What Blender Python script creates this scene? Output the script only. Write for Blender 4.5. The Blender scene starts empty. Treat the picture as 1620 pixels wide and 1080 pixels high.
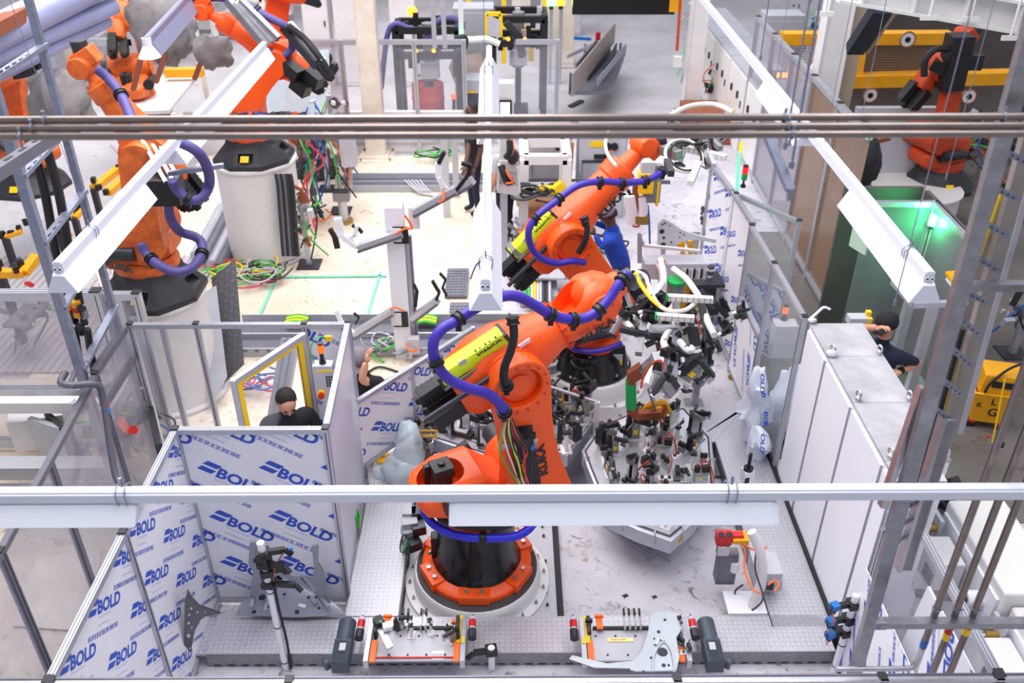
import bpy, bmesh, math, random
from mathutils import Vector, Matrix, Euler, noise
random.seed(7)
S = bpy.context.scene
COL = S.collection
PI = math.pi
# ---------------------------------------------------------------- camera
CH = 6.0; FPX = 1426.0; TH = math.radians(32.3); YAW = math.radians(-0.34)
cd = bpy.data.cameras.new('camera'); cam = bpy.data.objects.new('camera', cd); COL.objects.link(cam)
cd.sensor_fit = 'HORIZONTAL'; cd.sensor_width = 36.0; cd.lens = 36.0*FPX/1620.0
cam.location = (0, 0, CH); cam.rotation_euler = (math.radians(90)-TH, 0, YAW)
cd.dof.use_dof = True; cd.dof.focus_distance = 7.0; cd.dof.aperture_fstop = cd.lens/1000/0.016
cd.clip_end = 200
S.camera = cam
# ---------------------------------------------------------------- look
S.view_settings.view_transform = 'Standard'; S.view_settings.look = 'None'
S.view_settings.gamma = 1.0; S.view_settings.use_curve_mapping = False
S.view_settings.exposure = 0.38
w = bpy.data.worlds.new('hall_light'); S.world = w; w.use_nodes = True
w.node_tree.nodes['Background'].inputs[0].default_value = (0.86, 0.88, 1.0, 1)
w.node_tree.nodes['Background'].inputs[1].default_value = 0.42
def area_light(name, loc, sx, sy, power, color=(1, 1, 1), rot=(0, 0, 0)):
    l = bpy.data.lights.new(name, 'AREA'); l.shape = 'RECTANGLE'; l.size = sx; l.size_y = sy
    l.energy = power; l.color = color
    o = bpy.data.objects.new(name, l); COL.objects.link(o); o.location = loc; o.rotation_euler = rot
    return o
# unseen area lights standing in for roof lamps, added for soft shadows
area_light('unseen_hall_lamp', (-1.0, 7.5, 10.0), 3.0, 10.0, 600, (1.0, 0.97, 0.98))
area_light('unseen_hall_lamp', (-5.0, 10.0, 10.0), 4.0, 10.0, 620, (1.0, 0.96, 0.93))
area_light('unseen_hall_lamp', (3.5, 5.0, 10.0), 2.0, 8.0, 230, (0.95, 0.96, 1.0))
area_light('unseen_hall_lamp', (1.5, 18.0, 10.5), 10.0, 5.0, 520, (0.97, 0.96, 1.0))
area_light('unseen_hall_lamp', (-6.0, 20.0, 10.5), 8.0, 8.0, 820, (0.97, 0.97, 1.0))

# ---------------------------------------------------------------- pixel to place
def _rot(v):
    c, s = math.cos(YAW), math.sin(YAW); return Vector((v[0]*c-v[1]*s, v[0]*s+v[1]*c, v[2]))
FW = _rot((0, math.cos(TH), -math.sin(TH))); UP = _rot((0, math.sin(TH), math.cos(TH))); RT = _rot((1, 0, 0))
def ray(px, py): return FW + RT*((px-810)/FPX) - UP*((py-540)/FPX)
def G(px, py, z=0.0):            # point seen at that pixel, at height z
    r = ray(px, py); t = (z-CH)/r.z; return Vector((r.x*t, r.y*t, z))
def D(px, py, Y):                # point seen at that pixel, at distance Y
    r = ray(px, py); t = Y/r.y; return Vector((r.x*t, Y, CH+r.z*t))
def XP(px, py, X):               # point seen at that pixel, on the wall plane x = X
    r = ray(px, py); t = X/r.x; return Vector((X, r.y*t, CH+r.z*t))
def PL(base, phi, px, py, lat=0.0):   # point on the vertical plane through base along phi
    d = Vector((math.cos(phi), math.sin(phi), 0)); n = Vector((-d.y, d.x, 0))
    b = Vector((base[0], base[1], 0)) + n*lat
    r = ray(px, py); t = b.dot(n)/r.dot(n); return Vector((0, 0, CH)) + r*t

# ---------------------------------------------------------------- materials
def lin(c):
    return tuple(((x/255.0)/12.92 if x/255.0 <= .04045 else ((x/255.0+.055)/1.055)**2.4) for x in c)
MATS = {}
def mat(name, c=(200, 200, 200), rough=.5, metal=0.0, var=0.0, vs=6.0, bump=0.0, bs=40.0, emit=0, alpha=1.0, c2=None, spec=.5, detail=4):
    if name in MATS: return MATS[name]
    m = bpy.data.materials.new(name); m.use_nodes = True; MATS[name] = m
    nt = m.node_tree; N = nt.nodes; L = nt.links; p = N['Principled BSDF']
    col = lin(c); p.inputs['Base Color'].default_value = (*col, 1)
    p.inputs['Roughness'].default_value = rough; p.inputs['Metallic'].default_value = metal
    p.inputs['Specular IOR Level'].default_value = spec
    if alpha < 1: p.inputs['Alpha'].default_value = alpha
    if emit: p.inputs['Emission Color'].default_value = (*col, 1); p.inputs['Emission Strength'].default_value = emit
    if var or bump:
        tc = N.new('ShaderNodeTexCoord')
    if var:
        nz = N.new('ShaderNodeTexNoise'); nz.inputs['Scale'].default_value = vs; nz.inputs['Detail'].default_value = detail
        nz.inputs['Roughness'].default_value = .62
        L.new(tc.outputs['Object'], nz.inputs['Vector'])
        rp = N.new('ShaderNodeValToRGB'); rp.color_ramp.elements[0].position = .33; rp.color_ramp.elements[1].position = .68
        d = lin(c2) if c2 else tuple(x*(1-var) for x in col)
        rp.color_ramp.elements[0].color = (*d, 1); rp.color_ramp.elements[1].color = (*col, 1)
        L.new(nz.outputs['Fac'], rp.inputs['Fac']); L.new(rp.outputs['Color'], p.inputs['Base Color'])
    if bump:
        nb = N.new('ShaderNodeTexNoise'); nb.inputs['Scale'].default_value = bs; nb.inputs['Detail'].default_value = 3
        L.new(tc.outputs['Object'], nb.inputs['Vector'])
        b = N.new('ShaderNodeBump'); b.inputs['Strength'].default_value = bump; b.inputs['Distance'].default_value = .01
        L.new(nb.outputs['Fac'], b.inputs['Height']); L.new(b.outputs['Normal'], p.inputs['Normal'])
    return m
def sheet(name, c, a, rough=.12, haze=.5):        # see-through panel: transparent + a thin haze and gloss
    if name in MATS: return MATS[name]
    m = bpy.data.materials.new(name); m.use_nodes = True; MATS[name] = m
    nt = m.node_tree; N = nt.nodes; L = nt.links; N.clear()
    o = N.new('ShaderNodeOutputMaterial'); mx = N.new('ShaderNodeMixShader'); mx.inputs[0].default_value = a
    t = N.new('ShaderNodeBsdfTransparent'); p = N.new('ShaderNodeBsdfPrincipled')
    p.inputs['Base Color'].default_value = (*lin(c), 1); p.inputs['Roughness'].default_value = rough
    L.new(t.outputs[0], mx.inputs[1]); L.new(p.outputs[0], mx.inputs[2]); L.new(mx.outputs[0], o.inputs[0])
    tc = N.new('ShaderNodeTexCoord'); nz = N.new('ShaderNodeTexNoise'); nz.inputs['Scale'].default_value = 2.2; nz.inputs['Detail'].default_value = 5
    L.new(tc.outputs['Object'], nz.inputs['Vector'])
    mr = N.new('ShaderNodeMapRange'); mr.inputs[3].default_value = a*(1-haze); mr.inputs[4].default_value = min(1, a*(1+haze))
    L.new(nz.outputs['Fac'], mr.inputs[0]); L.new(mr.outputs[0], mx.inputs[0])
    return m
def floor_mat(name, c1, c2, c3, scale=.9):
    m = bpy.data.materials.new(name); m.use_nodes = True; MATS[name] = m
    nt = m.node_tree; N = nt.nodes; L = nt.links; p = N['Principled BSDF']
    tc = N.new('ShaderNodeTexCoord')
    def nz(s, d, r=.6, dist=0):
        n = N.new('ShaderNodeTexNoise'); n.inputs['Scale'].default_value = s; n.inputs['Detail'].default_value = d
        n.inputs['Roughness'].default_value = r; n.inputs['Distortion'].default_value = dist
        L.new(tc.outputs['Object'], n.inputs['Vector']); return n
    a = nz(scale, 8, .65); r1 = N.new('ShaderNodeValToRGB')
    r1.color_ramp.elements[0].position = .35; r1.color_ramp.elements[1].position = .62
    r1.color_ramp.elements[0].color = (*lin(c2), 1); r1.color_ramp.elements[1].color = (*lin(c1), 1)
    L.new(a.outputs['Fac'], r1.inputs['Fac'])
    b = nz(7, 9, .72, 1.2); r2 = N.new('ShaderNodeValToRGB')       # scuffs
    r2.color_ramp.elements[0].position = .54; r2.color_ramp.elements[1].position = .66
    r2.color_ramp.elements[0].color = (0, 0, 0, 1); r2.color_ramp.elements[1].color = (1, 1, 1, 1)
    L.new(b.outputs['Fac'], r2.inputs['Fac'])
    c = nz(1.7, 3); r3 = N.new('ShaderNodeValToRGB'); r3.color_ramp.elements[0].position = .38; r3.color_ramp.elements[1].position = .55
    L.new(c.outputs['Fac'], r3.inputs['Fac'])
    mu = N.new('ShaderNodeMath'); mu.operation = 'MULTIPLY'; L.new(r2.outputs[0], mu.inputs[0]); L.new(r3.outputs[0], mu.inputs[1])
    mx = N.new('ShaderNodeMix'); mx.data_type = 'RGBA'; L.new(mu.outputs[0], mx.inputs[0]); L.new(r1.outputs[0], mx.inputs[6]); mx.inputs[7].default_value = (*lin(c3), 1)
    L.new(mx.outputs[2], p.inputs['Base Color'])
    rr = N.new('ShaderNodeMapRange'); rr.inputs[3].default_value = .38; rr.inputs[4].default_value = .7
    L.new(a.outputs['Fac'], rr.inputs[0]); L.new(rr.outputs[0], p.inputs['Roughness'])
    return m
def checker_mat(name, c1, c2, pitch=.042, metal=.85):
    m = bpy.data.materials.new(name); m.use_nodes = True; MATS[name] = m
    nt = m.node_tree; N = nt.nodes; L = nt.links; p = N['Principled BSDF']
    def ma(op, a, b=None, c=None):
        n = N.new('ShaderNodeMath'); n.operation = op
        for i, v in enumerate((a, b, c)):
            if v is None: continue
            if isinstance(v, (int, float)): n.inputs[i].default_value = v
            else: L.new(v, n.inputs[i])
        return n.outputs[0]
    tc = N.new('ShaderNodeTexCoord'); sp = N.new('ShaderNodeSeparateXYZ'); L.new(tc.outputs['Object'], sp.inputs[0])
    u = ma('DIVIDE', sp.outputs[0], pitch); v = ma('DIVIDE', sp.outputs[1], pitch)
    par = ma('ABSOLUTE', ma('MODULO', ma('ADD', ma('FLOOR', u), ma('FLOOR', v)), 2.0))
    fu = ma('SUBTRACT', ma('FRACT', ma('ADD', u, 1000)), .5); fv = ma('SUBTRACT', ma('FRACT', ma('ADD', v, 1000)), .5)
    s = ma('ADD', fu, fv); d = ma('SUBTRACT', fu, fv)
    sgn = ma('GREATER_THAN', par, .5)
    lon = ma('ADD', ma('MULTIPLY', s, sgn), ma('MULTIPLY', d, ma('SUBTRACT', 1.0, sgn)))
    lat = ma('ADD', ma('MULTIPLY', d, sgn), ma('MULTIPLY', s, ma('SUBTRACT', 1.0, sgn)))
    e = ma('ADD', ma('POWER', ma('DIVIDE', ma('ABSOLUTE', lon), .62), 2.0), ma('POWER', ma('DIVIDE', ma('ABSOLUTE', lat), .2), 2.0))
    mask = ma('LESS_THAN', e, 1.0)
    nz = N.new('ShaderNodeTexNoise'); nz.inputs['Scale'].default_value = 3; nz.inputs['Detail'].default_value = 6; L.new(tc.outputs['Object'], nz.inputs['Vector'])
    mx = N.new('ShaderNodeMix'); mx.data_type = 'RGBA'; L.new(nz.outputs['Fac'], mx.inputs[0])
    mx.inputs[6].default_value = (*lin(c2), 1); mx.inputs[7].default_value = (*lin(c1), 1)
    mx2 = N.new('ShaderNodeMix'); mx2.data_type = 'RGBA'; L.new(ma('MULTIPLY', mask, .55), mx2.inputs[0]); L.new(mx.outputs[2], mx2.inputs[6])
    mx2.inputs[7].default_value = (*lin(tuple(min(255, x*1.12) for x in c1)), 1)
    L.new(mx2.outputs[2], p.inputs['Base Color'])
    p.inputs['Metallic'].default_value = metal
    rr = N.new('ShaderNodeMapRange'); rr.inputs[3].default_value = .32; rr.inputs[4].default_value = .6; L.new(nz.outputs['Fac'], rr.inputs[0])
    L.new(rr.outputs[0], p.inputs['Roughness'])
    b = N.new('ShaderNodeBump'); b.inputs['Strength'].default_value = .8; b.inputs['Distance'].default_value = .003
    L.new(mask, b.inputs['Height']); L.new(b.outputs[0], p.inputs['Normal'])
    return m
def mesh_mat(name, c, pitch=.04, wire=.2, rough=.5):          # wire mesh: real holes via transparency
    m = bpy.data.materials.new(name); m.use_nodes = True; MATS[name] = m
    nt = m.node_tree; N = nt.nodes; L = nt.links; p = N['Principled BSDF']
    p.inputs['Base Color'].default_value = (*lin(c), 1); p.inputs['Roughness'].default_value = rough
    def ma(op, a, b=None):
        n = N.new('ShaderNodeMath'); n.operation = op
        for i, v in enumerate((a, b)):
            if v is None: continue
            if isinstance(v, (int, float)): n.inputs[i].default_value = v
            else: L.new(v, n.inputs[i])
        return n.outputs[0]
    tc = N.new('ShaderNodeTexCoord'); sp = N.new('ShaderNodeSeparateXYZ'); L.new(tc.outputs['Object'], sp.inputs[0])
    u = ma('FRACT', ma('ADD', ma('DIVIDE', ma('ADD', sp.outputs[0], sp.outputs[1]), pitch), 500)); v = ma('FRACT', ma('ADD', ma('DIVIDE', sp.outputs[2], pitch), 500))
    a = ma('MAXIMUM', ma('LESS_THAN', u, wire), ma('LESS_THAN', v, wire))
    L.new(a, p.inputs['Alpha'])
    return m

mat('orange', (255, 92, 20), .38, 0, .10, 5)
mat('orange_old', (246, 122, 44), .5, 0, c2=(196, 84, 34), var=.3, vs=7)
mat('orange_deep', (206, 70, 24), .5, 0, .25, 6)
mat('black', (22, 22, 26), .42)
mat('black_gloss', (16, 16, 20), .18)
mat('rubber', (30, 30, 34), .65)
mat('dark', (48, 48, 54), .5, 0, .3, 10)
mat('dark_metal', (70, 72, 80), .38, .6, .3, 20)
mat('steel', (168, 168, 174), .32, .85, .25, 14)
mat('bright_steel', (208, 208, 212), .25, .9, .15, 20)
mat('pipe_steel', (146, 134, 128), .3, .9, .18, 8)
mat('zinc', (150, 156, 176), .42, .6, .22, 16)
mat('alu', (196, 198, 208), .36, .55, .10, 12)
mat('alu_dark', (120, 120, 132), .45, .5, .15, 9)
mat('cast', (150, 150, 152), .5, .35, .25, 18)
mat('white_paint', (238, 238, 246), .42)
mat('white_lamp', (222, 226, 238), .4)
mat('white_dusty', (232, 230, 232), .5, 0, .05, 1.5, c2=(220, 217, 214))
mat('cream', (240, 232, 220), .5, 0, .12, 1.6, c2=(212, 200, 184))
mat('grey_paint', (176, 178, 186), .5, 0, .12, 4)
mat('machine_grey', (196, 196, 204), .5, 0, .12, 5)
mat('tray_mat', (74, 72, 76), .8, 0, .25, 30)
mat('purple', (62, 44, 168), .42)
mat('purple_old', (92, 82, 150), .55, 0, .3, 10)
mat('blue_hose', (38, 42, 206), .4)
mat('lime', (206, 232, 24), .4)
mat('yellow', (250, 206, 10), .45)
mat('yellow_deep', (240, 168, 10), .5, 0, .12, 6)
mat('red', (200, 28, 30), .4)
mat('green', (20, 170, 82), .45)
mat('green_cable', (70, 190, 60), .45)
mat('blue', (24, 110, 190), .4)
mat('print_blue', (44, 84, 196), .5)
mat('copper', (176, 104, 74), .42, .75, .3, 14)
mat('brass', (176, 140, 70), .4, .7)
mat('orange_cable', (250, 112, 34), .45)
mat('white_cable', (226, 222, 212), .45)
mat('red_cable', (226, 44, 84), .45)
mat('wood', (196, 142, 92), .6, 0, .2, 12)
mat('skin_dark', (96, 62, 50), .55); mat('skin', (206, 150, 122), .5)
mat('film', (242, 242, 249), .32, 0, .06, 3)
mat('bag', (222, 228, 240), .3, 0, .1, 9, bump=.9, bs=14)
mat('door_brown', (120, 100, 92), .5, 0, .35, 2.2)
mat('screen_black', (10, 10, 12), .3)
mat('lip', (150, 84, 78), .5)
mat('tape', (120, 226, 190), .5)
mat('print_pale', (150, 160, 222), .5)
mat('stained_top', (188, 186, 192), .5, 0, c2=(164, 161, 167), vs=4.5, detail=6, var=.2)
mat('tube_glass', (250, 250, 250), .2, emit=1.5)
mat('lamp_side', (120, 124, 150), .4)
mat('press_grey', (150, 154, 168), .38, .35, .12, 5)
mat('press_dark', (92, 92, 102), .4, .5, .15, 8)
mat('motor_grey', (72, 84, 96), .5, .1, .2, 10)
mat('label_cream', (250, 240, 160), .5)
mat('part_silver', (206, 214, 220), .3, .6, .08, 5)
sheet('clear', (186, 180, 194), .42, .12, .4)
sheet('clear_thin', (214, 216, 230), .12, .08, .6)
sheet('clear_dark', (120, 112, 120), .34, .12, .4)
sheet('film_clear', (232, 234, 250), .78, .3, .12)
sheet('plastic_wrap', (214, 230, 238), .62, .14, .45)
sheet('clear_smoke', (60, 60, 66), .3, .15, .2)
floor_mat('floor_right', (208, 205, 212), (184, 180, 188), (118, 108, 100))
floor_mat('floor_left', (236, 226, 210), (214, 198, 176), (168, 146, 118), .8)
floor_mat('floor_far', (198, 194, 198), (176, 172, 176), (150, 146, 146), .5)
checker_mat('checker', (206, 206, 212), (168, 168, 176), metal=.6)
mesh_mat('amber_mesh', (150, 110, 60)); mesh_mat('grey_mesh', (150, 140, 132))
mesh_mat('grate', (100, 100, 106), .035, .3)

mat('grate_left', (196, 188, 188), .6, .2, .2, 20)
mat('rust', (150, 84, 58), .6, 0, .2, 8); mat('cover_grey', (140, 136, 138), .7, 0, .25, 7, bump=.8, bs=9); mat('duct', (170, 176, 214), .4, .2, .1, 5)
mat('amber', (240, 110, 20), .3, emit=.6); mat('green_lamp', (60, 255, 120), .3, emit=14); mat('red_lamp', (230, 30, 40), .3, emit=.8); mat('amber_lamp', (255, 120, 20), .3, emit=7); mat('green_dot', (80, 255, 60), .3, emit=4)
mat('navy', (24, 30, 56), .8); mat('blue_cloth', (30, 74, 190), .8, 0, .15, 8); mat('jeans', (52, 66, 110), .8, 0, .2, 12); mat('black_cloth', (26, 26, 32), .85); mat('cap_grey', (120, 110, 122), .8); mat('hair_dark', (40, 30, 28), .8); mat('shoe', (24, 24, 26), .6); mat('tan', (176, 160, 140), .5)
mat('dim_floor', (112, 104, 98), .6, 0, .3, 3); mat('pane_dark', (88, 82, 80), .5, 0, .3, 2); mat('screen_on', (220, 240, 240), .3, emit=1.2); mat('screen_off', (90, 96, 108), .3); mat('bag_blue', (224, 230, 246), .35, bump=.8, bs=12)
checker_mat('checker_dark', (86, 84, 88), (60, 60, 64), .06)
mat('part_pale', (214, 216, 220), .4, .3, .1, 6); mat('drum_red', (206, 52, 52), .45, 0, .15, 5); mat('chute', (168, 150, 144), .5, 0, .2, 4); mat('sheet_brown', (160, 148, 144), .5, .2, .15, 3)
mat('cover_dark', (58, 58, 62), .7, 0, .25, 7, bump=.8, bs=9); mat('steel_dark', (44, 52, 64), .5, .3, .1, 4); mat('tan_steel', (170, 164, 158), .4, .5, .15, 8); mat('paper_green', (196, 222, 200), .6)
sheet('clear_brown', (150, 116, 92), .62, .25, .35)
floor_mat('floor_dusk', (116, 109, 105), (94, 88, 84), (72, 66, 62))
# ---------------------------------------------------------------- mesh building
PM = {}     # world matrix of each thing
class M:
    def __init__(s, T=None):
        s.bm = bmesh.new(); s.mats = []; s.T = T or Matrix()
    def mi(s, m):
        if m not in s.mats: s.mats.append(m)
        return s.mats.index(m)
    def face(s, vs, mi):
        try: f = s.bm.faces.new(vs); f.material_index = mi; return f
        except ValueError: return None
    def v(s, p): return s.bm.verts.new(s.T @ Vector(p))
    def box(s, c, d, m, rz=0, R=None, taper=None):
        X = Matrix.Translation(c) @ (R.to_4x4() if R is not None else Matrix.Rotation(rz, 4, 'Z'))
        k = s.mi(m); tp = taper or 1
        vs = [s.v(X @ Vector((x*d[0]/2*(tp if z > 0 else 1), y*d[1]/2*(tp if z > 0 else 1), z*d[2]/2))) for z in (-1, 1) for y in (-1, 1) for x in (-1, 1)]
        for f in ((0, 2, 3, 1), (4, 5, 7, 6), (0, 1, 5, 4), (2, 6, 7, 3), (0, 4, 6, 2), (1, 3, 7, 5)): s.face([vs[i] for i in f], k)
        return s
    def bar(s, a, b, w, h, m, up=(0, 0, 1)):       # rectangular bar a to b
        a = Vector(a); b = Vector(b); z = (b-a); l = z.length; z.normalize(); up = Vector(up)
        if abs(z.dot(up)) > .98: up = Vector((0, 1, 0))
        x = z.cross(up).normalized(); y = x.cross(z)
        R = Matrix((x, y, z)).transposed()
        return s.box((a+b)/2, (w, h, l), m, R=R)
    def cyl(s, a, b, r, m, r2=None, seg=14, cap=True):
        a = Vector(a); b = Vector(b); r2 = r if r2 is None else r2
        z = (b-a).normalized(); t = Vector((0, 0, 1)) if abs(z.z) < .9 else Vector((1, 0, 0))
        x = z.cross(t).normalized(); y = z.cross(x); k = s.mi(m)
        A = [s.v(a+(x*math.cos(2*PI*i/seg)+y*math.sin(2*PI*i/seg))*r) for i in range(seg)]
        B = [s.v(b+(x*math.cos(2*PI*i/seg)+y*math.sin(2*PI*i/seg))*r2) for i in range(seg)]
        for i in range(seg): s.face((A[i], A[(i+1) % seg], B[(i+1) % seg], B[i]), k)
        if cap: s.face(A[::-1], k); s.face(B, k)
        return s
    def lathe(s, prof, m, X=None, seg=24, arc=2*PI, a0=0):
        X = X or Matrix(); k = s.mi(m); rings = []
        n = seg if arc >= 2*PI-.01 else seg+1
        for r, z in prof: rings.append([s.v(X @ Vector((r*math.cos(a0+arc*i/seg), r*math.sin(a0+arc*i/seg), z))) for i in range(n)])
        for A, B in zip(rings, rings[1:]):
            for i in range(seg):
                j = (i+1) % n
                s.face((A[i], A[j], B[j], B[i]), k)
        if prof[0][0] > 1e-6 and arc >= 2*PI-.01: s.face(rings[0][::-1], k)
        if prof[-1][0] > 1e-6 and arc >= 2*PI-.01: s.face(rings[-1], k)
        return s
    def loft(s, loops, m, cap=True):
        k = s.mi(m); V = [[s.v(p) for p in L] for L in loops]; n = len(V[0])
        for A, B in zip(V, V[1:]):
            for i in range(n): s.face((A[i], A[(i+1) % n], B[(i+1) % n], B[i]), k)
        if cap: s.face(V[0][::-1], k); s.face(V[-1], k)
        return s
    def prism(s, pts, h, m, X=None):                # outline in XY, extruded z 0..h
        X = X or Matrix()
        return s.loft([[X @ Vector((x, y, 0)) for x, y in pts], [X @ Vector((x, y, h)) for x, y in pts]], m)
    def quad(s, pts, m): s.face([s.v(p) for p in pts], s.mi(m)); return s
    def sph(s, c, r, m, sc=(1, 1, 1), seg=14, R=None):
        X = Matrix.Translation(c) @ (R.to_4x4() if R is not None else Matrix())
        n = seg//2; pr = []
        rings = []; k = s.mi(m)
        for j in range(1, n):
            a = PI*j/n; rings.append([s.v(X @ Vector((r*sc[0]*math.sin(a)*math.cos(2*PI*i/seg), r*sc[1]*math.sin(a)*math.sin(2*PI*i/seg), -r*sc[2]*math.cos(a)))) for i in range(seg)])
        b = s.v(X @ Vector((0, 0, -r*sc[2]))); t = s.v(X @ Vector((0, 0, r*sc[2])))
        for i in range(seg): s.face((b, rings[0][(i+1) % seg], rings[0][i]), k); s.face((t, rings[-1][i], rings[-1][(i+1) % seg]), k)
        for A, B in zip(rings, rings[1:]):
            for i in range(seg): s.face((A[i], A[(i+1) % seg], B[(i+1) % seg], B[i]), k)
        return s
    def tube(s, pts, r, m, seg=8, sub=6, corr=0, amp=.12, closed=False):
        P = spline([Vector(p) for p in pts], sub, closed)
        if corr:                                    # resample by length for corrugation
            P = resample(P, corr/2)
        k = s.mi(m); n = len(P); prev = None; rings = []
        for i, p in enumerate(P):
            d = (P[min(i+1, n-1)]-P[max(i-1, 0)]).normalized()
            if prev is None:
                t = Vector((0, 0, 1)) if abs(d.z) < .9 else Vector((1, 0, 0)); x = d.cross(t).normalized()
            else:
                x = (prev - d*prev.dot(d)).normalized()
            prev = x; y = d.cross(x)
            rr = r(i/(n-1)) if callable(r) else r
            if corr: rr *= (1+amp/2 if i % 2 else 1-amp/2)
            rings.append([s.v(p+(x*math.cos(2*PI*j/seg)+y*math.sin(2*PI*j/seg))*rr) for j in range(seg)])
        for A, B in zip(rings, rings[1:]):
            for j in range(seg): s.face((A[j], A[(j+1) % seg], B[(j+1) % seg], B[j]), k)
        s.face(rings[0][::-1], k); s.face(rings[-1], k)
        return s
    def ring(s, c, n, r, t, m, seg=20, ts=6):      # torus
        n = Vector(n).normalized(); a = Vector((0, 0, 1)) if abs(n.z) < .9 else Vector((1, 0, 0))
        x = n.cross(a).normalized(); y = n.cross(x); k = s.mi(m); R_ = []
        for i in range(seg):
            d = x*math.cos(2*PI*i/seg)+y*math.sin(2*PI*i/seg)
            R_.append([s.v(Vector(c)+d*(r+t*math.cos(2*PI*j/ts))+n*t*math.sin(2*PI*j/ts)) for j in range(ts)])
        for i in range(seg):
            A = R_[i]; B = R_[(i+1) % seg]
            for j in range(ts): s.face((A[j], A[(j+1) % ts], B[(j+1) % ts], B[j]), k)
        return s
    def mesh(s, me, X, m):                          # merge an existing mesh
        k = s.mi(m); V = [s.v(X @ v.co) for v in me.vertices]
        for f in me.polygons: s.face([V[i] for i in f.vertices], k)
        return s
    def data(s, name, sharp=38, fix=True):
        if fix: bmesh.ops.recalc_face_normals(s.bm, faces=s.bm.faces)
        me = bpy.data.meshes.new(name); s.bm.to_mesh(me); s.bm.free()
        for m in s.mats: me.materials.append(MATS[m])
        for p in me.polygons: p.use_smooth = True
        me.set_sharp_from_angle(angle=math.radians(sharp))
        return me
    def build(s, name, parent=None, label=None, cat=None, group=None, kind=None, bevel=0, local=False, org=None, sharp=38, hollow=None):
        me = s.data(name, sharp)
        o = bpy.data.objects.new(name, me); COL.objects.link(o)
        if parent is not None:
            o.parent = parent
            if not local: me.transform(PM[parent.name].inverted())
            PM[o.name] = PM[parent.name].copy()
        else:
            if org is None:
                xs = [v.co for v in me.vertices]
                org = Vector((sum((max(c[i] for c in xs), min(c[i] for c in xs)))/2 if i < 2 else min(c[2] for c in xs) for i in range(3)))
            if not local: me.transform(Matrix.Translation(-Vector(org)))
            o.location = org; PM[o.name] = Matrix.Translation(org)
        if bevel:
            b = o.modifiers.new('bevel', 'BEVEL'); b.width = bevel; b.segments = 2; b.limit_method = 'ANGLE'; b.angle_limit = math.radians(40)
        tag(o, label, cat, group, kind)
        return o
def tag(o, label=None, cat=None, group=None, kind=None):
    if label: o['label'] = label
    if cat: o['category'] = cat
    if group: o['group'] = group
    if kind: o['kind'] = kind
    return o
def thing(name, label, cat, loc=(0, 0, 0), rz=0, group=None, kind=None):
    o = bpy.data.objects.new(name, None); COL.objects.link(o); o.empty_display_size = .1
    o.location = loc; o.rotation_euler = (0, 0, rz)
    PM[o.name] = Matrix.Translation(loc) @ Matrix.Rotation(rz, 4, 'Z')
    return tag(o, label, cat, group, kind)
def struct(m, name, **k): return m.build(name, kind='structure', **k)
def copy_thing(r, loc, rz=0, label=None, group=None, scale=None):
    c = r.copy(); COL.objects.link(c); c.location = loc; c.rotation_euler = (0, 0, rz)
    if scale: c.scale = (scale, scale, scale)
    PM[c.name] = Matrix.Translation(loc) @ Matrix.Rotation(rz, 4, 'Z')
    if label: c['label'] = label
    if group: c['group'] = group
    for ch in [x for x in S.objects if x.parent == r]:
        d = ch.copy(); COL.objects.link(d); d.parent = c
        for g in [x for x in S.objects if x.parent == ch]:
            e = g.copy(); COL.objects.link(e); e.parent = d
    return c
def spline(P, sub, closed=False):
    if sub <= 1 or len(P) < 3: return P
    n = len(P); out = []
    for i in range(n-1):
        p0 = P[max(i-1, 0)]; p1 = P[i]; p2 = P[i+1]; p3 = P[min(i+2, n-1)]
        for j in range(sub):
            t = j/sub
            out.append(.5*((2*p1)+(-p0+p2)*t+(2*p0-5*p1+4*p2-p3)*t*t+(-p0+3*p1-3*p2+p3)*t**3))
    out.append(P[-1].copy()); return out
def resample(P, step):
    out = [P[0].copy()]; acc = 0.0
    for a, b in zip(P, P[1:]):
        l = (b-a).length
        while acc+l >= step and l > 1e-9:
            t = (step-acc)/l; a = a.lerp(b, t); out.append(a.copy()); l = (b-a).length; acc = 0
        acc += l
    return out
_txt = {}
def text_mesh(txt, bold=.0, depth=.0, key=None):    # mesh of a word, unit height, origin left baseline
    k = (txt, bold, depth)
    if k in _txt: return _txt[k]
    cu = bpy.data.curves.new('t', 'FONT'); cu.body = txt; cu.size = 1.0; cu.offset = bold; cu.extrude = depth; cu.resolution_u = 3
    o = bpy.data.objects.new('t', cu); COL.objects.link(o)
    dg = bpy.context.evaluated_depsgraph_get(); me = bpy.data.meshes.new_from_object(o.evaluated_get(dg))
    bpy.data.objects.remove(o); bpy.data.curves.remove(cu)
    xs = [v.co.x for v in me.vertices]; ys = [v.co.y for v in me.vertices]
    h = max(ys)-min(ys); me.transform(Matrix.Translation((-min(xs), -min(ys), 0))); me.transform(Matrix.Scale(1/h, 4))
    _txt[k] = me; me['w'] = (max(xs)-min(xs))/h
    return me
def frame_at(o, x, n):                              # matrix with origin o, X axis x, Z axis n
    x = Vector(x).normalized(); n = Vector(n); n = (n-x*n.dot(x)).normalized(); y = n.cross(x)
    X = Matrix((x, y, n)).transposed().to_4x4(); X.translation = o; return X
def put_text(m, txt, o, x, n, h, matname, bold=.03, sx=1.0, depth=.0):
    me = text_mesh(txt, bold, depth); X = frame_at(o, x, n) @ Matrix.Diagonal((h*sx, h, h, 1)); m.mesh(me, X, matname); return me['w']*h*sx
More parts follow.
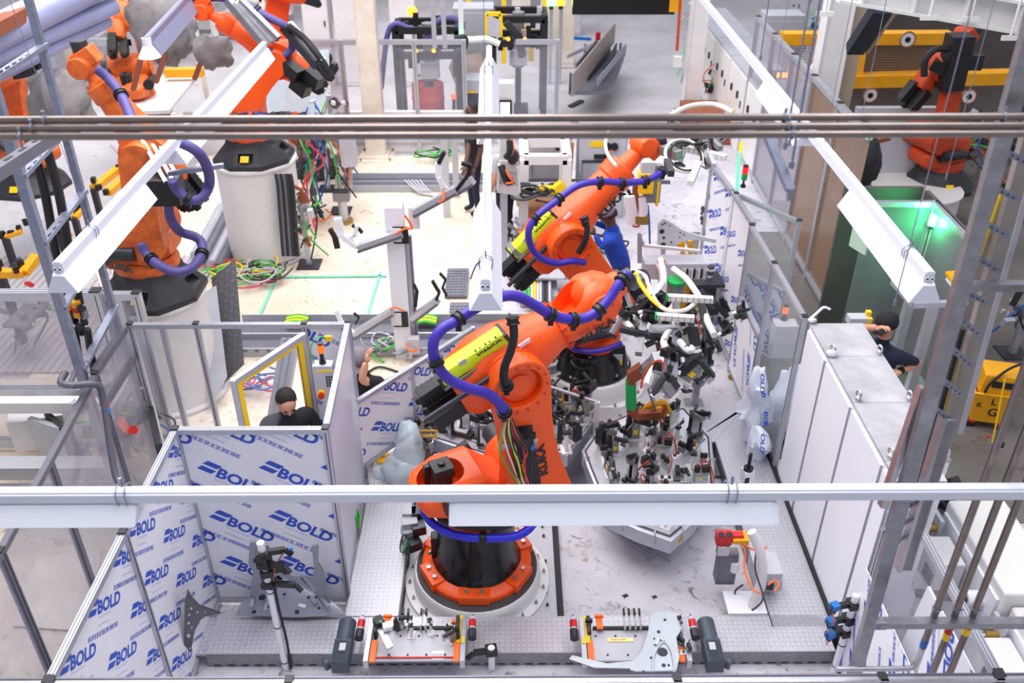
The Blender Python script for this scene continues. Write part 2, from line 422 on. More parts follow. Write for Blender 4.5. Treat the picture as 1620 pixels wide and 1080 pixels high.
def boolean(o, cutter, op='DIFFERENCE'):           # apply a boolean and drop the cutter
    bpy.context.view_layer.update()
    cm = cutter.data('c'); c = bpy.data.objects.new('c', cm); COL.objects.link(c); c.matrix_world = o.matrix_world.copy()
    md = o.modifiers.new('b', 'BOOLEAN'); md.object = c; md.operation = op; md.solver = 'EXACT'
    bpy.context.view_layer.update(); dg = bpy.context.evaluated_depsgraph_get()
    me = bpy.data.meshes.new_from_object(o.evaluated_get(dg)); o.modifiers.remove(md); o.data = me
    bpy.data.objects.remove(c)
    for p in me.polygons: p.use_smooth = True
    me.set_sharp_from_angle(angle=math.radians(38))
    return o
def oval(cx, cy, rx, ry, n=20, p=2.0):
    out = []
    for i in range(n):
        a = 2*PI*i/n; c, s = math.cos(a), math.sin(a)
        out.append((cx+rx*math.copysign(abs(c)**(2/p), c), cy+ry*math.copysign(abs(s)**(2/p), s)))
    return out
# ================================================================ SETTING
FX0, FX1 = -2.46, 2.64        # side fences of the welding cell
m = M(); m.box((0.9, 9.0, -.15), (8.2, 15.0, .3), 'floor_right'); struct(m, 'floor', org=(0, 0, 0))
m = M(); m.box((-2.9, 12.3, -.02), (5.4, 7.2, .06), 'floor_left'); m.box((-2.45, 8.18, -.02), (3.1, 1.04, .06), 'floor_left')
m.box((-4.6, 6.6, -.026), (3.0, 4.2, .06), 'floor_left'); m.box((-2.3, 7.35, -.022), (1.75, .6, .06), 'floor_left')
struct(m, 'floor_cream', org=(0, 0, 0))
m = M(); m.box((-2.0, 28.0, -.16), (60, 24, .3), 'floor_far'); m.box((-18, 6, -.16), (26, 20, .3), 'floor_far'); m.box((16.8, 6, -.16), (23.8, 20, .3), 'floor_far')
struct(m, 'floor_hall', org=(0, 0, 0))
# oil spots and scratches on the concrete
m = M()
for px, py, s in ((990, 942, .05), (1036, 944, .045), (1000, 968, .07), (925, 885, .06), (1075, 905, .03), (912, 862, .03), (1175, 898, .02), (885, 865, .05)):
    c = G(px, py, .002); k = random.randint(0, 99)
    m.quad([c+Vector((math.cos(a)*s*(.5+.6*noise.noise(Vector((a*2, k, 0)))), math.sin(a)*s*.9*(.5+.7*noise.noise(Vector((a*2, k, 3)))), 0)) for a in [2*PI*i/9 for i in range(9)]], 'rubber' if py > 930 and py < 950 else 'tan')
tag(m.build('floor_stain', kind='structure'))
# raised checker plate walkways
WZ = .15
m = M(); m.box((0.1, 4.86, WZ-.012), (4.95, .36, .024), 'checker'); m.box((0.1, 4.685, WZ-.12), (4.95, .012, .23), 'cast')
for i in range(46): m.box((-2.3+i*.107, 4.677, .02), (.06, .006, .006), 'rubber')
struct(m, 'floor_walkway_front')
m = M(); m.box((-1.12, 6.5, WZ-.012), (.44, 2.9, .024), 'checker'); m.box((-.9, 6.5, WZ/2), (.01, 2.9, WZ), 'alu_dark')
m.box((-2.0, 4.86, WZ-.013), (1.1, .36, .022), 'checker')
struct(m, 'floor_walkway_left')
m = M(); m.box((2.38, 6.42, WZ-.012), (.48, 3.0, .024), 'checker'); m.box((2.14, 6.42, WZ/2), (.01, 3.0, WZ), 'alu_dark')
m.prism([(.55, 7.9), (2.62, 7.9), (2.62, 7.95), (2.14, 7.3), (2.1, 7.3), (1.9, 7.3), (.55, 7.35)], .024, 'checker', Matrix.Translation((0, 0, WZ-.02)))
m.box((2.64, 6.3, .09), (.03, 3.4, .2), 'rubber')
struct(m, 'floor_walkway_right')
m = M(); m.box((1.98, 7.25, .03), (.3, .7, .02), 'grate'); m.box((.55, 4.2, -.02), (.35, .6, .02), 'grate'); m.box((0.1, 4.0, -.1), (5, 1.3, .02), 'cast')
struct(m, 'floor_grating')
# base plate under the main robot with studs, and the dark cable channel next to it
m = M(); m.box((-.24, 5.95, .012), (1.3, 1.8, .024), 'machine_grey')
for px, py in ((663, 930), (662, 945), (660, 965), (858, 833), (860, 848), (863, 888), (864, 938), (866, 957), (865, 928)):
    c = G(px, py, .03); m.cyl(c, c+Vector((0, 0, .02)), .012, 'dark_metal', seg=8)
m.box((.44, 5.95, .02), (.05, 1.9, .04), 'rubber'); m.box((-.905, 5.9, .02), (.04, 1.9, .04), 'rubber')
struct(m, 'floor_base_plate')
# cable channels across the left cell
def channel(y0, y1, x0, x1, name='floor_cable_channel'):
    m = M(); m.box(((x0+x1)/2, (y0+y1)/2, .02), (x1-x0, y1-y0, .03), 'alu_dark')
    for y in (y0, y1): m.box(((x0+x1)/2, y, .07), (x1-x0, .02, .12), 'grey_paint')
    m.box(((x0+x1)/2, (y0+y1)/2, .06), (x1-x0, .03, .07), 'alu')
    struct(m, name)
channel(9.15, 9.95, -3.4, .35); channel(14.2, 14.75, -2.9, .2)
m = M()
for i in range(26):
    x = -3.3+i*.14; m.box((x, 9.15, .1), (.05, .03, .03), 'alu_dark')
for px0, px1 in ((450, 485), (655, 690)):
    a = G(px0, 512, .12); b = G(px1, 512, .12)
    for k, c in enumerate(('green_cable', 'yellow', 'green_cable', 'yellow', 'green')): m.tube([a+Vector((0, k*.04, 0)), (a+b)/2+Vector((0, k*.04+.02, .02)), b+Vector((0, k*.04, 0))], .02, c, seg=6)
struct(m, 'floor_channel_cables')
# green tape marks on the cream floor
m = M()
for pts in (((410, 500), (437, 440)), ((437, 438), (612, 436)), ((580, 502), (602, 430))):
    a, b = G(*pts[0], .03), G(*pts[1], .03); m.bar(a, b, .035, .012, 'tape')
struct(m, 'floor_tape')
# perforated drain covers in the left cell
for px0, py0, px1, py1 in ((703, 426, 742, 470), (710, 480, 742, 502)):
    a = G(px0, py1, .04); b = G(px1, py0, .04)
    m = M(); m.box(((a.x+b.x)/2, (a.y+b.y)/2, .045), (b.x-a.x, b.y-a.y, .03), 'alu_dark')
    nx = int((b.x-a.x)/.055); ny = int((b.y-a.y)/.075)
    for i in range(nx):
        for j in range(ny): m.box((a.x+.03+i*.055, a.y+.04+j*.075, .064), (.034, .04, .014), 'steel')
    struct(m, 'floor_drain_cover')
# back of the hall
m = M(); m.box((-2, 39.5, 3), (60, .2, 6), 'machine_grey')
for i in range(14): m.box((-26+i*4, 39.3, 1.5), (2.4, .15, 3), ['cream', 'grey_paint', 'white_dusty'][i % 3])
struct(m, 'wall_back')
m = M(); m.box((-3.2, 16.2, .35), (5.4, .12, .8), 'white_dusty'); struct(m, 'wall_low_back')
# steel columns of the hall
def hcol(name, x, y, w, d, h, mt, foot=True):
    m = M()
    for s in (-1, 1): m.box((x+s*w/2, y, h/2), (.02, d, h), mt)
    m.box((x, y, h/2), (w, d*.86, h), mt)
    if foot:
        m.box((x, y, .015), (w+.3, d+.3, .03), 'cream'); m.box((x, y, .05), (w+.12, d+.12, .06), 'cream')
        for sx in (-1, 1):
            for sy in (-1, 1): m.cyl((x+sx*(w/2+.1), y+sy*(d/2+.1), .03), (x+sx*(w/2+.1), y+sy*(d/2+.1), .07), .02, 'brass', seg=8)
    struct(m, name)
hcol('column_back_left', G(597, 248).x, 15.85, .33, .3, 7.5, 'cream')
hcol('column_back_right', 3.75, 18.2, .30, .3, 8, 'white_dusty')
hcol('column_right', G(1262, 330).x+.1, 13.6, .36, .3, 8, 'white_dusty', False)
m = M(); m.box((G(1262, 330).x+.42, 13.75, 4), (.25, .3, 8), 'tan'); struct(m, 'column_right_side')

# ================================================================ FENCES
def pictos(m, X, n, s, mt, seed):
    rnd = random.Random(seed)
    for i in range(n):
        c = X @ Vector((i*s*1.25+s/2, 0, 0))
        ax = (X.to_3x3() @ Vector((1, 0, 0))); ay = X.to_3x3() @ Vector((0, 1, 0))
        k = rnd.random()
        def q(x0, y0, x1, y1): m.quad([c+ax*x0*s+ay*y0*s, c+ax*x1*s+ay*y0*s, c+ax*x1*s+ay*y1*s, c+ax*x0*s+ay*y1*s], mt)
        q(-.5, .34, .5, .5); q(-.5, -.5, .5, -.34)
        if k < .7: q(-.5, -.34, -.3, .34)
        if k > .3: q(.3, -.34, .5, .34)
        q(-.12, -.2, .15, .2)
def bold_mesh(w, h, ang, sz, dx, dy, ox=0, oz=0, stag=.0, seed=1, arc=True):
    """printed protective film pattern in local x (along) and y (up)"""
    m = M(); R = Matrix.Rotation(ang, 4, 'Z')
    nx = int((w+h)/dx)+3; ny = int((h+w)/dy)+3
    for j in range(-2, ny):
        for i in range(-2, nx):
            o = Vector((ox+i*dx+stag*j*dx, oz+j*dy, 0))
            if o.x < -3*sz*2 or o.x > w+1 or o.y < -4*sz or o.y > h+4*sz: continue
            X = Matrix.Translation(o) @ R
            for k, (xa, ya) in enumerate(((0, 0), (.2, .62))):     # the two slanted strokes of the logo
                P = [(xa, ya), (xa+1.1, ya), (xa+1.35, ya+.42), (xa+.25, ya+.42)]
                m.quad([X @ Vector((x*sz, y*sz, 0)) for x, y in P], 'print_blue')
            me = text_mesh('BOLD', .035); m.mesh(me, X @ Matrix.Translation((1.45*sz, -.1*sz, 0)) @ Matrix.Diagonal((sz*1.1, sz, sz, 1)), 'print_blue')
            me = text_mesh('A smooth finish every time', .0); m.mesh(me, X @ Matrix.Translation((1.5*sz, -.42*sz, 0)) @ Matrix.Scale(.17*sz, 4), 'print_pale')
            pictos(m, X @ Matrix.Translation((.1*sz, -1.5*sz, 0)), 12, .32*sz, 'print_blue', seed+i+j)
            m.quad([X @ Vector((x*sz, y*sz, 0)) for x, y in ((1.6, -.9), (3.4, -.9), (3.4, -.86), (1.6, -.86))], 'print_pale')
    bm = m.bm
    for co, no in (((0, 0, 0), (-1, 0, 0)), ((w, 0, 0), (1, 0, 0)), ((0, 0, 0), (0, -1, 0)), ((0, h, 0), (0, 1, 0))):
        bmesh.ops.bisect_plane(bm, geom=bm.verts[:]+bm.edges[:]+bm.faces[:], plane_co=co, plane_no=no, clear_outer=True)
    return m
def fence(label, a, b, z0=.06, z1=1.9, pane='clear', prints=None, side=1, posts=(1, 1), pw=.045, cap=True, rails=(), group=None, name='fence_panel', fm='alu', mid=(), panes=True, pane_z=None, foot=True):
    """one bay of safety fence from a to b (xy): posts, rails, pane and print. side picks which face carries the print"""
    a = Vector((a[0], a[1], 0)); b = Vector((b[0], b[1], 0)); d = (b-a); w = d.length; d.normalize()
    n = Vector((d.y, -d.x, 0))*side
    t = thing(name, label, 'fence panel', a, 0, group)
    for k, p in enumerate((a, b)):
        if not posts[k]: continue
        m = M(); m.bar(p+Vector((0, 0, 0 if foot else z0)), p+Vector((0, 0, z1)), pw, pw, fm)
        for s in (-1, 1): m.bar(p+n*s*pw*.505+Vector((0, 0, z0)), p+n*s*pw*.505+Vector((0, 0, z1-.03)), .006, .004, 'rubber', up=n)
        m.build('post', t)
        if cap: M().box(p+Vector((0, 0, z1+.006)), (pw+.006, pw+.006, .014), 'dark').build('post_cap', t)
    for z in (z0+pw/2, z1-pw/2)+tuple(rails):
        m = M(); m.bar(a+d*pw/2+Vector((0, 0, z)), b-d*pw/2+Vector((0, 0, z)), pw, pw, fm)
        for s in (-.24, .24): m.bar(a+d*pw/2+Vector((0, 0, z+pw*.505))+n*pw*s, b-d*pw/2+Vector((0, 0, z+pw*.505))+n*pw*s, .005, .004, 'alu_dark')
        m.build('rail', t)
    for f in mid:
        p = a+d*w*f; m = M(); m.bar(p+Vector((0, 0, z0)), p+Vector((0, 0, z1-pw)), pw, pw, fm); m.build('mullion', t)
    pz0, pz1 = pane_z or (z0, z1)
    if panes:
        m = M(); c = (a+b)/2+Vector((0, 0, (pz0+pz1)/2)); m.bar(a+d*.01+Vector((0, 0, (pz0+pz1)/2)), b-d*.01+Vector((0, 0, (pz0+pz1)/2)), pz1-pz0-.04, .006, pane, up=n)
        m.build('pane', t, label='protective film still on the pane' if prints else None)
    if prints:
        pm = bold_mesh(w-pw, pz1-pz0-2*pw, **prints)
        # text runs left to right for a viewer standing on side n
        x = n.cross(Vector((0, 0, 1)))*-1
        o = (a if x.dot(d) > 0 else b)+x*pw/2+Vector((0, 0, pz0+pw))+n*.0045
        X = Matrix((x, Vector((0, 0, 1)), n)).transposed().to_4x4(); X.translation = o
        bmesh.ops.transform(pm.bm, matrix=X, verts=pm.bm.verts)
        pm.build('printed_film', t, label='blue BOLD lettering printed on the film')
    return t
BL = (FX0, 3.12); 
flat = dict(ang=0, sz=.095, dx=.50, dy=.52)
fence('near left fence panel with upright blue BOLD film, by the front rail', (FX0, 3.12), (FX0, 4.23), pane='film', prints=dict(ang=-.62, sz=.085, dx=.40, dy=.47, ox=.06, oz=.3, stag=.0), side=1, posts=(1, 0))
fence('left side fence panel with BOLD film running back to the corner post', (FX0, 4.23), (FX0, 5.30), pane='film', prints=dict(ang=-.62, sz=.085, dx=.40, dy=.45, ox=.02, oz=.35), side=1, posts=(1, 1))
fence('cross fence panel facing the camera with slanted blue BOLD film', (FX0, 5.30), (-1.35, 5.30), pane='film', prints=dict(ang=-.55, sz=.105, dx=.47, dy=.50, ox=.07, oz=.42), side=1, posts=(0, 1))
fence('hazy unprinted film panel running back from the BOLD cross panel', (-1.35, 5.33), (-1.41, 6.83), pane='film_clear', posts=(0, 1))
fence('far cross fence beside the white pedestal with two mullions and clear panes', (-3.32, 6.8), (-2.74, 6.8), pane='clear_thin', mid=(.48,), posts=(1, 1))
fence('open framed opening in the far cross fence next to the door', (-2.74, 6.8), (-1.79, 6.8), panes=False, posts=(0, 1))
fence('narrow BOLD film panel at the end of the far cross fence', (-1.79, 6.8), (-1.41, 6.8), pane='film', prints=dict(ang=-.55, sz=.105, dx=.47, dy=.50, ox=.17, oz=.32), posts=(0, 0))
# yellow edged door leaf standing open
t = thing('fence_door', 'open fence door with a yellow edged clear pane', 'door', (-1.77, 6.65, 0))
A = Vector((-1.77, 6.62, 0)); B = Vector((-2.19, 5.93, 0))
for p in (A, B): M().bar(p+Vector((0, 0, .1)), p+Vector((0, 0, 1.9)), .045, .045, 'alu').build('stile', t)
for z in (.12, 1.88): M().bar(A+Vector((0, 0, z)), B+Vector((0, 0, z)), .045, .045, 'alu').build('rail', t)
dd = (B-A).normalized(); nn = Vector((dd.y, -dd.x, 0))
M().bar(A+dd*.03+Vector((0, 0, 1)), B-dd*.03+Vector((0, 0, 1)), 1.7, .005, 'clear_thin', up=nn).build('pane', t)
m = M()
for s in (-1, 1):
    for p, q in ((A+dd*.05, A+dd*.05), (B-dd*.04, B-dd*.04)): m.bar(p+nn*s*.012+Vector((0, 0, .14)), p+nn*s*.012+Vector((0, 0, 1.86)), .006, .055, 'yellow', up=dd)
    m.bar(A+dd*.03+nn*s*.012+Vector((0, 0, 1.84)), B-dd*.03+nn*s*.012+Vector((0, 0, 1.84)), .04, .005, 'yellow', up=nn)
m.build('warning_edge', t, label='bright yellow edge strip')
# diagonal low barrier with BOLD film behind the walkway
a = G(562, 634, 1.2); b = G(651, 578, 1.2); c = G(748, 517, 1.2)
for k, (p, q, lb) in enumerate(((a, b, 'low diagonal barrier panel with BOLD film nearest the cross fence'), (b, c, 'low diagonal barrier panel with BOLD film behind the purple hose'))):
    fence(lb, (p.x, p.y), (q.x, q.y), z0=.42, z1=1.2, pane='film', prints=dict(ang=-.55, sz=.09, dx=.5, dy=.42, ox=.12+.1*k, oz=.32, stag=.2), posts=(0, 1), pw=.04, cap=False)
# right hand fence line
fence('far right fence panel with BOLD film, by the red and green beacon', (2.62, 9.75), (2.55, 10.6), pane='film', prints=dict(ang=.5, sz=.1, dx=.5, dy=.5, ox=.1, oz=.1), side=-1, posts=(0, 1), pw=.055)
fence('right fence panel with tall film strips behind the coffee cup', (2.66, 8.85), (2.62, 9.75), z1=1.9, pane='film', prints=dict(ang=.5, sz=.07, dx=.5, dy=.6), side=-1, posts=(0, 0), pw=.05)
fence('open right door leaf, clear above and purple tinted BOLD film below', (2.64, 9.67), (3.16, 8.92), z1=1.9, pane='clear_thin', rails=(1.0,), side=1, name='fence_door')
t = fence('BOLD film sheet on the lower half of the open right door', (2.66, 9.60), (3.14, 8.91), z0=.14, z1=1.0, pane='film_clear', prints=dict(ang=-.9, sz=.13, dx=.42, dy=.42), side=1, posts=(0, 0), pw=.012, cap=False, foot=False, name='film_sheet')
fence('right fence panel clear on top with blue white film below, by the corner post', (2.64, 7.93), (2.62, 8.81), z1=1.9, pane='clear_thin', rails=(1.02,), side=-1)
fence('lower film panel of the right fence with faint blue print', (2.61, 7.95), (2.60, 8.79), z0=.08, z1=1.0, pane='film', prints=dict(ang=-1.2, sz=.1, dx=.6, dy=.6), side=-1, posts=(0, 0), pw=.012, cap=False, foot=False, name='film_sheet')
fence('clear right fence panel between the corner post and white enclosure', (2.65, 6.89), (2.64, 7.93), z1=1.9, pane='clear_thin', posts=(1, 0), side=-1)
fence('clear near right fence panel in front of the white control cabinet', (2.64, 3.13), (2.66, 4.62), z1=1.9, pane='clear_thin', posts=(1, 1))
# front fence rail
t = thing('fence_panel', 'long front fence of aluminium profile along the bottom edge', 'fence panel', (0, 3.12, 0))
m = M(); m.box((0, 3.10, 1.88), (9, .05, .05), 'alu'); m.box((0, 3.075, 1.915), (9, .012, .01), 'bright_steel'); m.box((0, 3.12, 1.907), (9, .01, .01), 'alu_dark'); m.build('rail', t)
for x in (-2.44, -1.17, .9, 2.0, 2.62): M().box((x, 3.10, 1.89), (.045, .06, .06), 'dark').build('joint_cap', t)
for x in (-1.17, .9): M().box((x, 3.10, .93), (.045, .045, 1.86), 'alu').build('post', t)
# outer left fence of hazy panes
fence('outer left hazy fence pane in front of the post rack', (-3.17, 4.07), (-3.33, 6.03), pane='clear', posts=(0, 1), mid=(.45,), fm='alu_dark', side=1)
fence('outer left fence pane nearest the camera', (-3.02, 2.6), (-3.17, 4.07), pane='clear', posts=(0, 1), fm='alu_dark')
fence('short slanted fence with scuffed white top rail beside the pedestal', (-3.36, 6.05), (-3.36, 6.78), pane='clear', posts=(0, 0), rails=(1.55,), pw=.06, fm='alu_dark')
fence('wide hazy fence pane far left behind the post rack', (-5.9, 7.4), (-3.85, 7.4), pane='clear', posts=(0, 1), pw=.09, rails=(.75,), fm='alu')
fence('fence pane with bright channel rails left of the white pedestal', (-3.85, 7.45), (-3.5, 7.45), z1=1.85, pane='clear', posts=(0, 1), pw=.07, mid=(.5,), fm='alu')
# ================================================================ WHITE ENCLOSURE
ys = [4.68, 4.90, 5.59, 6.24, 6.77]
nm = ['nearest the camera', 'second from the front', 'third from the front', 'at the far end beside the fence']
for i in range(4):
    y0, y1 = ys[i], ys[i+1]
    t = thing('enclosure_cabinet', 'white enclosure cabinet with a stained grey top, ' + nm[i], 'cabinet', (2.88, y0, 0), 0)
    x1 = 3.12 if i else 3.0
    m = M(); m.box(((2.66+x1)/2, (y0+y1)/2, .95), (x1-2.66, y1-y0-.006, 1.86), 'white_paint'); m.build('body', t, bevel=.004)
    m = M(); m.box(((2.66+x1)/2, (y0+y1)/2, 1.89), (x1-2.65, y1-y0-.004, .02), 'stained_top'); m.build('top_panel', t, label='dusty grey top with pale stains')
    m = M(); m.box((2.652, (y0+y1)/2, .94), (.012, y1-y0-.03, 1.80), 'white_paint'); m.box((2.644, y0+.012, .94), (.01, .008, 1.82), 'grey_paint'); m.build('side_panel', t)
    if i:
        for x in (2.70, x1-.03):
            m = M(); c = Vector((x, y0+.03, 1.9)); m.cyl(c, c+Vector((0, 0, .025)), .022, 'bright_steel', seg=10); m.ring(c+Vector((0, 0, .055)), (1, .3, 0), .028, .009, 'bright_steel'); m.build('lifting_eye', t)
# ================================================================ HANGING LIGHTS, PIPES, CONDUITS
def strip_light(label, a, b, refl, group='white strip lights hung over the cell', tilt=0, caps=True, mt='white_lamp', tm='white_lamp', rz=-.165, th=.085):
    """trunk from a to b, reflector housings on the intervals in refl (metres from a)"""
    a = Vector(a); b = Vector(b); d = (b-a).normalized(); n = Vector((0, 0, 1)).cross(d).normalized()
    t = thing('strip_light', label, 'light', a, 0, group)
    m = M(); m.bar(a, b, .066, th, tm); m.bar(a+Vector((0, 0, th/2+.004)), b+Vector((0, 0, th/2+.004)), .045, .008, mt); m.build('trunking', t, bevel=.004)
    for r0, r1 in refl:
        m = M(); L = []
        for q in (r0, r1):
            p = a+d*q
            L.append([p+n*x+Vector((0, 0, z)) for x, z in ((-.042, -.03), (-.11, rz), (-.103, rz-.007), (0, -.06), (.103, rz-.007), (.11, rz), (.042, -.03))])
        m.loft(L, mt)
        for q, s in ((r0, -1), (r1, 1)):
            p = a+d*q
            m.loft([[p+d*s*.0+n*x+Vector((0, 0, z)) for x, z in ((-.042, -.03), (-.11, rz-.003), (.11, rz-.003), (.042, -.03))], [p+d*s*.03+n*x+Vector((0, 0, z)) for x, z in ((-.038, -.04), (-.105, rz-.003), (.105, rz-.003), (.038, -.04))]], mt)
        m.build('reflector', t)
        M().cyl(a+d*(r0+.05)+Vector((0, 0, -.1)), a+d*(r1-.05)+Vector((0, 0, -.1)), .013, 'tube_glass', seg=8).build('lamp_tube', t)
    if caps:
        m = M()
        for s in (-1, 1): m.cyl(a-d*.001+n*s*.016, a-d*.012+n*s*.016, .011, 'dark', seg=10); m.ring(a-d*.012+n*s*.016, d, .012, .004, mt, seg=12)
        m.build('end_socket', t)
    return t
def wire_hanger(p, top, m, r=.0022):
    m.cyl(p, top, r, 'zinc', seg=6)
def clamp_clip(p, d, m):
    n = Vector((0, 0, 1)).cross(d).normalized()
    for k in (-.02, .02):
        m.tube([p+d*k+n*.04+Vector((0, 0, -.03)), p+d*k+n*.045+Vector((0, 0, .03)), p+d*k+Vector((0, 0, .06)), p+d*k-n*.045+Vector((0, 0, .03)), p+d*k-n*.04+Vector((0, 0, -.03))], .0035, 'zinc', seg=5, sub=4)
    m.cyl(p+Vector((0, 0, .05)), p+Vector((0, 0, .1)), .007, 'zinc', seg=6)
ZL = 3.2
# left strip
a = G(92, 425, ZL); b = G(418, 72, ZL); d = (b-a).normalized(); L = (b-a).length
t = strip_light('left strip light with its near end above the post rack', a, b, [(0, 1.52), (2.35, L)], mt='white_lamp')
m = M(); clamp_clip(a+d*.55, d, m); wire_hanger(a+d*.55+Vector((0, 0, .1)), a+d*.55+Vector((-.3, .1, 3.5)), m); m.build('hanging_clip', t)
# small piece further up left
a = G(232, 66, 3.6); b = G(330, -40, 3.6)
t = strip_light('short dark sided strip light at top left with a bright end', a, b, [(.12, (b-a).length)], mt='lamp_side', tm='lamp_side')
M().cyl(a+Vector((0, 0, .04)), a+Vector((0, 0, -.04)), .05, 'white_lamp').cyl(a+Vector((0, 0, -.04)), a+Vector((0, 0, -.16)), .05, 'white_lamp', r2=.12).build('end_lamp', t, label='bright white flared lamp end')
# centre strip
a = G(768, 452, ZL); b = G(774, 78, ZL); d = (b-a).normalized(); L = (b-a).length
t = strip_light('centre strip light running straight back over the cell', a, b, [(0, 1.5), (3.1, L-.25)])
m = M(); clamp_clip(a+d*.3, d, m); m.tube([a+d*.3+Vector((0, 0, .03)), a+d*.28+Vector((-.06, -.02, .02)), a+d*.2+Vector((-.1, -.05, -.03))], .006, 'dark', seg=6); wire_hanger(a+d*.3+Vector((0, 0, .1)), a+d*.3+Vector((0.02, .3, 3.2)), m)
clamp_clip(a+d*(L-.9), d, m); m.build('hanging_clip', t)
# right strip
a = G(1470, 440, ZL); b = G(1088, -30, ZL); d = (b-a).normalized(); L = (b-a).length
t = strip_light('right strip light crossing to the top centre of the view', a, b, [(0, 1.52), (2.95, 4.5)])
m = M(); clamp_clip(a+d*.35, d, m)
for q in (1.7, 2.4, 4.2): m.cyl(a+d*q+Vector((0, 0, .04)), a+d*q+Vector((0, 0, 3.0)), .003, 'zinc', seg=6)
m.build('hanging_clip', t)
# front cross strip
y = G(810, 780, ZL).y; xa = G(-60, 768, ZL).x; xb = G(1700, 768, ZL).x
a = Vector((xa, y, ZL)); b = Vector((xb, y, ZL)); f = lambda px: G(px, 768, ZL).x - xa
t = strip_light('front strip light crossing the whole view over the robot base', a, b, [(0, f(215)), (f(722), f(1215))], caps=False, rz=-.098, th=.05)
m = M()
for px in (205, 1152):
    clamp_clip(Vector((G(px, 768, ZL).x, y, ZL)), Vector((1, 0, 0)), m)
m.build('hanging_clip', t)
t['group'] = 'white strip lights hung over the cell'
# three steel pipes across the view
for k, (py0, py1, zz, r, nm_) in enumerate(((190, 184, 4.62, .0142, 'rear'), (203, 198.5, 4.56, .0142, 'middle'), (216, 211.5, 4.53, .0142, 'front'))):
    a = D(-80, py0+.3, 3.28-.02*k); b = D(1700, py1-.3, 3.28-.02*k)
    t = thing('steel_pipe', 'long bare steel pipe across the view, the ' + nm_ + ' one of three', 'pipe', a, 0)
    M().cyl(a, b, r, 'pipe_steel', seg=16).build('pipe', t)
    for px in ((70, 1240, 1588) if k == 0 else (50, 1245) if k == 1 else (32, 1252)):
        c = a.lerp(b, (px+80)/1780)
        m = M(); m.ring(c, (1, 0, 0), r+.001, .005, 'zinc', seg=14); m.cyl(c+Vector((0, 0, r)), c+Vector((0, 0, r+.02)), .006, 'zinc', seg=6); m.cyl(c+Vector((-.006, 0, -r)), c+Vector((-.006, 0, -r-.03)), .005, 'zinc', seg=6); m.build('pipe_clamp', t)
# hanging rods at the upper right and their bracket rail
rods = ((232, 0), )
def vrod(px, py, depth, top_py=None, r=.004, label='', name='hanging_rod', z0=None, z1=7.0, mt='zinc'):
    p = Vector((0, 0, CH))+ray(px, py)*depth
    m = M(); m.cyl((p.x, p.y, p.z if z0 is None else z0), (p.x, p.y, z1), r, mt, seg=8)
    return m, p
for px, py, dp, r, lb in ((1242, 232, 3.7, .0045, 'thick threaded rod hanging beside the pipe clamp stack'), (1252, 262, 3.9, .006, 'pale hanging rod ending at the bracket channel'), (1415, 480, 4.4, .003, 'thin suspension wire in front of the black capped man'), (1497, 280, 4.6, .0022, 'thin twisted suspension wire left of the right ladder'), (1203, 92, 5.5, .004, 'thin rod above the right strip light')):
    m, p = vrod(px, py, dp, r=r); 
    m.cyl((p.x, p.y, p.z-.01), (p.x, p.y, p.z+.02), r*2.2, 'zinc', seg=8)
    m.build('hanging_rod', label=lb, cat='rod')
m = M(); a = Vector((0, 0, CH))+ray(1215, 215)*3.95; b = Vector((0, 0, CH))+ray(1250, 300)*3.9
m.bar(a, b+Vector((0, 0, 0)), .045, .02, 'zinc'); m.box(b+Vector((0, 0, -.02)), (.02, .03, .05), 'zinc')
m.build('bracket_channel', label='grey slotted bracket channel below the pipe clamps', cat='bracket')
# vertical conduits at the lower right, standing on the cross bar
hb = 4.75
for k, (px, py, lb) in enumerate(((1480, 968, 'left'), (1512, 968, 'middle'), (1541, 968, 'right'))):
    c = Vector((0, 0, CH))+ray(px, py)*hb
    t = thing('conduit_pipe', 'vertical steel conduit in front of the control cabinets, ' + lb + ' of three', 'pipe', (c.x, c.y, 1.2), 0)
    M().cyl((c.x, c.y, 1.3 if k else c.z-.28), (c.x, c.y, 5.6), .018, 'pipe_steel', seg=14).build('pipe', t)
    m = M(); m.ring((c.x, c.y, c.z+.03), (0, 0, 1), .018, .006, 'zinc'); m.cyl((c.x-.03, c.y-.01, c.z+.03), (c.x+.03, c.y-.01, c.z+.03), .005, 'zinc', seg=6); m.build('pipe_clip', t)
    if k:
        z = c.z-.25+.04*k
        M().cyl((c.x, c.y, z), (c.x, c.y, z+.05), .0195, 'yellow', seg=14).build('colour_band', t, label='yellow band')
        M().cyl((c.x, c.y, z+.05), (c.x, c.y, z+.1), .0196, 'red', seg=14).build('colour_band', t, label='red band')
    else:
        M().cyl((c.x, c.y, c.z-.27), (c.x, c.y, c.z-.22), .0196, 'blue', seg=14).build('colour_band', t, label='blue band')
        m = M(); m.tube([(c.x, c.y, c.z-.27), (c.x, c.y, c.z-.36), (c.x-.02, c.y-.01, c.z-.42), (c.x-.08, c.y-.02, c.z-.43), (c.x-.45, c.y-.02, c.z-.43)], .015, 'bright_steel', seg=10); m.build('elbow', t)
c0 = Vector((0, 0, CH))+ray(1392, 985)*hb; c1 = Vector((0, 0, CH))+ray(1690, 985)*hb
m = M(); m.bar(c0, c1, .05, .04, 'steel'); m.box(c0+Vector((0, -.02, 0)), (.06, .01, .05), 'zinc')
m.build('cross_bar', label='horizontal steel cross bar carrying the three conduits', cat='bar')
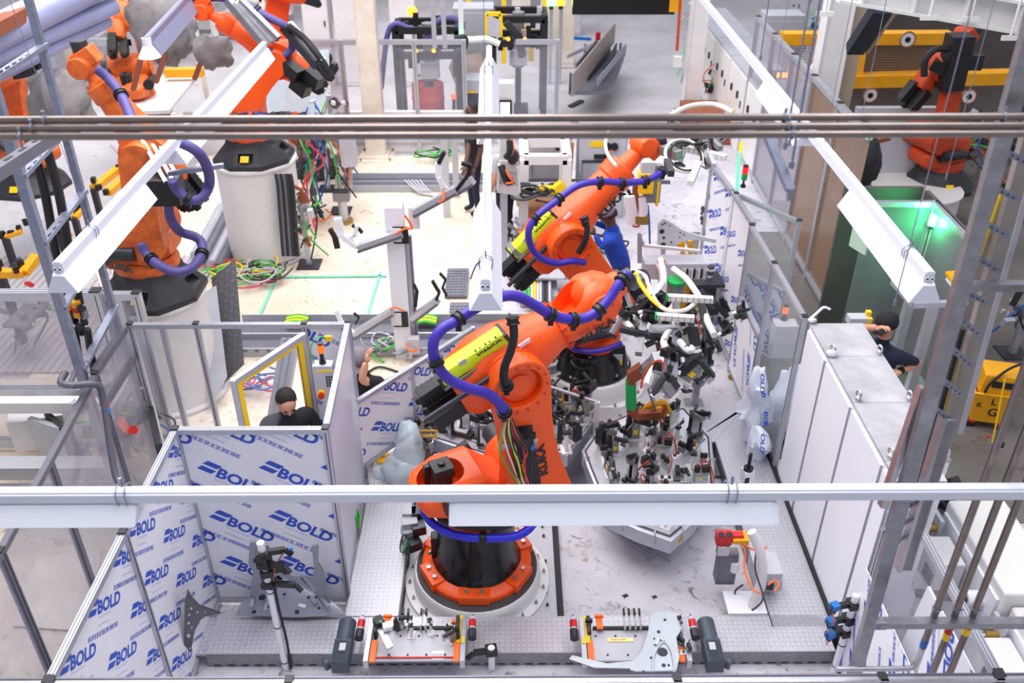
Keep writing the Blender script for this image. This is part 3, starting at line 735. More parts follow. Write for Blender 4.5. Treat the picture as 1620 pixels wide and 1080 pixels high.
# ================================================================ ROBOTS
def capsule(p, rp, q, rq, waist=.8, n=12):
    p = Vector((p[0], p[1])); q = Vector((q[0], q[1])); d = (q-p); L = d.length; d.normalize(); nrm = Vector((-d.y, d.x)); out = []
    for i in range(n+1):
        a = PI/2+PI*i/n; out.append(p+d*rp*math.cos(a)+nrm*rp*math.sin(a))
    for t in (.3, .5, .7):
        w = (rp*(1-t)+rq*t)*(1-(1-waist)*math.sin(PI*t)); out.append(p+d*L*t-nrm*w)
    for i in range(n+1):
        a = -PI/2+PI*i/n; out.append(q+d*rq*math.cos(a)+nrm*rq*math.sin(a))
    for t in (.7, .5, .3):
        w = (rp*(1-t)+rq*t)*(1-(1-waist)*math.sin(PI*t)); out.append(p+d*L*t+nrm*w)
    return [(v.x, v.y) for v in out]
def robot(label, base, z0, phi, J2, J3, W, base_kind='ring', wrist='slim', col='orange', s=-1, hose='purple', cover='bizLink', kuka=(), detail=1, bk=1.0, name='industrial_robot', group=None, Wlen=None):
    """J2, J3, W are (along, up) points in the arm plane, relative to the robot's foot"""
    t = thing(name, label, 'robot', (base[0], base[1], z0), phi, group)
    T = Matrix.Translation((base[0], base[1], z0)) @ Matrix.Rotation(phi, 4, 'Z')
    Y = Matrix(((1, 0, 0, 0), (0, 0, -1, 0), (0, 1, 0, 0), (0, 0, 0, 1)))       # XY outline -> XZ plane, extruded along -Y
    def MM(): return M(T)
    # --- foot
    if base_kind == 'ring':
        m = MM(); m.lathe([(.47, 0), (.47, .05), (.44, .075), (.36, .085), (.34, .10)], col, seg=40)
        for k in range(6):
            a = k*PI/3+.5-phi; c, sn = math.cos(a), math.sin(a)
            m.box((c*.42, sn*.42, .05), (.12, .26, .09), col, rz=a)
        m.build('base', t, bevel=.006)
        m = MM()
        for k in range(6):
            for da in (-.14, .14):
                a = k*PI/3+.5-phi+da; m.cyl((math.cos(a)*.43, math.sin(a)*.43, .09), (math.cos(a)*.43, math.sin(a)*.43, .115), .02, 'bright_steel', seg=6)
        m.build('base_bolt', t)
        m = MM(); m.lathe([(.38, .09), (.35, .15), (.335, .30), (.315, .66), (0, .66)], 'black_gloss', seg=36); m.build('base_cover', t, label='glossy black drum cover')
    elif base_kind == 'drum':
        m = MM(); m.lathe([(.47, 0), (.47, .03), (.44, .06), (.40, .2), (.33, .30), (0, .32)], 'black_gloss', seg=36)
        m.sph((-.12, -.2, .22), .22, 'black_gloss', (1, .8, .6)); m.build('base', t, label='glossy black base drum')
        m = MM()
        for k in range(10):
            a = k*.63; m.cyl((math.cos(a)*.43, math.sin(a)*.43, .05), (math.cos(a)*.43, math.sin(a)*.43, .085), .018, 'bright_steel', seg=8)
        m.build('base_bolt', t)
    else:                                            # angular black skirt with windows
        m = MM(); P = []
        for z, r in ((0, .56), (.06, .56), (.26, .36), (.34, .34)):
            P.append([Vector((r*math.cos(PI/8+k*PI/4), r*math.sin(PI/8+k*PI/4), z)) for k in range(8)])
        m.loft(P, 'dark'); b = m.build('base', t, label='black angular foot', bevel=.01)
        c = M()
        for k in range(8):
            if k % 2: continue
            a = k*PI/4-phi; d = Vector((math.cos(a), math.sin(a), 0))
            c.box(d*.5+Vector((0, 0, .15)), (.3, .2, .10), 'black', rz=a)
        if detail: 
            bmesh.ops.transform(c.bm, matrix=T, verts=c.bm.verts); bmesh.ops.transform(c.bm, matrix=PM[b.name].inverted(), verts=c.bm.verts)
            boolean(b, c)
        a = -PI/2-phi+.0
        m = MM(); m.box((math.cos(a)*.47, math.sin(a)*.47, .155), (.012, .11, .09), 'yellow', R=Euler((0, -.78, a)).to_matrix()); m.build('warning_label', t, label='yellow warning sticker')
    zt = .50 if base_kind == 'ring' else .32
    # --- rotating column
    up_ = .26 if base_kind == 'ring' else .0
    m = MM(); z9 = zt+up_*.6; m.lathe([(.31, z9-.02), (.33, z9+.02), (.33, z9+.08), (.3, z9+.14), (0, z9+.14)], col, seg=32)
    sec = [(-.52, .14, zt+.16+up_, zt+.26+up_), (-.47, .22, zt+.10+up_, zt+.30+up_), (-.28, .28, zt+.05+up_, zt+.36+up_), (0, .28, zt+.04+up_, zt+.38+up_), (.2, .27, zt+.05+up_*.8, J2[1]+.02+up_*.3), (J2[0]+.05, .25, J2[1]-.30, J2[1]+.06), (J2[0]+.22, .2, J2[1]-.2, J2[1]+.02)]
    L = []
    for x, w, a, b in sec:
        L.append([Vector((x, y*w, (a+b)/2+z*(b-a)/2)) for y, z in oval(0, 0, 1, 1, 20, 4.5)])
    m.loft(L, col)
    car = m.build('rotating_column', t)
    if detail:
        c = M(); c.prism(oval(-.29, .0, .19, .17, 24, 2.3), .6, 'orange', Matrix.Translation((0, 0, zt+.18+up_)))
        mm = c.data('cc'); mm.transform(T); mm.transform(PM[car.name].inverted()); c = M(); c.mesh(mm, Matrix(), col); boolean(car, c)
    m = M(T @ Matrix.Translation((0, 0, up_*.75))); m.cyl((-.27, .02, zt+.2), (-.27, .02, zt+.42), .085, 'dark', seg=16); m.box((-.27, .02, zt+.44), (.17, .17, .09), 'dark'); m.cyl((-.27, .02, zt+.485), (-.27, .02, zt+.505), .03, 'black', seg=12); m.box((-.38, .06, zt+.38), (.05, .05, .2), 'black'); m.build('axis_motor', t, label='black axis motor', bevel=.006)
    m = MM(); m.cyl((-.30, s*.32, zt+.30+up_), (.05, s*.34, zt+.30+up_), .07, 'dark_metal', seg=18); m.cyl((-.37, s*.32, zt+.30+up_), (-.30, s*.32, zt+.30+up_), .085, 'black', seg=18); m.cyl((-.30, -s*.36, zt+.30), (.1, -s*.36, zt+.5), .06, 'dark', seg=14); m.build('balance_cylinder', t, label='dark counterbalance cylinder')
    # --- link arm
    out = capsule(J2, .30*bk, J3, .235*bk, .78)
    m = MM(); X = Y.copy(); y0 = s*.33 if s < 0 else .33; X.translation = Vector((0, y0+.085*2 if s < 0 else .33, 0))
    m.prism(out, .17, col, X)
    link = m.build('link_arm', t, bevel=.02)
    link.modifiers.clear()
    if detail and bk == 1:
        c = M(T); yf = s*.33; a = Vector((J3[0], yf+s*.05, J3[1])); c.cyl(a, (J3[0], yf-s*.09, J3[1]), .165, col, seg=32)
        bmesh.ops.transform(c.bm, matrix=PM[link.name].inverted(), verts=c.bm.verts); boolean(link, c)
        bv = link.modifiers.new('bevel', 'BEVEL'); bv.width = .012; bv.segments = 2; bv.limit_method = 'ANGLE'
        m = MM(); yb = yf-s*.085
        m.cyl((J3[0], yb, J3[1]), (J3[0], yb+s*.02, J3[1]), .14, col, seg=28); m.cyl((J3[0], yb+s*.02, J3[1]), (J3[0], yb+s*.035, J3[1]), .09, col, seg=24)
        for k in range(14):
            a = 2*PI*k/14; m.cyl((J3[0]+.2*math.cos(a), yf, J3[1]+.2*math.sin(a)), (J3[0]+.2*math.cos(a), yf+s*.012, J3[1]+.2*math.sin(a)), .01, 'orange_deep', seg=6)
        m.build('joint_cap', t)
    m = MM(); m.cyl((J2[0], -.30, J2[1]), (J2[0], .34, J2[1]), .2, col, seg=24); m.cyl((J2[0], .34, J2[1]), (J2[0], .62, J2[1]), .1, 'dark', seg=18); m.build('shoulder_joint', t)
    # --- forearm
    u = Vector((W[0]-J3[0], 0, W[1]-J3[1])); FL = u.length; u.normalize(); v = Vector((-u.z, 0, u.x)); lt = Vector((0, 1, 0)); J = Vector((J3[0], 0, J3[1]))
    def at(x, y, z): return J+u*x+lt*y+v*z
    def sec_(x, ry, rz, y=0, z=0, p=2.0, n=24): return [at(x, y+a, z+b) for a, b in oval(0, 0, ry, rz, n, p)]
    yc = .06 if s < 0 else -.06
    rz0 = bk; sec0 = sec_
    def sec_(x, ry, rz, y=0, z=0, p=2.0, n=24): return sec0(x, ry*bk, rz*bk, y, z, p, n)
    L = [sec_(-.42, .17, .15, yc, .02, 4), sec_(-.36, .22, .20, yc, .02, 4), sec_(-.12, .24, .27, yc, .03, 3.4), sec_(.08, .235, .27, yc, .03, 3), sec_(.27, .22, .225, yc, .01, 2.4), sec_(.42, .185, .185, yc, 0, 2.1), sec_(FL*.62 if wrist != 'fork' else .52, .165, .165, yc, 0)]
    m = MM(); m.loft(L, col); m.cyl(at(0, -.17 if s < 0 else .17, 0), at(0, yc, 0), .24, col, seg=28)
    m.box(at(.2, s*.14, .2), (.10, .012, .03), 'white_paint', R=Matrix((u, lt, v)).transposed())
    m.build('forearm', t, bevel=0)
    m = MM()
    for k, (yy, zz) in enumerate(((.11, .10), (-.02, -.05), (.17, -.08))):
        a = at(-.38, yy*(-s), zz); b = at(-.66, yy*(-s), zz)
        R = Matrix((u, lt, v)).transposed(); m.box((a+b)/2, (.28, .125, .125), 'black', R=R); m.box(b, (.05, .105, .105), 'dark', R=R); m.cyl(b-u*.02, b-u*.05, .035, 'black')
        for q in range(5): m.box(a-u*(.04+.045*q), (.008, .138, .138), 'dark', R=R)
    m.build('axis_motor', t, label='black finned wrist motors')
    if wrist == 'fork':
        m = MM(); x0 = .50; k9 = .88
        m.loft([sec_(x0, .18, .18, yc), sec_(x0+.04, .19, .19, yc), sec_(x0+.05, .175, .175, yc), sec_(x0+.10, .18, .18, yc), sec_(x0+.22, .20, .20, yc, .01, 2.6), sec_(x0+.37, .205, .2, yc, .03, 2.8), sec_(x0+.48, .185, .17, yc, .03, 2.6), sec_(x0+.54, .14, .13, yc, .02, 2.4)], col)
        for k in range(14):
            a = 2*PI*k/14; p = at(x0+.02, yc+.195*math.cos(a), .195*math.sin(a)); m.cyl(p-u*.022, p+u*.022, .012, 'orange_deep', seg=6)
        b = m.build('wrist', t)
        c = M(T); c.loft([[at(x0+.19+a, yc+bb, .02) for a, bb in oval(0, 0, .12, .12, 20)], [at(x0+.19+a, yc+bb, .32) for a, bb in oval(0, 0, .16, .15, 20)]], col)
        bmesh.ops.transform(c.bm, matrix=PM[b.name].inverted(), verts=c.bm.verts); bmesh.ops.recalc_face_normals(c.bm, faces=c.bm.faces); boolean(b, c)
        m = MM(); m.sph(at(x0+.36, yc, .09), .15, col, (1, 1.0, 1.0), seg=28); m.cyl(at(x0+.36, yc-.2, .03), at(x0+.36, yc+.2, .03), .13, col, seg=24)
        for k in range(7): p = at(x0+.18+k*.05, s*.205+yc, -.02+.14*math.sin(k/6*PI)); m.cyl(p, p+lt*s*.012, .011, 'orange_deep', seg=8)
        m.build('wrist_dome', t)
        m = MM(); m.cyl(at(x0+.5, yc, .02), at(x0+.62, yc, .02), .12, col, r2=.10, seg=24); m.cyl(at(x0+.62, yc, .02), at(x0+.64, yc, .02), .105, 'dark', seg=24); m.cyl(at(x0+.64, yc, .02), at(x0+.72, yc, .02), .07, 'dark_metal', seg=20); m.build('flange', t)
    else:
        m = MM(); x0 = FL*.62
        m.loft([sec_(x0, .165, .165, yc), sec_(x0+.02, .185, .185, yc), sec_(x0+.16, .19, .19, yc), sec_(x0+.17, .16, .16, yc), sec_(x0+.2, .155, .155, yc), sec_(x0+.21, .10, .10, yc), sec_(FL-.08, .085, .085, yc), sec_(FL, .085, .085, yc)], col); m.build('wrist', t)
        m = MM(); m.sph(at(FL+.02, yc, .01), .135, col, (1.1, .9, 1)); m.box(at(FL+.06, yc, -.07), (.16, .17, .2), col, R=Matrix((u, lt, v)).transposed()); m.cyl(at(FL+.02, yc-.13, .02), at(FL+.02, yc+.13, .02), .10, col, seg=20)
        m.cyl(at(FL+.08, yc, -.04), at(FL+.22, yc, -.1), .075, 'dark', seg=16); m.build('wrist_head', t, bevel=.01)
    # --- lime media box on the forearm
    if cover:
        m = MM(); zc = .285; yy = s*.02
        m.loft([[at(x, yy+a, zc+b) for a, b in ((-.085, -.04), (-.09, 0), (-.065, .05), (0, .07), (.065, .05), (.09, 0), (.085, -.04))] for x in (-.46, .1)], 'lime')
        for x in (-.47, .11): m.box(at(x, yy, zc), (.03, .17, .1), 'dark', R=Matrix((u, lt, v)).transposed())
        for x in (-.42,): m.box(at(x, yy, zc+.01), (.045, .188, .125), 'bright_steel', R=Matrix((u, lt, v)).transposed())
        m.box(at(-.18, yy+s*.10, zc-.055), (.6, .015, .02), 'bright_steel', R=Matrix((u, lt, v)).transposed())
        mb = m.build('media_cover', t, label='lime yellow hose guide cover')
        m = MM(); q = at(-.16, yy+s*.084, zc+.015)
        put_text(m, cover, at(-.14, yy+s*.083, zc+.022), u, lt*s+v*.75, .055, 'black', .02); m.box(at(-.26, yy+s*.075, zc+.045), (.06, .004, .045), 'machine_grey', R=Matrix((u, v*.6-lt*s*.8, (lt*s*.6+v*.8))).transposed() if False else Matrix((u, lt, v)).transposed())
        e = m.build('cover_lettering', mb)
        M(T).cyl(at(-.72, s*.2, .16), at(-.08, s*.2, .16), .022, 'dark_metal', seg=12).build('guide_rod', t)
    # --- lettering
    for where, x, zz, h in kuka:
        m = MM()
        if where == 'wrist': put_text(m, 'KUKA', at(x, yc+s*.214, zz), u, lt*s, h, 'black', .05, 1.25)
        elif where == 'forearm': put_text(m, 'KUKA', at(x, yc+s*.20, zz), u, lt*s, h, 'black', .05, 1.25)
        elif where == 'link':
            dd = Vector((J3[0]-J2[0], 0, J3[1]-J2[1])).normalized(); p = Vector((J2[0], s*.335, J2[1]))+dd*x+Vector((dd.z, 0, -dd.x))*zz; put_text(m, 'KUKA', p, dd, lt*s, h, 'black', .05, 1.25)
        elif where == 'column':
            a = x-phi; d = Vector((math.cos(a), math.sin(a), 0)); put_text(m, 'KUKA', d*.385+Vector((0, 0, zt+zz+.09))-Vector((-d.y, d.x, 0))*h*1.9, Vector((-d.y, d.x, 0)), d, h, 'black', .05, 1.25)
        m.build('lettering', t)
    return dict(t=t, T=T, at=lambda x, y, z: T @ at(x, y, z), u=u, base=base, phi=phi, s=s)
def hose(rb, pts, r=.034, mt='purple', corr=.022, clamps=(), world=None, name='hose', lab=None):
    P = world or [PL(rb['base'], rb['phi'], *p) for p in pts]
    m = M(); m.tube(P, r, mt, seg=12, sub=10, corr=corr, amp=.13)
    o = m.build(name, rb['t'], label=lab, sharp=80)
    Q = resample(spline([Vector(p) for p in P], 10), .01)
    for f in clamps:
        i = int(f*(len(Q)-2)); d = (Q[i+1]-Q[i]).normalized(); m = M(); m.cyl(Q[i]-d*.025, Q[i]+d*.025, r+.012, 'black', seg=14)
        m.ring(Q[i]-d*.02, d, r+.014, .007, 'black', seg=16); m.ring(Q[i]+d*.02, d, r+.014, .007, 'black', seg=16); m.box(Q[i]+Vector((0, 0, -r-.02)), (.04, .04, .05), 'black'); m.build('hose_clamp', o)
    return o

# round white plinths
def plinth(label, x, y, h, r0, r1, mt='white_dusty', matr=None, studs=True, name='robot_plinth'):
    t = thing(name, label, 'robot stand', (x, y, 0), 0)
    m = M(Matrix.Translation((x, y, 0)))
    if h < .5: m.lathe([(r0, .024), (r0, .05), (r0-.07, .055), (r0-.085, .09), (r1+.012, h-.02), (r1, h), (0, h)], mt, seg=56)
    else: m.lathe([(r0, .02), (r0, .05), (r0-.06, .055), (r1, .08), (r1, h-.05), (r1+.03, h-.03), (r1+.03, h), (0, h)], mt, seg=48)
    m.build('body', t)
    if matr:
        m = M(Matrix.Translation((x, y, 0))); m.lathe([(matr, h), (matr, h+.008), (0, h+.008)], 'tray_mat', seg=48); m.build('rubber_mat', t, label='dark grey ring of rubber')
    if studs:
        m = M()
        for k in range(20):
            a = k*2*PI/20+.1; c = Vector((x+math.cos(a)*(r0-.04), y+math.sin(a)*(r0-.04), .05)); m.cyl(c, c+Vector((0, 0, .02)), .016, 'steel', seg=6); m.cyl(c, c+Vector((0, 0, .045)), .008, 'steel', seg=6)
        m.build('anchor_bolt', t)
    return t
R1B = (-.27, 5.58)
plinth('wide low white plinth ringed with bolts under the nearest orange robot', -.27, 5.56, .20, .625, .53, matr=.52)
D1 = math.radians(24)
r1 = robot('nearest and largest orange robot arm, in the middle of the cell', R1B, .208, D1, (.42, .86), (.27, 1.97), (.27+.98, 1.97+.44), 'ring', 'fork', kuka=(('wrist', .60, -.12, .07), ('link', .22, .11, .075)))
hose(r1, [(800, 655, -.45), (790, 638, -.5), (770, 622, -.52), (735, 612, -.5), (705, 595, -.46), (688, 568, -.44), (686, 540, -.42), (700, 520, -.4), (722, 507, -.38), (748, 490, -.34), (775, 476, -.3), (800, 468, -.28), (822, 470, -.28), (845, 482, -.3), (870, 497, -.32), (900, 505, -.34), (925, 503, -.34), (948, 490, -.34), (967, 468, -.32), (980, 448, -.3), (992, 432, -.26)], .037, 'purple', .022, (.02, .30, .44, .73, .80, .88, .985), lab='thick ribbed purple hose')
hose(r1, [(811, 505, -.42), (813, 530, -.46), (808, 555, -.48), (799, 578, -.48), (797, 598, -.46), (803, 612, -.40)], .03, 'rubber', .018, (.03, .97), lab='short ribbed black hose over the elbow')
hw = lambda px, py, z: G(px, py, z)
hose(r1, None, .035, 'blue_hose', .022, (.5,), world=[hw(668, 795, 1.00), hw(674, 815, 0.97), hw(690, 832, 0.93), hw(715, 844, 0.89), hw(745, 850, 0.87), hw(780, 851, 0.87), hw(815, 848, 0.89), hw(838, 835, 0.93), hw(850, 812, 0.97), hw(852, 790, 1.03)], lab='ribbed bright blue hose looping round the base')
hose(r1, None, .026, 'rubber', .018, (), world=[hw(685, 800, 1.05), hw(698, 820, 1.01), hw(720, 830, 0.97), hw(760, 834, 0.95), hw(800, 831, 0.97), hw(826, 818, 1.03), hw(838, 800, 1.10)], lab='black ribbed hose round the base')
# bundle of coloured cables hanging out of the hose end on the link arm
m = M(); rnd = random.Random(4)
for k, c in enumerate(('green_cable', 'white_cable', 'red_cable', 'dark', 'lime', 'white_cable', 'dark', 'red_cable', 'dark', 'orange_cable', 'rubber', 'dark')):
    o = (k-5.5)*.0145
    P = [PL(r1['base'], r1['phi'], 806+(k-6)*.8, 662, -.44), PL(r1['base'], r1['phi'], 809+(k-6)*2.4, 685, -.44-.02*rnd.random()), PL(r1['base'], r1['phi'], 815+(k-5)*4.2+rnd.uniform(-5, 5), 712, -.43-.05*rnd.random()), PL(r1['base'], r1['phi'], 820+(k-5)*3+rnd.uniform(-6, 6), 735, -.42-.05*rnd.random()), PL(r1['base'], r1['phi'], 830+(k-6)*1.8, 762, -.38), PL(r1['base'], r1['phi'], 835+(k-6)*1.2, 778, -.34)]
    m.tube(P, .0075, c, seg=6, sub=6)
m.build('cable_bundle', r1['t'], label='bundle of green, white, red and black cables')
m = M()
for px, py in ((797, 705), (808, 702), (846, 700)): p = PL(r1['base'], r1['phi'], px, py, -.43); m.box(p, (.03, .025, .07), 'steel', R=Euler((.2, .2, 0)).to_matrix())
for px, py in ((822, 690), (838, 688)): p = PL(r1['base'], r1['phi'], px, py, -.40); m.box(p, (.09, .03, .04), 'black')
p = PL(r1['base'], r1['phi'], 843, 709, -.45); m.box(p, (.03, .02, .02), 'blue')
m.build('cable_connector', r1['t'], label='grey and black cable connectors')
m = M(); q = [PL(r1['base'], r1['phi'], x, y, -.336) for x, y in ((800, 676), (842, 672), (856, 765), (822, 765))]; m.loft([q, [p+Vector((0, -.006, 0)) for p in q]], 'black'); m.build('dark_patch_and_duct', r1['t'], label='flat black patch for the dark recess behind the cables')  # black patch gives the link face the darkness of a recess
# connector blocks and looped cables on the left of its foot
t = thing('connector_block', 'stacked dark grey cable connectors at the foot of the nearest robot', 'connector', G(660, 860, .2))
m = M()
for k, (px, py, z, sx) in enumerate(((648, 812, .45, .12), (660, 812, .45, .1), (648, 828, .42, .14), (662, 835, .4, .12), (645, 842, .36, .1), (655, 860, .3, .12))):
    m.box(G(px, py, z), (sx, .11, .09), 'dark_metal' if k % 2 else 'grey_paint', rz=.1*k)
m.build('housing', t, bevel=.004)
m = M(); rnd = random.Random(9)
for k in range(9):
    c = G(642+rnd.uniform(-4, 6), 858+rnd.uniform(-8, 14), .14+.03*k); r = .05+.03*rnd.random()
    m.ring(c, (.9, rnd.uniform(-.3, .3), rnd.uniform(-.3, .3)), r, .006, ['dark', 'green', 'zinc', 'dark'][k % 4], seg=18)
m.build('looped_cable', t)
m = M(); c = G(703, 873, .42); m.box(c, (.07, .004, .07), 'yellow', R=Euler((-.15, 0, -.3)).to_matrix()); put_text(m, '! A', c+Vector((-.02, -.004, -.015)), (1, -.3, 0), (0, -1, 0), .02, 'black'); 
c = G(782, 883, .40); m.box(c, (.085, .004, .04), 'machine_grey', R=Euler((-.15, 0, .2)).to_matrix())
c2 = c+Vector((-.03, -.004, -.012)); m.box(c2, (.02, .004, .014), 'yellow'); m.build('sticker', r1['t'], label='small yellow and grey warning stickers')
m = M(); m.box(G(690, 862, .42), (.08, .1, .24), 'black'); m.cyl(G(677, 876, .36), G(683, 872, .36), .018, 'steel'); m.build('plug_cover', r1['t'], bevel=.01)

# second robot
plinth('round white plinth under the second orange robot behind', .94, 8.62, .26, .66, .54, matr=None)
m = M(); m.box((.95, 8.62, .012), (2.0, 1.6, .024), 'machine_grey'); struct(m, 'floor_base_plate_rear')
r2 = robot('second orange robot arm reaching up and right, behind the nearest one', (.94, 8.6), .26, math.radians(20), (.15, .85), (-.42, 1.68), (.50, 2.50), 'drum', 'slim', kuka=(('forearm', .42, -.13, .085),))
hose(r2, [(925, 415, -.40), (905, 413, -.42), (880, 416, -.42), (855, 408, -.42), (840, 390, -.42), (836, 368, -.42), (843, 350, -.40), (856, 336, -.38), (880, 318, -.34), (903, 300, -.3), (925, 290, -.3), (955, 287, -.3), (990, 289, -.3), (1020, 286, -.3), (1040, 277, -.28), (1055, 266, -.25)], .034, 'purple', .022, (.40, .52, .70, .80, .9, .985), lab='ribbed purple hose')
hose(r2, [(924, 345, -.42), (929, 360, -.45), (926, 380, -.46), (915, 400, -.42)], .03, 'rubber', .02, (.05,), lab='short black hose over the elbow')
hose(r2, None, .03, 'purple', .02, (), world=[hw(890, 520, .9), hw(893, 538, .8), hw(905, 550, .72), hw(930, 556, .7), hw(960, 552, .72), hw(985, 542, .8)], lab='purple hose looping round the base')
m = M(); c = G(977, 566, .5); m.box(c, (.11, .01, .09), 'machine_grey'); m.box(c+Vector((0, -.004, -.06)), (.11, .01, .06), 'yellow'); m.box(c+Vector((.0, .03, 0)), (.16, .05, .26), 'black'); m.build('label_plate', r2['t'])

# third robot on its tall white pedestal
plinth('tall white pedestal on the left behind the clear cross fence', -3.77, 8.45, 1.3, .56, .50, studs=False, name='robot_pedestal')
def ft(base, z0, phi, px, py):
    p = PL(base, phi, px, py, 0); return ((p.x-base[0])*math.cos(phi)+(p.y-base[1])*math.sin(phi), p.z-z0)
b3 = (-3.77, 8.45); f3 = 0
r3 = robot('orange robot on the tall left pedestal with KUKA lettering low on its column', b3, 1.3, f3, (.12, .72), ft(b3, 1.3, f3, 236, 240), ft(b3, 1.3, f3, 132, 108), 'skirt', 'slim', col='orange_old', s=-1, bk=.78, cover=None, kuka=(('column', -2.0, .04, .085),))
hose(r3, None, .045, 'purple_old', .025, (.12, .5), world=[hw(222, 385, 2.2), hw(232, 402, 2.1), hw(250, 418, 2.05), hw(278, 430, 2.0), hw(302, 424, 2.0), hw(318, 405, 2.05), hw(319, 385, 2.1), hw(308, 374, 2.15), hw(285, 366, 2.2), hw(270, 345, 2.4), hw(266, 318, 2.6)], lab='thick faded purple hose round the column')
hose(r3, None, .045, 'purple_old', .025, (.2,), world=[hw(272, 285, 2.9), hw(280, 300, 2.8), hw(300, 316, 2.7), hw(320, 312, 2.7), hw(331, 292, 2.8), hw(328, 265, 3.0), hw(312, 240, 3.2), hw(285, 225, 3.3)], lab='thick faded purple hose loop')
hose(r3, None, .045, 'purple_old', .025, (.4,), world=[hw(152, 108, 3.7), hw(172, 125, 3.6), hw(190, 148, 3.5), hw(205, 180, 3.4), hw(215, 210, 3.3)], lab='faded grey hose along the forearm')
m = M()
for px0, py0, px1, py1 in ((215, 205, 262, 290), (225, 200, 272, 285), (232, 196, 280, 280)): m.bar(G(px0, py0, 3.1), G(px1, py1, 2.8), .035, .05, 'bright_steel')
m.box(G(262, 300, 2.7), (.3, .2, .25), 'black'); m.box(G(310, 268, 2.9), (.5, .05, .04), 'zinc', rz=.4)
m.build('guide_rail', r3['t'], label='steel linear guide rails')
# fourth robot
plinth('tall white pedestal in the middle distance on the left', -3.5, 11.95, 1.47, .56, .54, studs=False, name='robot_pedestal')
b4 = (-3.5, 11.95); f4 = 0
r4 = robot('orange robot on the middle distance pedestal, arm leaning right', b4, 1.47, f4, (.0, .75), ft(b4, 1.47, f4, 440, 92), ft(b4, 1.47, f4, 322, 18), 'skirt', 'slim', col='orange', s=-1, bk=.72, cover=None, kuka=(('column', -1.7, .0, .09),))
hose(r4, None, .05, 'purple_old', .03, (.5,), world=[D(305, 2, 12.2), D(340, -4, 12), D(380, 3, 11.8), D(420, 25, 11.7), D(455, 45, 11.7), D(462, 75, 11.8), D(440, 92, 11.7), D(425, 78, 11.7)], lab='faded purple hose over the arm')
hose(r4, None, .045, 'rubber', .03, (), world=[D(455, 40, 11.6), D(480, 60, 11.6), D(505, 90, 11.5), D(524, 122, 11.5), D(515, 118, 11.5), D(500, 95, 11.5)], lab='black hose')
m = M()
for px0, py0, px1, py1, c in ((372, 5, 430, 68, 'bright_steel'), (380, 2, 440, 62, 'steel'), (448, 42, 502, 105, 'dark_metal'), (456, 38, 510, 98, 'bright_steel'), (360, 0, 420, 72, 'steel')): m.bar(D(px0, py0, 11.7), D(px1, py1, 11.5), .09, .09, c)
for px, py in ((452, 103), (465, 128), (485, 115)): m.bar(D(px, py, 11.7), D(px+22, py+18, 11.6), .16, .16, 'black')
m.build('guide_rail', r4['t'], label='steel linear guide rails and black motors')
m = M(); rnd = random.Random(3)
for k in range(16):
    x = rnd.uniform(342, 475); m.tube([G(x, 187+rnd.uniform(-6, 6), 2.3), G(x+rnd.uniform(-20, 30), 180, 2.4), G(x+rnd.uniform(-20, 30), 195, 2.2)], .03, ['dark', 'purple_old', 'black', 'orange_deep', 'rubber'][k % 5], seg=6)
m.build('cable_bundle', r4['t'], label='dark tangle of cables round the column')
# background robots
robot('small distant orange robot at top left between silver rails', (-4.2, 17.5), .9, math.radians(200), (.2, .8), (-.1, 1.75), (.8, 2.1), 'skirt', 'slim', cover=None, detail=0, col='orange')
robot('distant orange robot seen through plastic sheeting, with a yellow label on its base', (-3.3, 15.2), .0, math.radians(250), (.15, .8), (.1, 1.55), (.7, 1.3), 'skirt', 'slim', cover=None, detail=0, col='orange_deep')
robot('orange robot behind the upper part of the post rack at far left', (-6.9, 12.3), .9, math.radians(170), (.2, .8), (.0, 1.7), (.9, 1.5), 'skirt', 'slim', cover=None, detail=0, col='orange_old')
robot('orange robot half hidden behind grey covers at top left', (-6.3, 15.2), 1.0, math.radians(100), (.2, .8), (.2, 1.6), (.7, 2.1), 'skirt', 'slim', cover=None, detail=0, bk=.6, col='orange_old')
b7 = (6.6, 13.0); f7 = math.radians(20)
r7 = robot('dull orange robot with a black column head behind the yellow mesh fence', b7, .6, f7, ft(b7, .6, f7, 1468, 215), ft(b7, .6, f7, 1492, 105), ft(b7, .6, f7, 1530, 60), 'skirt', 'slim', cover=None, detail=0, bk=.6, col='orange_deep')
m = M(); m.bar(D(1520, 55, 12.6), D(1500, 140, 12.6), .3, .3, 'black'); m.bar(D(1500, 98, 12.5), D(1552, 98, 12.5), .14, .2, 'black'); m.bar(D(1475, 100, 12.7), D(1500, 112, 12.6), .2, .15, 'black')
m.tube([D(1462, 120, 12.6), D(1464, 95, 12.6), D(1480, 78, 12.6), D(1500, 78, 12.6)], .05, 'rubber', seg=8); m.build('gripper_block', r7['t'], label='black block tool')
robot('deep orange robot at the top right behind the white trusses', (7.6, 17.5), .6, math.radians(250), (.2, .8), (-.1, 1.9), (.8, 1.5), 'skirt', 'slim', cover=None, detail=0, col='orange_deep')
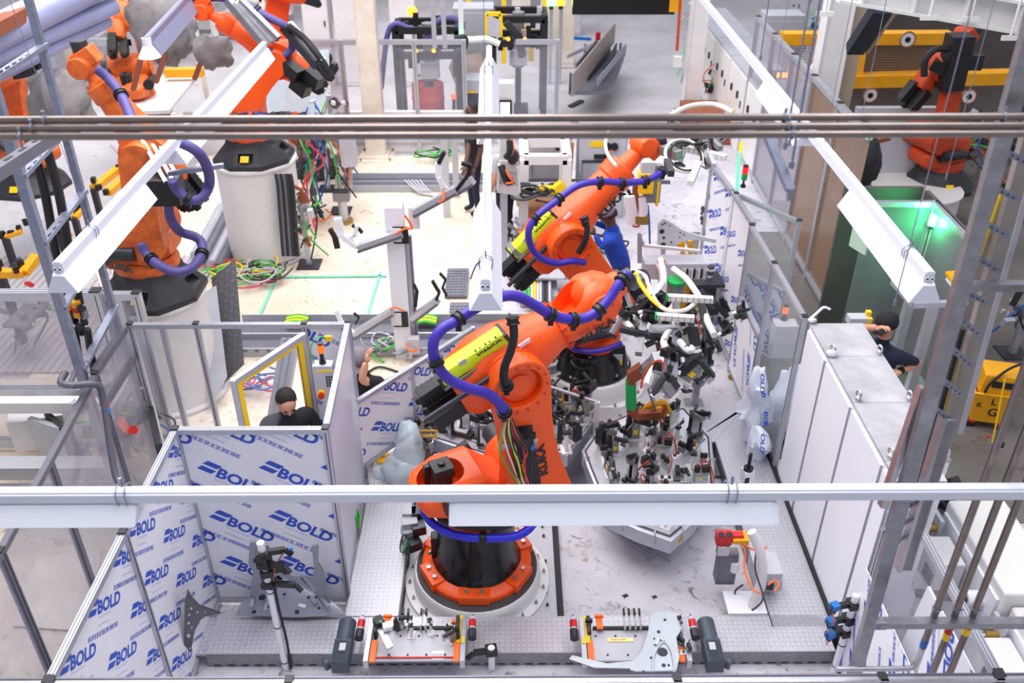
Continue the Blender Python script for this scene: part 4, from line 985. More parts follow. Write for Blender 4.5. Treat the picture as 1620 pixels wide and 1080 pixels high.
# ================================================================ CELL TOOLING
# prototypes of clamp units, local coordinates, z up, jaw towards +x
PRO = {}
def proto(k):
    if k in PRO: return PRO[k]
    b, c, a = M(), M(), M()
    if k == 0:      # upright bracket with a black cylinder and a swing arm
        b.box((0, 0, .012), (.09, .08, .024), 'steel'); b.box((-.01, .018, .10), (.05, .014, .18), 'bright_steel'); b.box((-.01, -.018, .10), (.05, .014, .18), 'bright_steel'); b.box((.0, 0, .2), (.07, .055, .04), 'cast')
        c.cyl((-.035, 0, .05), (-.035, 0, .18), .022, 'black', seg=10); c.box((-.035, 0, .045), (.05, .05, .03), 'dark')
        a.box((.02, 0, .235), (.13, .022, .028), 'black', R=Euler((0, -.45, 0)).to_matrix()); a.cyl((.075, 0, .26), (.075, 0, .22), .01, 'bright_steel', seg=8); a.box((.0, .03, .21), (.03, .012, .05), 'black')
    elif k == 1:    # grey toggle body with yellow label
        b.box((0, 0, .01), (.1, .07, .02), 'white_dusty'); b.box((0, 0, .07), (.06, .05, .11), 'cast'); b.box((0, -.027, .08), (.03, .004, .035), 'yellow')
        c.box((-.045, 0, .10), (.04, .06, .12), 'black'); c.cyl((-.045, 0, .16), (-.045, 0, .21), .018, 'dark', seg=8)
        a.box((.045, 0, .15), (.12, .03, .03), 'dark', R=Euler((0, .3, 0)).to_matrix()); a.box((.1, 0, .11), (.03, .035, .05), 'bright_steel')
    elif k == 2:    # white locating bracket with pin
        b.prism([(-.06, 0), (.05, 0), (.05, .03), (.0, .05), (-.01, .16), (-.05, .16), (-.06, .05)], .018, 'white_dusty', Matrix(((1, 0, 0, 0), (0, 0, -1, .01), (0, 1, 0, 0), (0, 0, 0, 1)))); b.box((-.02, 0, .008), (.1, .07, .016), 'white_dusty')
        c.cyl((-.03, 0, .16), (-.03, 0, .22), .012, 'bright_steel', seg=8); c.box((-.03, 0, .165), (.045, .045, .02), 'dark')
        a.box((.01, 0, .19), (.09, .02, .02), 'black'); a.cyl((.045, 0, .2), (.045, 0, .235), .007, 'bright_steel', seg=6)
    elif k == 3:    # black double clamp on a post
        b.box((0, 0, .09), (.03, .03, .18), 'alu'); b.box((0, 0, .01), (.07, .07, .02), 'dark')
        c.box((0, 0, .19), (.06, .1, .05), 'black'); c.box((.03, .03, .16), (.05, .03, .05), 'black')
        a.box((.05, .02, .22), (.12, .018, .022), 'black', R=Euler((0, .5, .3)).to_matrix()); a.box((.04, -.03, .23), (.11, .018, .022), 'dark', R=Euler((0, -.5, -.2)).to_matrix())
        a.cyl((.09, .03, .18), (.1, .03, .15), .012, 'white_paint', seg=8)
    elif k == 4:    # silver hooded sensor block with cable
        b.box((0, 0, .05), (.09, .06, .09), 'bright_steel'); b.box((0, 0, .1), (.1, .07, .012), 'cast')
        c.tube([(0, .02, .1), (.03, .04, .16), (.07, .02, .13), (.09, -.02, .05), (.08, -.05, .0)], .006, 'orange_deep', seg=6); c.box((-.03, 0, .13), (.03, .03, .05), 'black')
        a.box((.03, -.01, .13), (.05, .03, .05), 'black'); a.box((-.01, -.032, .06), (.02, .004, .02), 'yellow')
    else:           # low rail piece with bolts
        b.box((0, 0, .02), (.16, .05, .04), 'white_dusty'); b.box((.05, 0, .06), (.05, .05, .06), 'cast')
        c.cyl((-.05, 0, .04), (-.05, 0, .055), .012, 'dark', seg=8); c.cyl((.0, 0, .04), (.0, 0, .055), .012, 'dark', seg=8)
        a.box((.05, 0, .11), (.03, .07, .04), 'black')
    PRO[k] = [x.data(n) for x, n in ((b, 'clamp'), (c, 'cylinder'), (a, 'clamp_arm'))]
    return PRO[k]
def add_clamp(parent, k, p, rz=0, sc=1.0, tilt=(0, 0)):
    d = proto(k); X = Matrix.LocRotScale(Vector(p), Euler((tilt[0], tilt[1], rz)), Vector((sc, sc, sc)))
    o = bpy.data.objects.new('clamp', d[0]); COL.objects.link(o); o.parent = parent; o.matrix_local = PM[parent.name].inverted() @ X
    for me, n in ((d[1], 'cylinder'), (d[2], 'clamp_arm')):
        c = bpy.data.objects.new(n, me); COL.objects.link(c); c.parent = o
    return o
def shrink(P, f):
    c = sum(P, Vector())/len(P); return [c+(p-c)*f for p in P]
def inside(p, P):
    r = False; n = len(P)
    for i in range(n):
        a, b = P[i], P[(i+1) % n]
        if (a.y > p.y) != (b.y > p.y) and p.x < (b.x-a.x)*(p.y-a.y)/(b.y-a.y)+a.x: r = not r
    return r
def tray_table(label, px, z, n, seed, kinds, fill='tray_mat', stand=True, dens=None, sc=(1.0, 1.5), avoid=()):
    P = [G(x, y, z) for x, y in px]; c = sum(P, Vector())/len(P)
    t = thing('fixture_table', label, 'fixture', (c.x, c.y, 0))
    m = M(); up = lambda L, dz: [Vector((p.x, p.y, z+dz)) for p in L]
    m.loft([up(shrink(P, .93), -.17), up(P, -.15), up(P, -.005), up(shrink(P, .97), 0), up(shrink(P, .90), 0), up(shrink(P, .89), -.02)], 'alu', cap=True); m.build('tray', t, bevel=.003)
    m = M(); m.loft([up(shrink(P, .885), -.019), up(shrink(P, .885), -.012)], fill); m.build('rubber_top', t, label='dark rubber mat')
    m = M(); m.loft([up(shrink(P, .955), .0), up(shrink(P, .955), .004)], 'tray_mat'); m.loft([up(shrink(P, .925), .003), up(shrink(P, .925), .006)], 'alu'); m.build('edge_strip', t, label='dark anti-slip strip round the rim')
    m = M()
    for i in range(len(P)):
        q = (P[i]+P[(i+1) % len(P)])/2; q = Vector((q.x, q.y, z)); d = (q-Vector((c.x, c.y, z))).normalized(); m.cyl(q+d*.01+Vector((0, 0, -.1)), q+d*.012+Vector((0, 0, .02)), .006, 'bright_steel', seg=6); m.cyl(q+d*.0+Vector((0, 0, .02)), q-d*.05+Vector((0, 0, .03)), .007, 'bright_steel', seg=6)
    m.build('latch', t)
    if stand:
        m = M(); m.box((c.x, c.y, (z-.17)/2), (.5, .5, z-.17), 'alu', rz=.7, taper=1.1); m.box((c.x, c.y, .015), (.95, .95, .03), 'alu', rz=.75)
        for k in range(4):
            a = .75+PI/4+k*PI/2; m.cyl((c.x+math.cos(a)*.55, c.y+math.sin(a)*.55, .03), (c.x+math.cos(a)*.55, c.y+math.sin(a)*.55, .05), .025, 'steel', seg=8)
        m.build('stand', t, bevel=.004)
    rnd = random.Random(seed); S_ = shrink(P, .84); xs = [p.x for p in S_]; ys = [p.y for p in S_]; done = []; tries = 0
    while len(done) < n and tries < 900:
        tries += 1; p = Vector((rnd.uniform(min(xs), max(xs)), rnd.uniform(min(ys), max(ys)), z-.01))
        if not inside(p, S_) or any((p-q).length < (dens or .13) for q in done) or any((p.xy-Vector(a[:2])).length < a[2] for a in avoid): continue
        done.append(p); add_clamp(t, rnd.choice(kinds), p, rnd.choice((0, .785, 1.57, 2.36, 3.9, 4.7, 5.5))+rnd.uniform(-.2, .2), rnd.uniform(*sc))
    m = M()
    for k in range(7):
        p = rnd.choice(done)+Vector((0, 0, .02)); q = rnd.choice(done)+Vector((0, 0, .02))
        if (p-q).length > .45: continue
        m.tube([p, (p+q)/2+Vector((rnd.uniform(-.05, .05), rnd.uniform(-.05, .05), .05)), q], .006, rnd.choice(['orange_deep', 'copper', 'dark']), seg=6)
    if len(m.bm.verts): m.build('cable', t)
    else: m.bm.free()
    return t, done
tray_table('grey fixture tray left of the nearest robot arm, with a white box', [(664, 668), (694, 628), (742, 602), (858, 602), (880, 640), (862, 722), (790, 728), (684, 694)], .5, 18, 11, [0, 1, 3, 3, 4], sc=(1.1, 1.6))
t = [o for o in S.objects if o.name == 'fixture_table'][0]
m = M(); c = G(738, 642, .62); m.box(c, (.22, .16, .22), 'white_dusty', rz=-.4); m.box(c+Vector((.03, -.05, .112)), (.03, .02, .004), 'yellow_deep', rz=-.4); m.build('control_box', t, label='white box with a yellow sticker', bevel=.005)
m = M(); c = G(718, 672, .55); m.box(c, (.34, .18, .02), 'machine_grey', rz=-.35); m.box(c+Vector((.03, -.08, -.03)), (.34, .1, .05), 'black', rz=-.35); m.build('cover_plate', t)
tray_table('grey fixture tray between the two orange robots, with a clear guard behind', [(838, 650), (862, 632), (930, 625), (944, 645), (938, 668), (898, 720), (868, 706), (838, 690)], .5, 16, 5, [0, 1, 2, 3, 4], sc=(1.1, 1.6))
t, dn = tray_table('large fixture table packed with clamps in the centre right of the cell', [(920, 712), (950, 670), (1010, 645), (1085, 642), (1126, 690), (1132, 770), (1100, 824), (1062, 856), (1010, 838), (960, 815), (930, 740)], .5, 46, 8, [0, 1, 1, 2, 2, 2, 3, 4, 4, 5, 5], sc=(.9, 1.5), dens=.14, avoid=((1.13, 6.55, .17),))
m = M(); P = [G(x, y, .0) for x, y in ((1002, 852), (1060, 889), (1104, 842), (1050, 815))]; m.loft([P, [p+Vector((0, 0, .035)) for p in P]], 'alu'); m.loft([[p*.8+sum(P, Vector())/4*.2 for p in P], [p*.8+sum(P, Vector())/4*.2+Vector((0, 0, .33)) for p in P]], 'alu'); m.build('foot_plate', t, bevel=.004)
m = M(); m.box(G(1092, 835, .42), (.02, .4, .05), 'yellow_deep', rz=-.7); m.build('warning_strip', t, label='yellow strip on the skirt')
m = M(); m.tube([G(1020, 648, .75), G(1030, 640, .85), G(1045, 636, .85), G(1052, 640, .8), G(1058, 650, .7)], .035, 'yellow_deep', seg=8); m.box(G(1038, 650, .7), (.2, .1, .12), 'yellow_deep', rz=.2); m.build('hand_tool', label='yellow orange cordless tool lying on the packed fixture table', cat='tool')
# clear guard with yellow written labels
t = thing('guard_plate', 'low clear guard with two yellow handwritten labels by the rear robot', 'guard', G(900, 650, .3))
a, b = G(865, 610, .75), G(945, 636, .75)
m = M(); m.bar(a+Vector((0, 0, -.12)), b+Vector((0, 0, -.12)), .24, .008, 'clear_thin', up=(b-a).cross(Vector((0, 0, 1)))); m.build('pane', t)
m = M(); m.bar(a, b, .03, .02, 'alu'); m.bar(a-Vector((0, 0, .25)), b-Vector((0, 0, .25)), .03, .02, 'alu'); m.bar(b, b-Vector((0, 0, .6)), .05, .03, 'white_dusty'); m.bar(a, a-Vector((0, 0, .6)), .05, .03, 'alu'); m.build('frame', t)
for f, s_ in ((.25, '1700'), (.75, 'PV02')):
    p = a.lerp(b, f)+Vector((0, -.02, -.12)); m = M(); d = (b-a).normalized(); m.bar(p-d*.06, p+d*.06, .004, .09, 'yellow_deep'); put_text(m, s_, p-d*.05+Vector((0, -.006, -.02)), d, Vector((d.y, -d.x, 0)), .035, 'black', .02); m.build('label', t)
# more clamp stands beside the rear robot plinth
def clamp_tower(label, px, py, z, h, n, seed, spread=.22, kinds=(0, 1, 3, 4), name='clamp_stand', scl=(1.2, 1.7), pole='alu', foot='cast', cat='clamp stand'):
    b = G(px, py, z); t = thing(name, label, cat, b)
    m = M(); m.box(b+Vector((0, 0, h/2)), (.07, .07, h), pole); m.box(b+Vector((0, 0, .01)), (.2, .2, .02), foot); m.build('post', t)
    rnd = random.Random(seed)
    for k in range(n): add_clamp(t, rnd.choice(kinds), b+Vector((rnd.uniform(-spread, spread), rnd.uniform(-spread, spread), h*rnd.uniform(.35, 1))), rnd.uniform(0, 6.2), rnd.uniform(*scl), (rnd.uniform(-.5, .5), rnd.uniform(-.5, .5)))
    m = M()
    for k in range(3):
        p = b+Vector((rnd.uniform(-spread, spread), rnd.uniform(-spread, spread), h*rnd.uniform(.5, 1))); m.tube([b+Vector((0, 0, h*.3)), (p+b)/2+Vector((0, 0, h*.7)), p], .008, rnd.choice(['white_cable', 'orange_cable', 'rubber']), seg=6)
    m.build('cable', t)
    return t
clamp_tower('silver and black clamp stand at the left foot of the rear robot', 862, 648, 0, .75, 9, 3)
clamp_tower('clamp stand just left of the rear robot drum with an upright blade', 848, 590, .0, .5, 5, 4)
clamp_tower('clamp cluster on a post at the right edge of the packed table', 1098, 640, 0, .95, 9, 6, .2)
# --------------------------------------------------- big gripper of the nearest robot
g0 = G(1075, 500, 1.75)
t = thing('gripper_tool', 'large jumbled gripper of bars, clamps and white hoses on the nearest robot', 'gripper', (g0.x, g0.y, g0.z-.5))
def gp(px, py, z=1.75): return G(px, py, z)
def perf_bar(m, a, b, w=.055, h=.05, mt='white_dusty', n=None):
    m.bar(a, b, w, h, mt); d = b-a; L = d.length; d.normalize(); n = n or int(L/.05); s = Vector((0, 0, 1)).cross(d).normalized(); u2 = d.cross(s)
    for i in range(n):
        for q in (-.012, .012):
            p = a+d*(L*(i+.5)/n)+u2*q; 
            for sg in (-1, 1): m.cyl(p+s*sg*(w/2-.002), p+s*sg*(w/2+.001), .006, 'dark', seg=6)
            p2 = a+d*(L*(i+.5)/n)+s*q; m.cyl(p2+u2*(h/2-.002)*(1 if u2.z > 0 else -1), p2+u2*(h/2+.001)*(1 if u2.z > 0 else -1), .006, 'dark', seg=6)
for p, q in (((1056, 470), (1128, 474)), ((1038, 500), (1098, 504))):
    m = M(); perf_bar(m, gp(*p, 2.0), gp(*q, 2.0)); m.build('perforated_bar', t, label='white bar full of holes')
    m = M(); a = gp(*p, 2.0); m.box(a, (.015, .06, .055), 'green'); m.build('end_pad', t, label='green end pad')
m = M()
for P, r, c in (([(1003, 428), (1020, 436), (1028, 455), (1040, 480), (1060, 492), (1085, 490), (1100, 478)], .02, 'white_cable'), ([(1006, 432), (1014, 450), (1030, 472), (1050, 488), (1065, 492)], .02, 'yellow'), ([(1000, 430), (1022, 430), (1030, 460), (1044, 484)], .016, 'rubber')):
    m.tube([gp(x, y, 1.95) for x, y in P], r, c, seg=8)
m.build('hose', t, label='white, yellow and black hoses')
m = M()
for P in ([(1045, 410), (1049, 430), (1050, 450)], [(1050, 445), (1040, 460), (1035, 480), (1042, 510)], [(1060, 520), (1050, 540), (1055, 560), (1040, 590)], [(1110, 480), (1120, 510), (1130, 530)], [(965, 495), (985, 505), (1000, 520)], [(1065, 425), (1085, 440), (1100, 460), (1110, 475)], [(1045, 560), (1030, 590), (1022, 610)], [(1075, 540), (1090, 555), (1098, 545)]):
    m.tube([gp(x, y, 1.7) for x, y in P], .032, 'white_dusty', seg=9)
m.build('sleeve', t, label='cables in white fabric sleeves')
m = M()
for a, b, c, w in (((1000, 450), (1012, 470), 'dark_metal', .12), ((1012, 470), (1070, 520), 'cast', .07), ((1030, 520), (1130, 520), 'alu', .06), ((1070, 470), (1066, 600), 'alu_dark', .06), ((1110, 480), (1120, 540), 'black', .06), ((1130, 478), (1150, 500), 'black', .05), ((1020, 500), (1010, 560), 'cast', .06), ((1035, 560), (1060, 620), 'steel', .07), ((980, 520), (1090, 545), 'dark_metal', .05), ((1140, 470), (1152, 492), 'black', .05)):
    m.bar(gp(*a), gp(*b, 1.6), w, w, c)
m.cyl(gp(1000, 448, 1.9), gp(1016, 440, 1.9), .075, 'steel', r2=.06); m.cyl(gp(1016, 440, 1.9), gp(1020, 437, 1.9), .045, 'dark')
m.build('frame', t)
rnd = random.Random(21)
for px, py in ((985, 500), (1000, 515), (1000, 490), (1015, 530), (1030, 545), (1045, 530), (1060, 560), (1075, 580), (1085, 530), (1050, 600), (1100, 510), (1115, 525), (1125, 540), (1140, 510), (1095, 560), (1080, 600), (1030, 505), (950, 515), (965, 530), (1070, 515), (1040, 620), (1065, 625), (1085, 620), (1010, 505), (1055, 580), (1105, 495)):
    add_clamp(t, rnd.choice((0, 1, 3, 3, 4)), gp(px, py, 1.35+rnd.uniform(0, .35)), rnd.uniform(0, 6.2), rnd.uniform(1.1, 1.6), (rnd.uniform(-.8, .8), rnd.uniform(-.8, .8)))
m = M(); c = gp(1070, 446, 1.6); m.cyl(c, c+Vector((0, 0, .03)), .1, 'green', seg=20); m.cyl(c-Vector((0, 0, .12)), c, .09, 'cast', seg=20); m.build('suction_cup', t, label='round green pad')
# copper spot welding yoke with a green patch
t = thing('welding_yoke', 'copper coloured C shaped welding yoke with a green painted patch', 'welding gun', G(1010, 625, .9))
P = [(1013, 578), (993, 592), (991, 640), (992, 655), (1008, 666), (1052, 662), (1048, 652), (1010, 655), (1007, 640), (1006, 605), (1019, 597)]
m = M(); z = 1.05; yk = G(1005, 625, z).y
Q = [D(x, y, yk) for x, y in P]
m.loft([Q, [q+Vector((0, .07, 0)) for q in Q]], 'copper'); m.build('yoke', t, bevel=.004)
Q = [D(x, y, yk-.006) for x, y in [(991, 606), (999, 611), (1004, 610), (1007, 620), (1006, 645), (1003, 650), (991, 648)]]
m = M(); m.loft([Q, [q+Vector((0, .08, 0)) for q in Q]], 'green'); m.build('paint_patch', t, label='green painted patch')
m = M(); m.bar(D(1014, 588, yk+.03), D(1046, 560, yk+.05), .08, .07, 'cast'); m.cyl(D(1050, 655, yk+.03), D(1053, 640, yk+.03), .015, 'copper'); m.bar(D(1020, 600, yk+.08), D(1040, 660, yk+.1), .1, .02, 'steel'); m.build('holder', t)
# --------------------------------------------------- rear robot's tool
g = lambda px, py, z=2.75: G(px, py, z)
t = thing('gripper_tool', 'gripper with a perforated arm and looped hose at the tip of the rear robot', 'gripper', g(1090, 250, 2.5))
m = M(); perf_bar(m, g(1075, 232), g(1148, 250), .07, .06); m.build('perforated_bar', t)
m = M(); perf_bar(m, g(1105, 258), g(1092, 290), .06, .05); m.build('perforated_bar', t)
m = M(); m.ring(g(1082, 246), (.1, -.6, .8), .19, .017, 'white_cable', seg=28); m.ring(g(1082, 246)+Vector((.01, -.02, 0)), (.1, -.6, .8), .165, .012, 'rubber', seg=28); m.build('hose', t, label='looped white and black hoses')
m = M(); m.tube([g(965, 200), g(958, 225), g(962, 245), g(975, 262)], .018, 'white_cable', seg=8); m.tube([g(1060, 183), g(1090, 168), g(1130, 165), g(1160, 178)], .03, 'white_cable', seg=8); m.build('hose', t)
m = M(); m.bar(g(1048, 236), g(1075, 246), .1, .09, 'cast'); m.bar(g(1055, 255), g(1062, 275), .06, .06, 'dark'); m.bar(g(1120, 215), g(1140, 235), .05, .05, 'cast'); m.bar(g(1110, 215), g(1130, 262), .04, .04, 'alu'); m.build('frame', t)
for px, py in ((1062, 232), (1075, 262), (1100, 240), (1120, 262), (1135, 225), (1128, 250), (1095, 222), (1080, 225), (1120, 240)):
    add_clamp(t, rnd.choice((0, 1, 3, 4)), g(px, py, 2.6), rnd.uniform(0, 6), 1.2, (rnd.uniform(-.8, .8), rnd.uniform(-.8, .8)))
# hanging weld gun left of that tool: white bodies, yellow box, copper transformer
t = thing('hanging_weld_gun', 'white and yellow spot welding gun hanging behind the blue worker', 'welding gun', G(1015, 330, 1.2))
g = lambda px, py: D(px, py, 9.6)
m = M(); m.box(g(1024, 268), (.16, .14, .22), 'machine_grey'); m.box(g(1021, 287), (.17, .16, .24), 'yellow'); m.box(g(1021, 310), (.05, .05, .18), 'yellow_deep'); m.box(g(1033, 290), (.18, .08, .45), 'cast'); m.box(g(1040, 305), (.03, .09, .3), 'yellow'); m.build('body', t, bevel=.006)
m = M(); m.tube([g(996, 308), g(999, 330), g(1000, 352)], .07, 'white_paint', seg=10); m.tube([g(1015, 310), g(1017, 335), g(1010, 352)], .06, 'white_paint', seg=10); m.tube([g(993, 300), g(998, 308), g(1006, 305)], .02, 'black'); m.build('sleeve', t)
m = M(); m.box(g(1005, 310), (.07, .07, .4), 'copper'); m.box(g(1014, 346), (.16, .12, .10), 'brass'); m.tube([g(993, 320), g(995, 345), g(1003, 358), g(1012, 357)], .012, 'red_cable'); m.tube([g(1025, 325), g(1027, 350), g(1028, 385)], .012, 'blue'); m.build('transformer', t)

# --------------------------------------------------- objects in the near part of the cell
# grey pressed sheet metal part with two horns
def sheet_part(label, outline, zfun, holes, mt='zinc', th=.006, name='pressed_panel', cat='car body part', shade=None):
    m = M(); P = outline; n = len(P); c = sum(P, Vector())/n
    m.loft([P, [p*.5+c*.5+Vector((0, 0, zfun*.6)) for p in P], [c*.92+p*.08+Vector((0, 0, zfun)) for p in P], [c*.92+p*.08+Vector((0, 0, zfun-th)) for p in P], [p*.5+c*.5+Vector((0, 0, zfun*.6-th)) for p in P], [p+Vector((0, 0, -th)) for p in P]], mt, cap=False)
    for h, r in holes: m.cyl(h, h+Vector((0, 0, .004)), r, 'dark', seg=10)
    return m
t = thing('pressed_body_part', 'large grey pressed body part with two upright horns beneath the BOLD panel', 'car body part', G(460, 970, .2))
O = [(373, 972), (380, 955), (395, 945), (402, 905), (415, 890), (455, 885), (490, 915), (520, 945), (548, 972), (470, 976)]
P = [G(x, y, .28 if y < 960 else .2) for x, y in O]
m = sheet_part('', P, .16, [])
m.mats = ['press_grey']; m.build('shell', t)
for pts in ([(395, 858), (405, 858), (406, 893), (416, 900), (412, 930), (395, 948), (400, 905), (393, 892)], [(493, 864), (504, 862), (503, 890), (512, 905), (520, 945), (528, 968), (505, 948), (492, 920), (497, 900)]):
    yy = G(pts[5][0], 955, .3).y+.04; Q = [D(x, y, yy) for x, y in pts]
    m = M(); m.loft([Q, [q+Vector((.0, .02, 0)) for q in Q]], 'press_grey'); m.build('horn', t, bevel=.002)
m = M()
for px, py, r in ((435, 930, .022), (470, 905, .02), (450, 940, .012), (415, 945, .03), (488, 945, .014), (505, 962, .012), (440, 968, .018), (470, 968, .02), (402, 968, .018), (425, 960, .01), (500, 945, .01), (460, 920, .01)):
    c = G(px, py, .36); m.cyl(c, c+Vector((0, 0, .006)), r, 'black', seg=10)
m.box(G(478, 958, .38), (.06, .03, .01), 'machine_grey', rz=-.3)
for a, b in (((408, 905), (398, 960)), ((455, 892), (500, 955)), ((430, 900), (420, 965)), ((470, 900), (520, 960))): m.bar(G(*a, .36), G(*b, .3), .03, .02, 'press_grey')
m.build('holes', t, label='punched holes and ribs')
# dark bracket part standing near left
t = thing('pressed_bracket', 'dark grey holed bracket plate standing at the left end of the walkway', 'car body part', G(305, 1060, .1))
yb = 4.55
P = [(297, 933), (304, 945), (315, 957), (328, 962), (350, 970), (320, 976), (308, 998), (300, 1040), (296, 1070), (284, 1070), (291, 1030), (292, 955)]
Q = [D(x, y, yb+(x-290)*.006) for x, y in P]; m = M(); m.loft([Q, [q+Vector((-.004, .012, 0)) for q in Q]], 'press_dark'); m.build('plate', t)
m = M()
for px, py, r in ((302, 962, .012), (312, 968, .01), (298, 985, .013), (303, 992, .009), (297, 1005, .02), (300, 1025, .008), (296, 1040, .008), (325, 968, .006), (299, 972, .01)):
    c = D(px, py, yb-.004+(px-290)*.006); m.cyl(c, c+Vector((0, -.003, 0)), r, 'white_dusty', seg=10)
m.build('holes', t, label='pale round holes')
# posts with sensor heads
def sensor_post(label, base, top, arms, r=.028, cable=True, mt='white_paint', heads='black'):
    t = thing('sensor_post', label, 'sensor post', base)
    M().cyl(base, top, r, mt, seg=16).cyl(top, top+Vector((0, 0, .004)), r*.9, 'white_dusty', seg=16).build('pole', t)
    for z, ang, L, tip in arms:
        p = base.lerp(top, z); d = Vector((math.cos(ang), math.sin(ang), 0)); m = M()
        m.box(p, (.09, .09, .055), heads, rz=ang); m.bar(p, p+d*L, .035, .045, heads); m.bar(p+d*L, p+d*(L+.05)+Vector((0, -.02, -.04)), .03, .035, heads)
        m.build('clamp_arm', t, bevel=.003)
        if tip:
            q = p+d*(L+.03); M().box(q+Vector((0, 0, .0)), (.06, .055, .055), tip, rz=ang+.2).cyl(q+Vector((-.028, -.01, .0)), q+Vector((-.034, -.01, .0)), .018, 'dark').build('sensor', t)
    if cable:
        m = M(); n = Vector((r+.012, -.01, 0)); m.tube([base+n, base.lerp(top, .3)+n*1.3, base.lerp(top, .55)+n, base.lerp(top, .82)+n*1.1], .011, 'rubber', seg=8)
        for f in (.12, .4, .66): m.cyl(base.lerp(top, f)-Vector((0, 0, .004)), base.lerp(top, f)+Vector((0, 0, .004)), r+.003, 'rubber', seg=14)
        m.build('cable', t)
    return t
b = G(455, 1068, -.1); yy = b.y; top = D(429, 858, yy)
t = sensor_post('white post with a stack of black clamp arms in front of the pressed body part', b, Vector((b.x, b.y, top.z)), ((.93, .2, .16, None), (.86, -.2, .15, None), (.80, .3, .1, None), (.72, -.1, .2, None), (.9, 2.9, .02, None)))
m = M(); hp = Vector((b.x, b.y, top.z)); m.box(hp+Vector((.2, .02, -.08)), (.03, .02, .02), 'blue'); m.tube([hp+Vector((.15, 0, -.1)), hp+Vector((.08, -.03, -.22)), hp+Vector((.05, -.03, -.35))], .006, 'copper'); m.build('sensor', t)
b = G(778, 1068, -.1); b2 = D(778, 1024, b.y)
sensor_post('short white post with a black arm in the gap between the two front fixtures', b, Vector((b.x, b.y, b2.z)), ((.9, 3.3, .14, None),), cable=False)
b = G(1318, 1066, .0); b2 = D(1303, 942, b.y)
t = sensor_post('white post with three black arms holding blue sensors at lower right', b, Vector((b.x, b.y, b2.z)), ((.90, 3.3, .12, 'blue'), (.72, 3.3, .12, 'blue'), (.56, 3.35, .1, 'blue')), r=.026)
m = M(); a = Vector((b.x-.17, b.y-.03, b2.z-.1)); m.tube([a, a+Vector((.03, -.02, -.12)), a+Vector((.02, 0, -.25)), a+Vector((.04, 0, -.4))], .006, 'orange_cable'); m.build('cable', t, label='orange sensor cable')
b = G(1105, 418, .0); b2 = D(1112, 312, b.y)
t = sensor_post('white sensor post with black head standing by the far right BOLD panel', b, Vector((b.x, b.y, b2.z)), ((.84, 4, .06, None), (.70, 4.2, .06, None)))
b = G(1178, 762, .1); b2 = D(1183, 722, b.y)
t = thing('antenna', 'small white box with a black rubber antenna above the front light', 'antenna', b)
p = G(1182, 752, .5); M().box(p, (.09, .09, .14), 'white_paint', rz=.2).box(p-Vector((.01, .046, .02)), (.05, .004, .07), 'black', rz=.2).build('housing', t, bevel=.004)
M().cyl(p+Vector((0, 0, .07)), p+Vector((0, 0, .10)), .045, 'black').cyl(p+Vector((0, 0, .10)), p+Vector((0, 0, .26)), .016, 'black').build('aerial', t)
M().cyl(p-Vector((0, 0, .5)), p-Vector((0, 0, .07)), .02, 'alu').build('post', t)
# plastic bag wrapped machine
def blob(label, pts, name, mt, cat, seed=1, amp=.16, grp=None):
    m = M()
    for c, r, sc in pts: m.sph(c, r, mt, sc, seg=22)
    bm = m.bm
    for v_ in bm.verts:
        q = v_.co*7+Vector((seed, 0, 0)); d = noise.noise(q)+.6*noise.noise(q*2.3); v_.co += (v_.co-pts[0][0]).normalized()*d*amp*pts[0][1]*1.6
    return m.build(name, label=label, cat=cat, sharp=60, group=grp)
blob('crumpled pale blue plastic bag over a device by the yellow post', [(G(648, 712, .45), .17, (.9, .9, 2.0)), (G(640, 742, .25), .22, (1, .9, .9)), (G(615, 748, .15), .12, (1.5, 1, .6))], 'plastic_bag', 'plastic_wrap', 'plastic bag', 3, .22)
t = thing('guide_post', 'yellow steel post on a square foot by the hazy film panel', 'post', G(606, 724, .15))
b = G(606, 724, .15); M().cyl(b, b+Vector((0, 0, .36)), .022, 'yellow_deep', seg=12).build('pole', t); M().box(b+Vector((0, 0, .01)), (.16, .16, .02), 'yellow_deep', rz=.6).build('foot', t)
m = M(); m.box(b+Vector((-.06, .08, .08)), (.06, .05, .09), 'black'); 
for k in range(5): m.tube([b+Vector((-.3, -.1*k+.2, -.1)), b+Vector((-.2, .04*k, .0)), b+Vector((-.05, .05+.02*k, .06))], .007, ['dark', 'green_cable', 'rubber'][k % 3])
m.build('cable', t)
clamp_tower('brass topped clamp device beside the plastic bag', 677, 745, 0, .5, 4, 17, .07, (1, 5, 4), pole='cast')
M().bar(G(665, 682, .62), G(690, 682, .62), .03, .02, 'brass').bar(G(665, 690, .6), G(690, 690, .6), .03, .02, 'brass').bar(G(666, 680, .6), G(666, 694, .6), .02, .02, 'brass').bar(G(690, 680, .6), G(690, 694, .6), .02, .02, 'brass').build('brass_frame', label='small brass frame on the device by the plastic bag', cat='bracket')
# green cable coil below the light on the left walkway
m = M()
for k in range(7): m.ring(G(570, 826, .2)+Vector((-.03, 0, .02*k)), (1, .2, .1*k), .07, .007, 'green_cable', seg=18)
m.build('cable_coil', label='coil of green cable hanging at the foot of the hazy panel', cat='cable')
